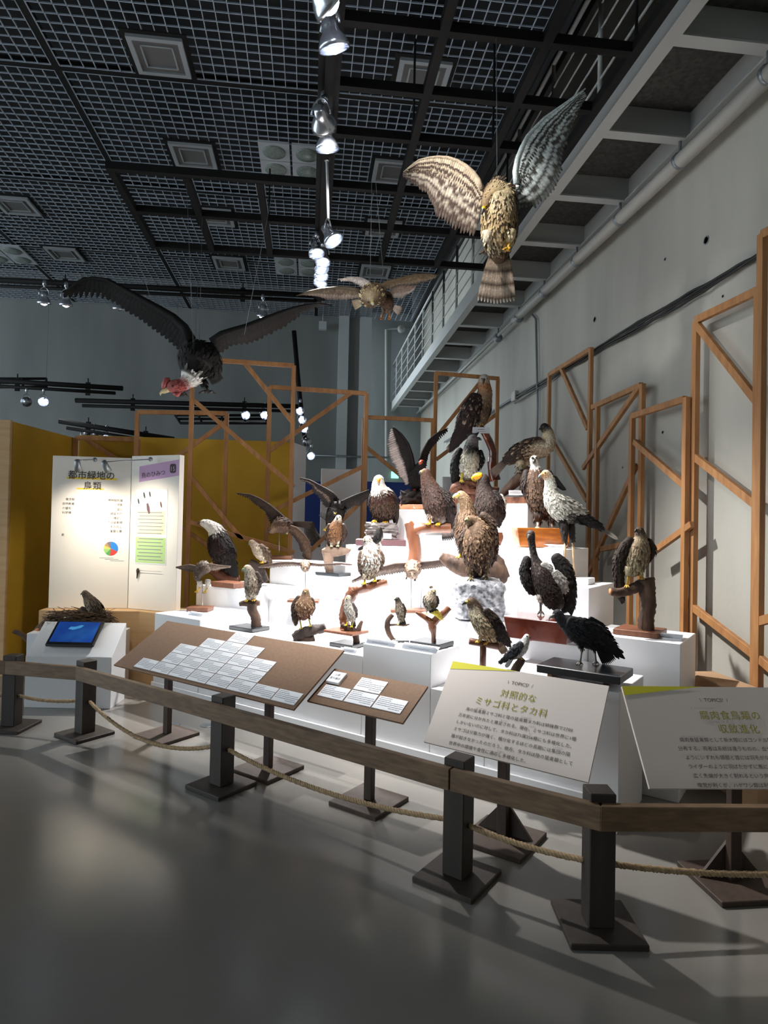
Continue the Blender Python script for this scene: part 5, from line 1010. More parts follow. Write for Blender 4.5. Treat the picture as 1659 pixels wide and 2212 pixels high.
# --- Steller's eagle
D = dV(k7, 1390, 1150, 1.45)
t = perch('orange-brown wood chunk beneath the dark eagle with the massive yellow beak', S(-1.2, 1.45, 1.441)); branch(k7, D-.02, [(1370, 1225, 50, 0), (1390, 1170, 48, 0), (1392, 1120, 40, 0)], M['redwood'], 'chunk', t, rough=.15)
b = Bird('sea_eagle', 'dark sea eagle with massive yellow beak and white shoulder, highest of the brown trio', k7, D, at(1055, 1140, D), face=(-.7, 0, .6))
b.body([(1262, 645, 52, 8, (60, 48, 44), (66, 52, 46)), (1264, 700, 62, 4, (64, 50, 46), (70, 54, 48)), (1278, 770, 88, 0, (58, 46, 42), (68, 52, 46)), (1304, 860, 116, 0, (54, 42, 40), (68, 52, 46)), (1324, 945, 108, 0, (54, 42, 40), (66, 52, 46)), (1340, 1010, 70, 0, (54, 42, 40), (70, 56, 50))], fl=36, tipm=1.4)
b.wing([(1418, 800, 26, 10), (1432, 850, 34, 0), (1432, 905, 28, -10)], (216, 210, 200), flat=1.2, fl=30, prim=3); b.wing([(1410, 890, 40, -10), (1420, 960, 36, -16), (1400, 1030, 18, -24)], (48, 40, 40), flat=1.3, fl=40, prim=6)
b.wing([(1350, 760, 40, 50), (1380, 850, 60, 56), (1395, 950, 46, 46), (1400, 1030, 20, 30)], (52, 42, 40), flat=.4, fl=44, prim=8, tipm=1.6); b.beak((1222, 618, 26), (1160, 636, 30), 30, (236, 172, 24), (230, 160, 20), (240, 176, 30)); b.eyes([(1242, 612)], 6, (230, 190, 90)); b.leg((1345, 1000, 26), (1355, 1050, 30), (1368, 1104, 34), 36, 12, (220, 212, 204), (236, 172, 26), 34); b.leg((1290, 1000, 30), (1290, 1050, 34), (1330, 1110, 34), 36, 12, (66, 52, 46), (236, 172, 26), 30)
# --- driftwood block with white-tailed eagle
D = dV(k7, 1000, 1400, .93)
t = perch('broad brown driftwood block behind the silver rock', S(-1.45, .95, .922)); branch(k7, D, [(880, 1330, 34, 0), (960, 1380, 64, 0), (1060, 1420, 84, 0), (1180, 1450, 100, -10), (1320, 1470, 120, -10), (1460, 1490, 110, -10), (1540, 1470, 60, -10)], M['bark'], 'driftwood', t, rough=.14)
branch(k7, D+.03, [(1330, 1320, 60, 0), (1400, 1420, 120, 0), (1470, 1540, 100, 0), (1480, 1680, 64, 0)], M['bark'], 'driftwood', t, rough=.16, seed=6); slab(*px(k7, 1465, 1722), .922, .22, .2, .05, M['mauve'], parent=t)
b = Bird('sea_eagle', 'pale-headed brown eagle with big yellow beak peering left behind the mottled eagle', k7, D, at(1000, 1200, D), face=(-.85, 0, .5))
b.body([(1062, 790, 46, 10, (150, 120, 88), (160, 132, 100)), (1092, 835, 56, 6, (146, 116, 86), (156, 128, 96)), (1112, 905, 68, 2, (130, 102, 76), (140, 112, 84)), (1116, 980, 90, 0, (104, 80, 60), (120, 94, 70)), (1112, 1080, 106, 0, (92, 70, 54), (104, 80, 60)), (1110, 1190, 98, 0, BR_, (96, 74, 56)), (1110, 1270, 60, 0, BR_, BR_)], fl=36, tipm=1.5)
b.wing([(1045, 960, 26, 10), (1036, 1060, 40, 6), (1050, 1150, 26, 0)], (82, 64, 50), flat=1.0, fl=38, prim=5); b.beak((1034, 790, 30), (990, 806, 34), 22, (232, 220, 150), (214, 196, 110), (226, 206, 70)); b.eyes([(1046, 772)], 6, (214, 190, 90)); b.leg((1080, 1250, 10), (1062, 1300, 14), (1048, 1345, 18), 36, 12, (96, 74, 56), (226, 190, 50), 36)
# --- mottled eagle on silver rock
D = dz(k7, 1215, 1890, .92)-.05
rock(at(*px(k7, 1218, 1714), D)-np.array([0, 0, .0]), (.178, .14, .148), M['silver'], 'silver_rock', 'crumpled silver-grey rock beneath the big mottled eagle', 'rock', seed=5, amp=.16, freq=1.6, boxy=.75)
b = Bird('steppe_eagle', 'big mottled brown eagle standing upright on the silver rock', k7, D, at(1035, 1250, D), face=(-.35, 0, .93))
b.body([(1136, 1012, 46, 34, (120, 94, 68), (130, 106, 78)), (1162, 1030, 66, 14, (122, 96, 70), (128, 102, 76)), (1190, 1090, 112, 4, (116, 90, 66), (122, 96, 70)), (1206, 1190, 142, 0, (96, 74, 56), (110, 86, 64)), (1212, 1300, 138, 0, (84, 64, 50), (100, 76, 58)), (1212, 1400, 108, 0, (76, 58, 46), (84, 64, 50)), (1212, 1470, 62, -10, DB, (70, 54, 44))], fl=42, tipm=1.5, spots=((168, 140, 106), .12), jit=.25)
b.wing([(1262, 968, 36, -20), (1320, 1030, 42, -14), (1345, 1110, 40, -10), (1355, 1220, 42, -10), (1350, 1330, 30, -16), (1335, 1390, 14, -20)], (90, 70, 54), flat=1.1, fl=42, prim=7, tipm=1.5); b.wing([(1110, 1100, 30, 6), (1084, 1180, 44, 0), (1090, 1280, 38, -6), (1112, 1360, 16, -16)], (86, 66, 52), flat=1.1, fl=42, prim=7, tipm=1.5)
b.beak((1112, 1010, 66), (1096, 1020, 78), 16, (120, 120, 90), (56, 56, 50), (186, 186, 110)); b.eyes([(1128, 990)], 6, (150, 120, 60)); b.leg((1150, 1410, 40), (1146, 1480, 44), (1152, 1540, 50), 40, 12, (120, 96, 72), (110, 96, 60), 40); b.leg((1282, 1410, 40), (1286, 1480, 44), (1290, 1532, 50), 40, 12, (126, 104, 80), (110, 96, 60), 40)
# --- cinereous vulture on orange trough
D = dV(k8, 900, 1640, 1.36)
t = perch('orange lacquered trough-shaped base beneath the dark brown vulture', S(-1.0, 1.36, 1.442)); slab(*px(k8, 905, 1716), 1.443, .42, .3, .15, M['orangebase'], parent=t, taper=.12, rot=-.15, D=D); slab(*px(k8, 905, 1725), 1.442, .34, .22, .002, M['blackbase'], 'foot_plate', t, rot=-.15, D=D)
b = Bird('cinereous_vulture', 'dark brown vulture with white-marked face standing on the orange trough', k8, D, at(1170, 1145, D), face=(-.1, 0, 1))
b.body([(848, 890, 46, 16, (70, 58, 50), (196, 188, 176)), (854, 935, 40, 12, (210, 204, 194), WH), (858, 975, 58, 8, DB, (120, 100, 84)), (862, 1040, 104, 0, (70, 54, 44), (96, 74, 56)), (878, 1140, 126, 0, (66, 50, 42), (104, 80, 60)), (898, 1250, 122, 0, (64, 50, 42), (92, 72, 54)), (925, 1350, 100, 0, (60, 46, 40), (78, 60, 48)), (945, 1410, 50, -10, DB, DB)], fl=44, tipm=1.5, jit=.28)
b.wing([(772, 1010, 34, -4), (770, 1110, 52, -6), (800, 1220, 46, -10), (838, 1320, 22, -16)], (62, 48, 42), flat=1.2, fl=44, prim=7); b.wing([(975, 1020, 44, -40), (1010, 1130, 46, -50), (1010, 1260, 40, -50), (990, 1360, 20, -50)], (62, 48, 42), flat=1.0, fl=44, prim=7)
m = MB()
for x, y, r_ in ((830, 868, 12), (868, 866, 12)): m.sphere(b.P(x, y, 58), r_*b.k, tuple(s2l((50, 44, 42))))
build(m, 'dark_eye_patch', M['horn'], b.o, True, True); b.beak((846, 896, 58), (840, 918, 76), 16, (80, 76, 74), (40, 38, 38)); b.eyes([(832, 868), (868, 866)], 6, (90, 60, 40)); b.leg((890, 1380, 30), (882, 1470, 34), (874, 1545, 38), 56, 16, (72, 56, 46), (196, 190, 178), 40); b.leg((1000, 1390, 30), (1010, 1480, 34), (1030, 1552, 38), 58, 16, (72, 56, 46), (196, 190, 178), 44)
namecard(at(*px(k8, 1020, 1728), D-.17)*np.array([1, 1, 0])+Z_*1.442, .2, .045, 'white name card lying before the orange trough', tilt=1.0)
# --- secretary bird
D = dV(k8, 1230, 2010, 1.18)
slab(*px(k8, 1285, 2058), 1.19, .16, .16, .045, M['white'], 'foot_block', label='small white block beneath the secretary bird feet', cat='block', D=D)
b = Bird('secretary_bird', 'pale grey long-legged secretary bird with orange face and long tail', k8, D, at(1215, 1255, D), face=(-.9, 0, .35))
b.body([(955, 1022, 42, 8, (196, 190, 176), (200, 160, 110)), (985, 1065, 46, 4, (196, 192, 180), (206, 202, 190)), (998, 1120, 54, 2, (190, 188, 178), (206, 204, 190)), (1004, 1190, 68, 0, (180, 178, 170), (210, 206, 192)), (1030, 1270, 90, 0, (176, 174, 168), (210, 206, 194)), (1085, 1350, 98, 0, (170, 168, 162), (200, 196, 184)), (1160, 1410, 86, -4, (90, 84, 80), (110, 102, 94)), (1240, 1440, 50, -10, (60, 54, 52), (70, 64, 60))], fl=36, tipm=1.2, bdir=nrm(-RT*.8-FW*.5))
b.wing([(1040, 1240, 46, 66), (1110, 1290, 72, 70), (1210, 1350, 68, 64), (1310, 1390, 36, 50)], (184, 180, 168), flat=.3, fl=56, prim=0, tipm=1.25); b.wing([(1150, 1400, 46, 52), (1260, 1430, 50, 46), (1370, 1470, 40, 36), (1470, 1520, 20, 24)], (44, 40, 40), flat=.3, fl=50, prim=7)
b.tail((1380, 1470, 0), (1640, 1640, -10), 16, 12, [(0, (90, 84, 80)), (.7, (110, 104, 98)), (.85, (206, 200, 190)), (1, (220, 216, 206))], n=5)
m = MB()
for j in range(7): blade(m, b.P(1010+j*8, 1040+j*14, 0), b.P(1070+j*13, 1075+j*16, -10), .016, RT, -FW, lambda u: s2l((60, 56, 54)), 4)
build(m, 'crest', M['plume'], b.o, True, True); b.beak((918, 1032, 20), (888, 1056, 22), 18, (140, 150, 150), (90, 100, 104), (226, 160, 90)); b.eyes([(950, 1010)], 7, (110, 80, 40))
b.leg((1120, 1420, 20), (1138, 1665, 20), (1132, 1905, 22), 46, 13, (66, 58, 54), (204, 168, 130), 26, feather=.6); b.leg((1180, 1440, -10), (1212, 1665, -10), (1226, 2010, -10), 40, 12, (60, 52, 50), (204, 168, 130), 30)
# --- long-necked white-rumped vulture on red base
D = dz(m1, 700, 925, .86)
t = perch('dark red lacquered boat-shaped base beneath the long-necked vulture', S(-.65, .65, .862)); slab(*px(m1, 715, 925), .885, .44, .30, .135, M['redbase'], parent=t, taper=.12); slab(*px(m1, 640, 928), .861, .05, .2, .024, M['brownbase'], 'foot', t); slab(*px(m1, 790, 940), .861, .05, .2, .024, M['brownbase'], 'foot', t)
b = Bird('white_backed_vulture', 'long bare-necked vulture with half-open wings on the red lacquered base', m1, D, at(1175, 1320, D), face=(-.2, 0, 1))
b.body([(618, 178, 30, 10, (74, 66, 62), (96, 88, 84)), (622, 215, 25, 8, (74, 64, 60), (88, 78, 74)), (632, 280, 22, 6, (80, 70, 66), (92, 82, 78)), (645, 345, 26, 4, (76, 66, 62), (88, 78, 74)), (662, 395, 46, 2, (206, 200, 192), (92, 78, 72)), (684, 450, 72, 0, (60, 50, 46), (70, 56, 52)), (716, 530, 88, 0, (56, 46, 42), (66, 54, 50)), (760, 610, 84, 0, (54, 44, 40), (62, 52, 48)), (800, 670, 60, -10, DB, DB)], fl=28, tipm=1.4)
b.wing([(590, 362, 30, -10), (578, 430, 36, -6), (592, 510, 40, -4), (630, 590, 28, -4)], (46, 40, 38), flat=.9, fl=32, prim=6); b.wing([(800, 345, 40, -10), (852, 420, 58, -6), (880, 520, 58, -4), (895, 620, 44, -8), (905, 710, 22, -14)], (54, 48, 46), flat=.6, fl=40, prim=8)
b.wing([(700, 400, 30, 40), (735, 430, 40, 34), (760, 480, 22, 28)], (222, 218, 210), flat=.4, fl=24, prim=0); b.wing([(790, 450, 26, 60), (830, 510, 40, 56), (860, 580, 22, 50)], (196, 190, 182), flat=.3, fl=30, prim=4); b.wing([(765, 590, 12, 70), (768, 630, 14, 70)], (220, 216, 208), flat=.5, fl=16, prim=0)
b.tail((840, 660, -20), (890, 742, -30), 24, 34, [(0, (44, 38, 36)), (1, (36, 32, 30))]); b.beak((608, 192, 28), (600, 214, 34), 14, (110, 104, 96), (60, 56, 54)); b.eyes([(606, 176)], 5, (110, 70, 40)); b.leg((688, 610, 30), (690, 670, 30), (690, 742, 34), 26, 9, (180, 172, 164), (92, 82, 76), 34); b.leg((790, 640, 10), (792, 690, 14), (792, 746, 16), 30, 9, (60, 50, 46), (150, 130, 116), 30)
# --- black vulture
D = dz(m1, 1010, 1225, .734)
t = perch('black slab with wooden feet beneath the black vulture', S(-.2, .25, .735)); slab(*px(m1, 1004, 1182), .778, .46, .27, .045, M['blackbase'], parent=t)
for q in (800, 1195): slab(*px(m1, q, 1185+(q-800)*.12), .735, .035, .2, .043, M['brownbase'], 'foot', t)
b = Bird('black_vulture', 'black vulture stooping to the left on a black slab at the front right', m1, D, at(1260, 1430, D), face=(-.9, -.1, .3))
b.body([(812, 748, 33, 4, (62, 64, 70), (58, 60, 64)), (836, 785, 40, 2, (52, 52, 56), (46, 46, 50)), (880, 815, 62, 0, BK, BK), (950, 865, 86, 0, BK, (38, 34, 34)), (1030, 905, 88, 0, BK, (38, 34, 34)), (1110, 955, 62, 0, BK, BK), (1150, 1000, 34, -6, BK, BK)], fl=30, tipm=1.4)
b.wing([(890, 815, 48, 64), (980, 850, 72, 70), (1080, 900, 66, 64), (1170, 965, 44, 50), (1245, 1030, 18, 40)], (44, 44, 48), flat=.3, fl=44, prim=9, tipm=1.3); b.wing([(1040, 790, 26, -50), (1120, 850, 30, -60), (1190, 930, 20, -66)], (38, 38, 40), flat=.4, fl=36, prim=5)
b.tail((1110, 970, 0), (1190, 1110, -10), 30, 46, [(0, (34, 32, 32)), (1, (44, 42, 44))]); b.beak((790, 762, 14), (748, 782, 16), 14, (120, 116, 112), (190, 186, 176), (60, 60, 64)); b.eyes([(806, 742)], 4, (40, 30, 26)); b.leg((970, 930, 20), (988, 1000, 20), (972, 1108, 22), 30, 7, (34, 30, 30), (120, 112, 100), 26); b.leg((1050, 950, -10), (1078, 1010, -10), (1088, 1102, -10), 28, 7, (34, 30, 30), (110, 102, 92), 26)
namecard(atz(*px(m1, 1080, 1238), .735), .2, .05, 'white name card before the black vulture slab', tilt=1.0)
# --- stump hawk on the right
D = dz(m1, 1400, 905, .93)
t = perch('rough barked stump with a side branch on a brown base at the right end', S(-.1, .85, .931)); slab(*px(m1, 1402, 893), .931, .27, .26, .035, M['brownbase'], parent=t)
branch(m1, D, [(1452, 868, 54, 0), (1450, 760, 54, 0), (1458, 650, 54, 0), (1452, 560, 58, 0), (1440, 500, 60, 0)], M['bark'], 'trunk', t, rough=.16, seed=8); branch(m1, D, [(1192, 590, 28, 30), (1260, 596, 32, 24), (1340, 575, 36, 14), (1420, 540, 42, 0)], M['bark'], 'side_branch', t, rough=.14, seed=9); m = MB(); k_ = D/FPX/3.318; p_ = at(*px(m1, 1190, 590), D-30*k_); m.lathe(p_, -nrm(RT), [(-.004, 23*k_), (.004, 23*k_), (.005, .001)], 14); build(m, 'cut_end', M['cutwood'], t)
b = Bird('mountain_hawk', 'cream-chested brown hawk with drooping wing on the barked stump', m1, D, at(1370, 1250, D), face=(-.35, 0, .93))
b.body([(1398, 158, 34, 6, (84, 66, 54), (110, 90, 74)), (1404, 200, 42, 4, BR_, (176, 156, 126)), (1398, 255, 70, 0, BR_, (168, 146, 114)), (1384, 330, 80, 0, BR_, (176, 156, 122)), (1368, 400, 68, 0, BR_, (190, 172, 138)), (1352, 450, 38, 0, BR_, (200, 184, 150))], fl=32, tipm=1.35, spots=((120, 92, 70), .15))
b.wing([(1330, 225, 34, 0), (1296, 280, 48, -6), (1262, 360, 44, -12), (1250, 470, 34, -20), (1262, 580, 26, -26), (1272, 640, 12, -30)], (72, 58, 48), flat=.7, fl=40, prim=8); b.wing([(1462, 240, 34, 0), (1478, 300, 36, -6), (1456, 366, 20, -12)], (78, 62, 50), flat=.9, fl=34, prim=5)
b.beak((1374, 152, 30), (1364, 166, 34), 10, (50, 48, 48)); b.eyes([(1388, 144)], 5, (226, 180, 50)); b.leg((1325, 410, 26), (1316, 480, 28), (1308, 556, 30), 30, 9, (204, 188, 150), (196, 160, 70), 30); b.leg((1400, 420, 20), (1405, 465, 24), (1415, 500, 26), 30, 9, (196, 178, 140), (196, 160, 70), 30)
namecard(atz(*px(m1, 1555, 925), .931), .23, .05, 'white name card at the right end of the stage beside the stump', tilt=1.0)
# --- honey buzzard on T perch
D = dz(m1, 278, 1130, .735)-.02
t = perch('tan wooden T-shaped perch at the front of the stage', atz(*px(m1, 278, 1130), .735)); m = MB(); m.lathe(at(*px(m1, 178, 945), D), at(*px(m1, 384, 984), D)-at(*px(m1, 178, 945), D), [(0, .018), (.004, .021), (np.linalg.norm(at(*px(m1, 384, 984), D)-at(*px(m1, 178, 945), D)), .021)], 12); build(m, 'cross_bar', M['brownbase'], t)
pT = at(*px(m1, 278, 965), D); m = MB(); m.tube([pT, np.array([pT[0], pT[1], .736])], .02, 12); build(m, 'upright', M['brownbase'], t)
b = Bird('honey_buzzard', 'brown-backed cream-breasted hawk with crest looking left on the T-shaped perch', m1, D, at(1045, 1395, D), face=(-.8, 0, .5))
b.body([(196, 668, 40, 6, (92, 70, 54), (120, 96, 72)), (216, 700, 46, 4, (88, 66, 52), (206, 190, 162)), (236, 750, 60, 2, (78, 60, 48), (206, 188, 158)), (275, 815, 72, 0, (74, 56, 46), (204, 180, 146)), (320, 880, 64, 0, (72, 54, 46), (200, 170, 130)), (350, 925, 34, -6, DB, (196, 176, 146))], fl=28, tipm=1.4, spots=((130, 98, 70), .12), bdir=nrm(-RT*.8-FW*.5-UP*.1))
b.wing([(290, 735, 40, 36), (340, 800, 54, 36), (395, 880, 42, 26), (450, 955, 18, 16)], (70, 54, 46), flat=.4, fl=36, prim=8, tipm=1.5); b.tail((350, 910, 0), (440, 1035, -10), 18, 24, [(0, (196, 176, 146)), (1, (150, 128, 104))], bars=3, barcol=(130, 104, 82))
b.beak((162, 668, 16), (130, 684, 18), 13, (50, 50, 52), (30, 30, 32), (214, 190, 60)); b.eyes([(176, 655)], 6, (230, 190, 50)); b.leg((272, 880, 24), (262, 925, 24), (245, 952, 24), 26, 8, (206, 178, 138), (226, 180, 60), 24); b.leg((322, 890, 12), (318, 940, 14), (302, 966, 14), 26, 8, (206, 178, 138), (226, 180, 60), 24)
# --- small kite
D = dz(m1, 530, 1180, .735)-.03
t = perch('short brown wood stub beneath the small white-headed kite', atz(*px(m1, 530, 1180), .735)); branch(m1, D, [(505, 1175, 34, 0), (520, 1130, 32, 0), (545, 1095, 28, 0), (566, 1070, 22, 0)], M['bark'], 'stub', t, seed=13)
b = Bird('black_winged_kite', 'small white and grey kite looking right beside the lime topic board', m1, D, at(1115, 1420, D), face=(.6, 0, .7))
b.body([(590, 915, 22, 4, (220, 220, 222), WH), (580, 942, 30, 2, (190, 190, 196), WH), (556, 985, 42, 0, (120, 120, 128), WH), (528, 1030, 36, 0, (110, 110, 118), (220, 218, 214)), (500, 1060, 18, -6, GY, GY)], fl=20, tipm=1.1)
b.wing([(556, 965, 24, 30), (520, 1000, 34, 30), (470, 1045, 24, 22), (410, 1090, 10, 10)], (74, 74, 80), flat=.4, fl=28, prim=6); b.tail((490, 1060, -4), (438, 1135, -10), 8, 10, [(0, (190, 190, 192)), (1, (200, 200, 202))], n=5); b.beak((604, 918, 12), (616, 926, 14), 7, (60, 60, 62), (30, 30, 32), (226, 196, 60)); b.eyes([(592, 910)], 5, (150, 40, 30)); b.leg((540, 1040, 10), (545, 1058, 10), (550, 1074, 12), 12, 5, WH, (226, 190, 60), 14)
# --- fish eagle
D = dV(k6, 430, 650, 1.05)
t = perch('dark reddish log beneath the white-headed eagle at the left of the stage', S(-4.25, 1.05, .952)); branch(k6, D, [(300, 590, 34, 0), (380, 650, 50, 0), (450, 690, 56, 0), (540, 690, 44, 0)], M['root'], 'log', t, seed=15); branch(k6, D, [(330, 530, 20, 30), (320, 560, 28, 20), (350, 610, 40, 10)], M['root'], 'log_stub', t, seed=16)
slab(*px(k6, 460, 742), .951, .32, .2, .05, M['brownbase'], parent=t)
b = Bird('fish_eagle', 'dark-winged eagle with white head and tail looking left, leftmost large bird', k6, D, at(475, 1225, D), face=(-.85, 0, .45))
b.body([(240, 198, 34, 6, WH, WH), (275, 212, 44, 4, WH, WH), (318, 242, 56, 2, (226, 220, 214), WH), (336, 268, 66, 0, (200, 194, 188), WH), (350, 296, 78, 0, (56, 48, 46), (90, 78, 72)), (378, 390, 106, 0, (50, 42, 42), (70, 56, 52)), (412, 480, 92, 0, (50, 42, 42), (64, 52, 48)), (435, 560, 52, -6, DB, DB)], fl=34, tipm=1.3)
b.wing([(350, 300, 66, 50), (385, 390, 98, 54), (425, 480, 78, 46), (465, 560, 46, 34), (498, 620, 18, 24)], (48, 40, 42), flat=.35, fl=46, prim=9, tipm=1.4); b.tail((420, 540, -10), (435, 650, -20), 30, 46, [(0, WH), (1, (226, 222, 216))]); b.beak((214, 192, 14), (188, 200, 16), 14, (90, 94, 100), (40, 42, 44), (206, 186, 90)); b.eyes([(232, 186)], 5, (70, 50, 36)); b.leg((330, 470, 20), (335, 510, 22), (322, 538, 26), 26, 9, (206, 198, 190), (206, 186, 120), 26)
# --- small flying hawk on rod, front left
D = dz(k6, 225, 930, .77)
t = perch('brown wooden block with a thin rod at the front left', atz(*px(k6, 208, 955), .77)); slab(*px(k6, 208, 945), .771, .2, .16, .04, M['brownbase'], parent=t, rot=-.2); rodstand(k6, D, 226, 690, 915, t)
b = Bird('sparrowhawk', 'small grey-brown hawk diving head-on from a thin rod at the far left', k6, D, at(437, 1240, D), face=(-.2, -.4, .9))
b.body([(184, 660, 30, 30, (74, 62, 54), (84, 72, 64)), (192, 635, 40, 20, (84, 70, 60), (92, 78, 68)), (212, 600, 54, 0, (92, 76, 64), (110, 94, 82)), (240, 575, 56, -30, (110, 92, 80), (190, 182, 172)), (262, 570, 34, -60, GY, WH)], fl=26, tipm=1.4)
b.spread([(170, 570, 0), (120, 556, 0), (60, 562, 4), (0, 572, 8)], [(150, 622, -16), (100, 612, -16), (50, 600, -8), (8, 584, 0)], [(0, (110, 92, 80)), (1, (90, 74, 64))], (112, 94, 82), n=12, arm=12); b.spread([(240, 545, 0), (290, 552, -6), (370, 560, -12), (470, 566, -20)], [(270, 600, -30), (330, 604, -36), (390, 590, -36), (450, 578, -30)], [(0, (124, 106, 92)), (1, (150, 134, 120))], (120, 102, 88), n=12, arm=12)
b.tail((250, 560, -60), (232, 520, -110), 14, 30, [(0, (120, 104, 90)), (1, (100, 84, 72))]); b.beak((176, 672, 54), (172, 686, 58), 8, (50, 50, 50)); b.eyes([(168, 655), (202, 655)], 5, (230, 190, 50)); b.leg((200, 690, 10), (205, 745, 10), (180, 782, 14), 22, 6, (196, 188, 178), (214, 170, 40), 24); b.leg((272, 680, -10), (268, 745, -10), (252, 785, -6), 24, 6, (196, 188, 178), (214, 170, 40), 24)
namecard(atz(*px(k6, 160, 985), .771), .18, .045, 'white name card before the block with the diving hawk', tilt=1.0)
# --- small hawk on dark log behind
D = dV(k6, 700, 640, 1.1)
t = perch('dark sloping log on a black slab left of centre', S(-3.5, 1.1, .888)); branch(k6, D, [(630, 535, 30, 0), (680, 560, 34, 0), (730, 620, 34, 0), (765, 700, 36, 0)], M['darkbark'], 'log', t, seed=17); slab(*px(k6, 790, 740), .888, .22, .16, .03, M['blackbase'], parent=t)
b = Bird('goshawk', 'small pale-breasted hawk looking left on the dark sloping log', k6, D, at(560, 1215, D), face=(-.8, 0, .5))
b.body([(648, 365, 27, 4, (104, 88, 76), (150, 132, 112)), (668, 388, 33, 2, (110, 92, 78), (176, 160, 138)), (700, 425, 50, 0, (104, 86, 72), (186, 172, 150)), (735, 470, 46, 0, (100, 84, 70), (186, 174, 154)), (762, 510, 24, 0, BR_, (170, 156, 136))], fl=24, tipm=1.35, bdir=nrm(-RT*.8-FW*.5))
b.wing([(715, 395, 30, 24), (755, 440, 38, 26), (785, 490, 24, 20), (805, 530, 10, 14)], (104, 84, 68), flat=.4, fl=30, prim=6); b.tail((770, 510, -4), (822, 580, -10), 10, 16, [(0, (96, 80, 68)), (1, (80, 66, 58))], n=6); b.beak((628, 370, 8), (614, 380, 10), 8, (70, 70, 70), (40, 40, 40), (214, 190, 60)); b.eyes([(640, 358)], 5, (230, 180, 50)); b.leg((735, 490, 14), (738, 512, 14), (736, 536, 16), 16, 6, (196, 184, 162), YF, 20)
# --- kite flying on rod
D = dV(m2, 475, 960, 1.52)
t = perch('brown slab and thin rod carrying the banking kite', S(-3.75, 1.5, 1.196)); slab(*px(m2, 485, 985), 1.197, .26, .16, .035, M['brownbase'], parent=t, rot=-.1, D=D); rodstand(m2, D, 475, 690, 962, t)
b = Bird('black_kite', 'dark brown kite banking steeply on a rod before the ochre wall', m2, D, at(600, 1120, D), face=(-.6, -.4, .6))
b.body([(405, 668, 40, 30, (96, 72, 54), (150, 122, 96)), (435, 645, 62, 16, (84, 62, 48), (110, 84, 64)), (480, 625, 84, 0, (74, 56, 44), (96, 72, 56)), (535, 615, 72, -20, DB, BR_), (580, 612, 40, -40, DB, BR_)], fl=40, tipm=1.4, jit=.25)
b.spread([(560, 585, 0), (470, 495, 6), (380, 420, 10), (280, 355, 16), (180, 312, 22), (52, 302, 30)], [(400, 640, -40), (372, 560, -36), (330, 480, -26), (250, 425, -10), (175, 362, 6), (70, 318, 20)], [(0, DB), (.6, (70, 54, 44)), (1, (44, 36, 32))], (70, 54, 42), n=22, arm=18, fing=1)
b.spread([(560, 625, 0), (640, 645, 6), (710, 700, 10), (770, 780, 14), (795, 860, 16), (790, 965, 20)], [(570, 690, -30), (620, 740, -30), (665, 810, -24), (695, 890, -16), (715, 950, -4), (750, 975, 6)], [(0, (84, 64, 50)), (.6, (90, 70, 58)), (1, (44, 36, 32))], (100, 76, 56), n=20, arm=18, fing=1)
b.tail((590, 600, -30), (800, 622, -80), 16, 34, [(0, (90, 72, 60)), (1, (80, 64, 54))]); b.beak((376, 680, 56), (362, 692, 60), 12, (50, 48, 48)); b.eyes([(392, 660)], 6, (130, 90, 50), hr=40); b.leg((420, 660, -20), (410, 690, -20), (400, 700, -18), 22, 6, WH, (196, 170, 80), 16); b.leg((540, 660, -20), (545, 690, -20), (550, 705, -18), 24, 6, WH, (196, 170, 80), 16)
# --- buzzard on stump
D = dz(k6, 630, 1110, .70)
t = perch('twisted brown stump on a black slab at the front left', atz(*px(k6, 640, 1100), .70)); branch(k6, D, [(545, 890, 18, 0), (590, 880, 26, 4), (650, 880, 30, 0), (715, 880, 22, 0)], M['bark'], 'fork', t, seed=18); branch(k6, D, [(655, 880, 44, 0), (650, 940, 40, 0), (678, 1000, 40, 0), (690, 1085, 46, 0)], M['bark'], 'trunk', t, seed=19); slab(*px(k6, 625, 1105), .701, .28, .2, .03, M['blackbase'], parent=t)
b = Bird('buzzard', 'pale grey streaked buzzard with green-tinged beak on the twisted stump', k6, D, at(543, 1300, D), face=(-.5, 0, .8))
b.body([(612, 588, 38, 6, (132, 120, 108), (176, 166, 150)), (630, 625, 46, 4, (120, 106, 94), (180, 168, 150)), (645, 680, 62, 0, (96, 82, 72), (176, 164, 146)), (650, 740, 64, 0, (84, 72, 64), (150, 134, 116)), (645, 800, 48, 0, (84, 72, 64), (196, 186, 170)), (640, 840, 26, -6, BR_, (200, 190, 176))], fl=28, tipm=1.4, spots=((96, 80, 68), .3))
b.wing([(690, 630, 22, 0), (706, 690, 30, -6), (690, 760, 26, -10), (670, 810, 12, -14)], (74, 62, 56), flat=1.0, fl=32, prim=6); b.beak((580, 592, 24), (562, 604, 28), 12, (130, 150, 120), (60, 66, 60), (140, 170, 110)); b.eyes([(594, 578)], 5, (210, 180, 70)); b.leg((618, 810, 26), (612, 840, 28), (605, 862, 30), 22, 7, (196, 188, 172), YF, 22); b.leg((668, 810, 22), (668, 838, 24), (668, 858, 26), 22, 7, (196, 188, 172), YF, 22)
namecard(atz(*px(k6, 560, 1112), .701), .16, .045, 'white name card before the twisted stump', tilt=1.0)
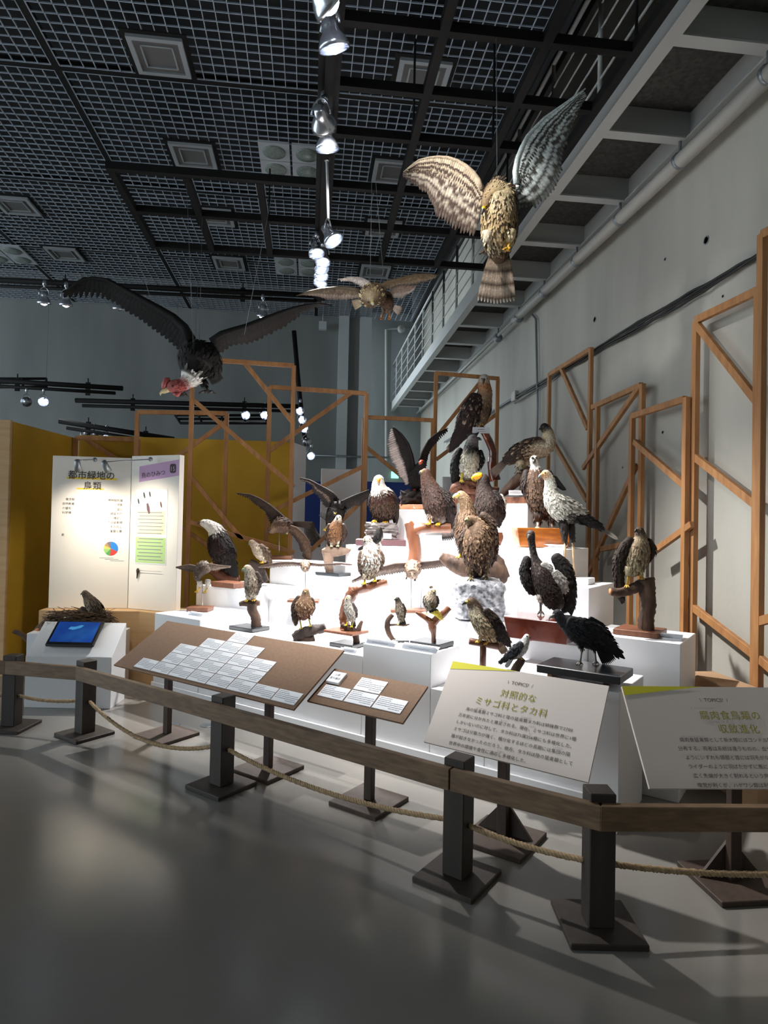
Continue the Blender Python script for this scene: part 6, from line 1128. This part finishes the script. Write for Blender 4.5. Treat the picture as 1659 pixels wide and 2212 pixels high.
# --- black eagle with spread wings behind
D = dV(m2, 1010, 640, 1.62)
t = perch('grey branch post beneath the spread-winged black eagle', S(-3.3, 1.6, 1.197)); branch(m2, D, [(975, 975, 40, -4), (985, 840, 40, -4), (985, 700, 36, -4), (940, 668, 22, 0)], M['greywood'], 'post', t, seed=22)
b = Bird('black_eagle', 'black eagle landing with both wings spread behind the golden-brown hawk', m2, D, at(725, 1130, D), face=(-.1, 0, 1))
b.body([(1030, 500, 40, 40, BK, (60, 50, 46)), (1040, 460, 60, 10, BK, BK), (1050, 440, 80, -10, BK, (50, 42, 40)), (1030, 520, 84, -14, BK, (52, 44, 40)), (1005, 590, 66, -14, BK, (54, 46, 42)), (990, 640, 34, -20, BK, BK)], fl=38, jit=.3)
b.spread([(1050, 390, 0), (1035, 320, 6), (960, 272, 10), (870, 222, 16), (780, 170, 22), (676, 148, 28)], [(930, 440, -40), (890, 380, -36), (850, 320, -26), (808, 295, -10), (800, 230, 4), (690, 172, 16)], [(0, (44, 36, 34)), (.5, (60, 48, 44)), (1, (40, 34, 32))], (50, 40, 36), n=22, arm=20, fing=1, lesser=(120, 100, 88))
b.spread([(1090, 395, 0), (1170, 352, 4), (1260, 312, 8), (1372, 268, 12)], [(1140, 490, -40), (1210, 430, -40), (1285, 425, -26), (1376, 335, -10)], [(0, (44, 36, 34)), (.6, (60, 50, 46)), (1, (50, 42, 40))], (48, 40, 36), n=16, arm=18)
b.tail((960, 560, -60), (890, 490, -120), 18, 36, [(0, BK), (1, BK)]); b.beak((1028, 508, 84), (1020, 528, 90), 11, (60, 58, 58), (40, 40, 40), (206, 170, 50)); b.eyes([(1018, 492), (1045, 492)], 6, (230, 220, 200)); b.leg((975, 600, 20), (955, 625, 24), (930, 668, 28), 24, 8, BK, YF, 26); b.leg((1040, 600, 10), (1030, 640, 10), (985, 690, 16), 24, 8, BK, YF, 22)
# --- golden-brown hawk on driftwood
D = dV(m2, 1010, 1110, 1.22)
t = perch('pale forked driftwood on a black slab left of the bald eagle', S(-3.0, 1.22, 1.102)); branch(m2, D, [(900, 880, 22, 0), (960, 880, 46, 0), (1040, 880, 50, 0), (1120, 880, 36, 0), (1188, 860, 12, 0)], M['greywood'], 'fork', t, seed=23); branch(m2, D, [(955, 890, 52, 0), (960, 960, 46, 0), (970, 1030, 44, 0), (980, 1105, 36, 0)], M['greywood'], 'trunk', t, seed=24); slab(*px(m2, 1015, 1120), 1.101, .29, .2, .028, M['blackbase'], parent=t, D=D)
b = Bird('hawk', 'golden-brown hawk with white face facing the viewer on forked driftwood', m2, D, at(727, 1180, D), face=(.05, 0, 1))
b.body([(1066, 548, 32, 8, (70, 56, 46), (206, 196, 180)), (1058, 585, 46, 4, BR_, (130, 96, 64)), (1042, 640, 66, 0, BR_, (140, 100, 62)), (1034, 710, 74, 0, BR_, (134, 96, 60)), (1022, 770, 56, 0, BR_, (150, 114, 78)), (1015, 805, 28, -6, BR_, (170, 140, 106))], fl=30, tipm=1.45, spots=((96, 66, 44), .2))
b.wing([(972, 620, 20, 0), (960, 690, 24, -6), (958, 760, 20, -12), (966, 810, 8, -16)], (80, 62, 52), flat=1.3, fl=32, prim=5); b.wing([(1112, 620, 22, 0), (1124, 690, 26, -6), (1108, 760, 22, -12), (1085, 810, 8, -16)], (80, 62, 52), flat=1.3, fl=32, prim=5); b.beak((1054, 552, 36), (1046, 566, 44), 9, (50, 48, 48)); b.eyes([(1048, 538), (1078, 538)], 6, (60, 40, 30)); b.leg((1000, 775, 26), (998, 810, 28), (996, 832, 30), 20, 8, (220, 214, 204), (200, 190, 160), 24); b.leg((1058, 775, 26), (1058, 805, 28), (1058, 830, 30), 20, 8, (220, 214, 204), (200, 190, 160), 24)
# --- small flying hawk with broad wings
D = dz(k6, 1090, 860, .885)
t = perch('reddish wooden slab and thin rod behind the standing harrier', atz(*px(k6, 1090, 860), .886)); slab(*px(k6, 1090, 870), .886, .28, .12, .025, M['brownbase'], parent=t, rot=-.12); rodstand(m2, D, 735, 1070, 1360, t)
b = Bird('falcon', 'small pale hawk gliding head-on with flat wings left of centre', m2, D, at(660, 1225, D), face=(0, -.25, 1))
b.body([(736, 1066, 14, 84, (130, 108, 90), (190, 172, 152)), (736, 1058, 32, 60, (120, 98, 80), (180, 160, 138)), (735, 1035, 44, 30, (120, 94, 76), (190, 166, 140)), (735, 1015, 48, -10, BR_, (150, 124, 100)), (737, 1012, 40, -80, BR_, BR_), (738, 1015, 20, -150, BR_, BR_)], fl=24, spots=((110, 82, 62), .25), tipm=1.4)
b.spread([(695, 1002, 0), (610, 990, 4), (500, 990, 8), (400, 1005, 14), (270, 1032, 20)], [(690, 1032, -60), (590, 1028, -60), (470, 1040, -50), (380, 1048, -30), (285, 1046, -6)], [(0, (110, 90, 76)), (.6, (120, 108, 100)), (1, (92, 80, 72))], (90, 70, 58), n=16, arm=10); b.spread([(780, 1000, 0), (880, 1012, 4), (980, 1004, 8), (1090, 1000, 14), (1198, 1012, 20)], [(785, 1028, -60), (890, 1034, -60), (1000, 1026, -50), (1100, 1016, -30), (1190, 1020, -6)], [(0, (92, 72, 60)), (.6, (120, 102, 92)), (1, (112, 98, 90))], (92, 70, 58), n=16, arm=10)
b.tail((738, 1015, -150), (740, 1010, -260), 16, 30, [(0, BR_), (1, BR_)], sidev=(1, 0, 0)); b.beak((736, 1070, 86), (736, 1084, 92), 9, (60, 58, 58)); b.eyes([(720, 1050), (752, 1050)], 6, (60, 44, 30), hr=34, hc=(736, 1058, 60))
# --- harrier on dark log
D = dz(k6, 1120, 1200, .70)
t = perch('dark rugged driftwood log lying at the front of the stage', atz(*px(k6, 1120, 1205), .70)); branch(k6, D, [(1010, 1180, 40, 0), (1080, 1140, 50, 6), (1160, 1115, 46, 6), (1230, 1100, 40, 0), (1275, 1085, 34, 0)], M['darkbark'], 'log', t, rough=.22, seed=25); branch(k6, D, [(1060, 1195, 22, 10), (1120, 1190, 34, 10), (1180, 1170, 26, 6)], M['bark'], 'log_foot', t, rough=.2, seed=26)
b = Bird('harrier', 'slim reddish-brown harrier with drooped wing on the dark rugged log', k6, D, at(655, 1355, D), face=(-.15, 0, 1))
b.body([(1108, 782, 29, 6, (110, 86, 66), (150, 124, 98)), (1106, 818, 40, 4, BR_, (140, 112, 84)), (1102, 870, 74, 0, BR_, (136, 104, 76)), (1096, 930, 80, 0, BR_, (128, 94, 68)), (1090, 980, 50, 0, BR_, (112, 76, 54))], fl=30, tipm=1.5, spots=((176, 148, 116), .18))
b.wing([(1046, 840, 28, 0), (1028, 900, 38, -4), (1020, 980, 30, -8), (1022, 1045, 14, -12)], (92, 72, 58), flat=.8, fl=34, prim=6); b.wing([(1156, 850, 22, 0), (1164, 910, 24, -4), (1156, 960, 12, -8)], (92, 72, 58), flat=1.0, fl=30, prim=4); b.beak((1104, 788, 32), (1102, 802, 38), 8, (60, 58, 56), (40, 40, 40), (190, 180, 110)); b.eyes([(1092, 776), (1124, 776)], 5, (210, 180, 60)); b.leg((1062, 960, 20), (1058, 1025, 20), (1070, 1095, 24), 24, 6, (120, 74, 54), (206, 190, 90), 24); b.leg((1122, 950, 20), (1134, 1010, 20), (1148, 1075, 24), 24, 6, (120, 74, 54), (206, 190, 90), 24)
# --- pale buzzard on red branch
D = dz(m3, 560, 800, .79)
t = perch('reddish crooked branch on an orange-brown slab in the middle of the stage', atz(*px(m3, 555, 810), .79)); slab(*px(m3, 556, 815), .791, .27, .2, .02, M['brownbase'], parent=t)
branch(m3, D, [(545, 770, 46, 0), (540, 660, 48, 0), (560, 560, 50, 0), (600, 470, 54, 0), (640, 420, 50, 0)], M['redwood'], 'trunk', t, rough=.2, seed=27); branch(m3, D, [(580, 410, 30, 0), (660, 412, 46, 4), (760, 385, 42, 8), (860, 355, 38, 10), (945, 332, 38, 10)], M['redwood'], 'arm', t, rough=.2, seed=28)
b = Bird('buzzard', 'white and brown speckled buzzard on the reddish crooked branch', k7, D, at(803, 1230, D), face=(-.2, 0, 1))
b.body([(222, 1185, 38, 10, (206, 196, 184), WH), (232, 1220, 46, 4, (170, 150, 130), (226, 220, 210)), (250, 1280, 80, 0, (120, 96, 78), (226, 220, 208)), (256, 1360, 94, 0, (110, 86, 70), (232, 228, 220)), (250, 1440, 80, 0, (110, 86, 70), (214, 202, 184)), (236, 1500, 50, 0, BR_, (196, 180, 160))], fl=32, tipm=1.25, spots=((140, 104, 74), .28))
b.wing([(172, 1300, 24, 0), (166, 1370, 30, -6), (168, 1450, 24, -10), (180, 1505, 10, -14)], (132, 108, 92), flat=1.1, fl=32, prim=5); b.wing([(335, 1300, 24, 0), (348, 1360, 28, -6), (342, 1430, 16, -10)], (132, 108, 92), flat=1.1, fl=32, prim=5); b.beak((204, 1196, 36), (190, 1210, 42), 10, (70, 70, 70), (40, 40, 40), (206, 186, 70)); b.eyes([(198, 1180), (244, 1178)], 6, (210, 170, 60)); b.leg((205, 1490, 26), (200, 1540, 28), (196, 1580, 32), 26, 9, (206, 192, 172), (232, 196, 30), 30); b.leg((285, 1480, 26), (288, 1525, 28), (290, 1556, 32), 26, 9, (206, 192, 172), (232, 196, 30), 30)
# --- grey goshawk on forked branch
D = dz(m3, 570, 940, .70)
t = perch('forked brown branch on a black slab before the reddish branch', atz(*px(m3, 580, 945), .70)); slab(*px(m3, 575, 940), .701, .21, .18, .028, M['blackbase'], parent=t); branch(m3, D, [(515, 735, 22, 0), (560, 765, 30, 0), (620, 795, 36, 0), (650, 850, 32, 0), (655, 925, 30, 0)], M['bark'], 'trunk', t, seed=29); branch(m3, D, [(650, 830, 32, 0), (680, 770, 24, 0), (708, 705, 14, 0)], M['bark'], 'prong', t, seed=30)
b = Bird('goshawk', 'slim grey goshawk standing on the forked branch before the reddish one', m3, D, at(755, 1350, D), face=(-.35, 0, .9))
b.body([(580, 488, 29, 6, (120, 114, 108), (190, 182, 168)), (576, 520, 34, 4, (112, 106, 102), (190, 184, 172)), (584, 580, 46, 0, (104, 98, 96), (186, 180, 170)), (602, 640, 46, 0, (104, 98, 96), (186, 180, 170)), (616, 690, 30, -4, (104, 98, 96), (200, 194, 184))], fl=24, tipm=1.3)
b.wing([(618, 545, 20, 0), (640, 600, 22, -6), (652, 660, 14, -10)], (104, 98, 96), flat=1.0, fl=28, prim=5); b.tail((620, 680, -14), (630, 768, -20), 10, 18, [(0, (130, 124, 120)), (1, (110, 104, 100))], n=6, bars=3, barcol=(84, 78, 76)); b.beak((566, 494, 30), (558, 506, 34), 8, (60, 60, 62), (40, 40, 40), (206, 196, 70)); b.eyes([(566, 480), (598, 480)], 5, (226, 190, 50)); b.leg((585, 665, 16), (570, 705, 18), (560, 745, 22), 16, 6, (196, 190, 180), (226, 206, 40), 24); b.leg((618, 675, 12), (622, 715, 14), (612, 760, 20), 16, 6, (196, 190, 180), (226, 206, 40), 24)
namecard(atz(*px(m3, 580, 1000), .701), .13, .045, 'white name card half hidden by the large brown board', tilt=1.0)
# --- flying buzzard, centre
D = dz(m3, 1170, 610, .885)
t = perch('orange-brown slab and thin rod in the middle of the stage', atz(*px(m3, 1160, 620), .886)); slab(*px(m3, 1160, 618), .886, .32, .14, .025, M['brownbase'], parent=t, rot=-.1); rodstand(m3, D, 1171, 300, 606, t)
b = Bird('buzzard', 'pale buzzard gliding head-on with the widest flat wings in the centre', m3, D, at(890, 1240, D), face=(0, -.25, 1))
b.body([(1183, 276, 20, 108, (130, 110, 94), (190, 172, 152)), (1183, 266, 48, 72, (120, 100, 84), (176, 158, 138)), (1184, 240, 66, 40, (124, 100, 82), (190, 170, 146)), (1186, 212, 78, -10, (110, 86, 70), (150, 126, 104)), (1188, 200, 64, -90, BR_, BR_), (1190, 205, 34, -170, BR_, BR_)], fl=34, tipm=1.4, spots=((120, 92, 72), .25))
b.spread([(1125, 172, 0), (1030, 168, 6), (930, 192, 12), (820, 228, 20), (720, 268, 28), (612, 326, 36)], [(1110, 245, -70), (1010, 262, -76), (900, 280, -66), (790, 300, -46), (700, 322, -20), (626, 346, 6)], [(0, (110, 90, 76)), (.6, (118, 106, 98)), (1, (84, 70, 62))], (88, 68, 56), n=22, arm=16, lesser=(110, 96, 86)); b.spread([(1262, 158, 0), (1360, 150, 6), (1460, 134, 12), (1570, 128, 18), (1680, 146, 24)], [(1270, 222, -70), (1370, 214, -76), (1470, 200, -66), (1570, 182, -40), (1670, 166, 0)], [(0, (104, 84, 70)), (.6, (112, 98, 88)), (1, (84, 68, 60))], (78, 60, 50), n=20, arm=16)
b.tail((1190, 205, -170), (1192, 200, -320), 20, 46, [(0, BR_), (1, BR_)], sidev=(1, 0, 0)); b.beak((1182, 280, 112), (1182, 298, 120), 11, (60, 58, 58)); b.eyes([(1160, 258), (1206, 258)], 7, (60, 44, 30), hr=52, hc=(1183, 266, 72)); b.leg((1140, 270, 0), (1130, 290, 0), (1125, 306, 2), 16, 6, (170, 150, 130), (60, 50, 40), 12); b.leg((1215, 280, 0), (1210, 305, 0), (1206, 320, 2), 16, 6, (170, 150, 130), (60, 50, 40), 12)
# --- small sparrowhawk on hooked branch
D = dz(m3, 1065, 905, .785)
t = perch('thin hooked branch on a flat grey base at the front', atz(*px(m3, 1065, 900), .785)); slab(*px(m3, 1070, 900), .786, .12, .07, .018, M['blackbase'], parent=t, rot=-.15); branch(m3, D, [(1010, 890, 20, 0), (965, 830, 24, 0), (945, 760, 26, 0), (955, 700, 24, 0), (995, 645, 20, 0)], M['bark'], 'hook', t, seed=31); branch(m3, D, [(950, 745, 12, 0), (1040, 740, 10, 10), (1110, 745, 10, 10), (1155, 735, 6, 10)], M['bark'], 'twig', t, seed=32)
b = Bird('sparrowhawk', 'tiny dark-headed sparrowhawk on the thin hooked branch', m3, D, at(863, 1350, D), face=(-.5, 0, .8))
b.body([(1042, 500, 24, 4, (50, 46, 44), (70, 64, 58)), (1050, 530, 30, 2, (60, 54, 50), (150, 136, 118)), (1062, 580, 42, 0, (84, 76, 68), (170, 156, 136)), (1072, 640, 40, 0, (84, 76, 68), (160, 148, 130)), (1082, 690, 24, -4, (84, 76, 68), (150, 138, 122))], fl=22, tipm=1.3, spots=((90, 78, 66), .25))
b.wing([(1090, 550, 16, 0), (1104, 600, 18, -6), (1106, 660, 10, -8)], (74, 66, 62), flat=1.0, fl=24, prim=4); b.tail((1085, 680, -4), (1094, 758, -8), 18, 28, [(0, (130, 122, 108)), (1, (120, 110, 98))], n=7, bars=3, barcol=(90, 82, 74)); b.beak((1022, 502, 14), (1008, 510, 16), 8, (40, 40, 42)); b.eyes([(1032, 494)], 4, (226, 190, 50)); b.leg((1055, 660, 16), (1052, 700, 16), (1050, 738, 18), 12, 4, (170, 160, 140), (206, 196, 120), 14)
namecard(atz(*px(m3, 870, 930), .786), .24, .055, 'white name card reading two kana before the hooked branch', tilt=1.0, s=('ツミ',))
# --- hawk with yellow prey
D = dz(m3, 1370, 950, .785)
t = perch('Y-shaped brown branch on a black slab at the front centre', atz(*px(m3, 1370, 945), .785)); slab(*px(m3, 1366, 935), .786, .23, .2, .032, M['blackbase'], parent=t); branch(m3, D, [(1212, 622, 10, 0), (1260, 645, 22, 0), (1310, 680, 26, 0), (1370, 720, 34, 0)], M['redwood'], 'fork', t, rough=.15, seed=33); branch(m3, D, [(1535, 578, 28, 0), (1480, 630, 32, 0), (1420, 680, 36, 0), (1375, 730, 38, 0)], M['redwood'], 'fork', t, rough=.15, seed=34); branch(m3, D, [(1365, 700, 40, 0), (1372, 770, 38, 0), (1382, 830, 24, 0), (1386, 915, 22, 0)], M['redwood'], 'trunk', t, rough=.15, seed=35)
b = Bird('goshawk', 'pale grey-brown hawk with small crest gripping yellow prey on the Y-shaped branch', m3, D, at(930, 1330, D), face=(.1, 0, 1))
b.body([(1374, 425, 33, 8, (150, 130, 112), (196, 180, 156)), (1364, 455, 44, 4, (130, 112, 98), (190, 174, 150)), (1354, 500, 60, 0, (110, 96, 86), (176, 164, 146)), (1350, 550, 54, 0, (110, 96, 86), (180, 168, 150)), (1350, 590, 32, 0, GY, (196, 186, 170))], fl=26, tipm=1.35, spots=((120, 98, 80), .2))
b.wing([(1302, 480, 16, 0), (1300, 530, 18, -6), (1314, 580, 8, -10)], (84, 76, 72), flat=1.2, fl=26, prim=4); b.wing([(1412, 480, 16, 0), (1416, 530, 18, -6), (1400, 580, 8, -10)], (84, 76, 72), flat=1.2, fl=26, prim=4)
m = MB(); blade(m, b.P(1365, 400, 0), b.P(1345, 378, -10), .008, RT, -FW, lambda u: s2l((110, 92, 78)), 4); blade(m, b.P(1372, 398, 0), b.P(1358, 374, -10), .008, RT, -FW, lambda u: s2l((110, 92, 78)), 4); build(m, 'crest', M['plume'], b.o, True, True)
b.beak((1384, 432, 36), (1388, 446, 42), 9, (60, 60, 62), (40, 40, 40), (206, 190, 90)); b.eyes([(1362, 418), (1396, 418)], 5, (226, 180, 50)); b.leg((1325, 575, 20), (1320, 610, 20), (1312, 640, 24), 18, 6, (186, 174, 154), (214, 190, 60), 20); b.leg((1375, 575, 20), (1380, 600, 22), (1382, 622, 26), 18, 6, (186, 174, 154), (214, 190, 60), 20)
y = Bird('oriole', 'small bright yellow bird held by the hawk on the Y-shaped branch', m3, D-.05, at(942, 1330, D-.05), face=(.3, -.8, .4), group='prey bird')
y.body([(1455, 680, 18, 6, (206, 180, 20), (226, 200, 20)), (1435, 655, 24, 6, (206, 184, 20), (230, 206, 20)), (1405, 625, 32, 4, (200, 180, 20), (226, 204, 20)), (1375, 610, 22, 0, (110, 100, 20), (200, 180, 20))], fl=20); y.wing([(1420, 608, 12, 26), (1385, 602, 16, 24), (1352, 615, 8, 20)], (44, 42, 26), flat=.5, fl=20, prim=4); y.tail((1370, 610, 0), (1350, 632, 0), 8, 14, [(0, (60, 56, 20)), (1, (206, 186, 30))], n=5); y.beak((1465, 688, 16), (1480, 696, 18), 6, (206, 150, 120), (206, 150, 120)); y.eyes([(1458, 672)], 3, (40, 20, 20))
namecard(atz(*px(m3, 1235, 985), .786), .27, .058, 'white name card with a kana name at the front edge of the stage', tilt=1.0, s=('カンムリオオタカ',))
# --- distant bird behind the kite
D = 8.9
b = Bird('gull', 'blurred grey and white bird specimen far behind the banking kite', m2, D, at(670, 1150, D), face=(.4, 0, -.5))
b.body([(800, 610, 26, 0, GY, GY), (790, 650, 50, 0, (120, 112, 108), (150, 142, 138)), (800, 710, 60, 0, (130, 122, 118), (214, 206, 200)), (840, 770, 50, 0, (110, 100, 96), (220, 210, 204)), (860, 820, 26, 0, GY, WH)], fl=34); b.wing([(770, 640, 30, 20), (775, 700, 40, 20), (790, 760, 20, 20)], (140, 132, 128), flat=.4, fl=34, prim=5); b.beak((815, 600, 0), (830, 606, 0), 8, (60, 60, 60)); b.eyes([(804, 602)], 5)
pst_ = at(*px(m2, 850, 835), D); m = MB(); m.box((pst_[0], pst_[1], pst_[2]/2), X_*.3, Y_*.2, Z_*pst_[2]/2); tag(build(m, 'display_plinth', M['white'], None, False, bevel=.004), 'white plinth of the distant bird specimen', 'plinth')
# --- nest with hawk at the left
zt = .56; D = 5.92
boxobj('nest_plinth', M['white'], (at(*px(m4, 600, 1760), D)*np.array([1, 1, 0])+Z_*zt/2+X_*.06), X_*.40, Y_*.16, Z_*zt/2); tag(bpy.data.objects['nest_plinth'], 'pale plinth beneath the twig nest behind the tablet stand', 'plinth')
nest = thing('nest', 'large twig nest with two eggs behind the tablet stand', 'nest', at(*px(m4, 640, 1760), D)); r5 = random.Random(5); nc = at(*px(m4, 650, 1735), D); nc[2] = zt+.085; m = MB()
for q_ in range(620):
    a = r5.uniform(0, 6.28); rad = r5.uniform(.6, 1.0); hgt = r5.uniform(-.08, .085); R_ = .30*rad*(1-.25*max(0, hgt/.085)); c = nc+np.array([math.cos(a)*R_*1.05, math.sin(a)*R_*.75, hgt]); dvec = nrm(np.array([-math.sin(a), math.cos(a), 0])+np.array([r5.uniform(-.6, .6), r5.uniform(-.6, .6), r5.uniform(-.3, .3)])); L = r5.uniform(.05, .15)
    if c[2] < zt+.006: c[2] = zt+.006; dvec[2] = abs(dvec[2])*.1
    rr = r5.uniform(.0018, .0045); m.tube([c-dvec*L, c+Z_*r5.uniform(-.006, .01), c+dvec*L], [rr, rr, rr*.6], 4)
o = build(m, 'twigs', M['twig'], nest); o['kind'] = 'stuff'
m = MB(); m.lathe((nc[0], nc[1], zt+.004), Z_, [(0, .24), (.05, .26), (.09, .25), (.075, .19), (.05, .1), (.045, .01)], 20); build(m, 'nest_cup', M['twig'], nest)
for q_, (dx, dy) in enumerate(((-.10, -.06), (-.05, -.10))): m = MB(); m.lathe(nc+np.array([dx-.025, dy, .03]), X_, [(0, .003), (.006, .014), (.02, .021), (.034, .02), (.048, .012), (.054, .002)], 12); build(m, 'egg', M['egg'], nest)
for st, sd in (([(110, 1825, 16, 0), (180, 1850, 20, 0), (230, 1900, 22, 0), (290, 1960, 26, 0)], 40), ([(240, 1900, 30, 0), (300, 1830, 34, 0), (380, 1760, 36, 0), (450, 1710, 34, 0)], 41), ([(280, 1860, 24, 20), (360, 1800, 26, 30), (430, 1765, 22, 40)], 42), ([(660, 1640, 24, -20), (700, 1670, 34, -10), (740, 1720, 30, 0)], 43)): branch(m4, D, st, M['bark'], 'limb', nest, seed=sd)
for x_, y_ in ((437, 1762), (305, 1818)): m = MB(); k_ = D/FPX/3.77; p_ = at(*px(m4, x_, y_), D-60*k_); m.lathe(p_, -FW, [(0, 20*k_), (.006, 20*k_), (.007, .001)], 14); build(m, 'cut_end', M['cutwood'], nest)
b = Bird('goshawk', 'brown-backed hawk perched on the twig nest at the left', m4, D, at(205, 1335, D), face=(-.85, 0, .35))
b.body([(692, 1515, 27, 4, (96, 84, 74), (104, 92, 80)), (710, 1540, 34, 2, (100, 86, 74), (120, 104, 90)), (738, 1585, 50, 0, (98, 84, 70), (150, 134, 112)), (775, 1635, 50, 0, (96, 82, 68), (150, 136, 116)), (810, 1680, 32, 0, BR_, (150, 136, 116))], fl=26, tipm=1.3); b.wing([(740, 1560, 34, 26), (775, 1615, 46, 28), (815, 1670, 32, 22), (850, 1715, 12, 16)], (96, 82, 70), flat=.4, fl=34, prim=7); b.tail((820, 1690, -4), (868, 1735, -8), 14, 16, [(0, (90, 78, 68)), (1, (80, 68, 60))], n=6); b.beak((672, 1516, 8), (656, 1524, 10), 8, (60, 60, 62)); b.eyes([(684, 1506)], 4, (226, 160, 40)); b.leg((755, 1650, 16), (748, 1680, 16), (738, 1704, 18), 18, 6, (150, 136, 116), YF, 20)
flush_text()
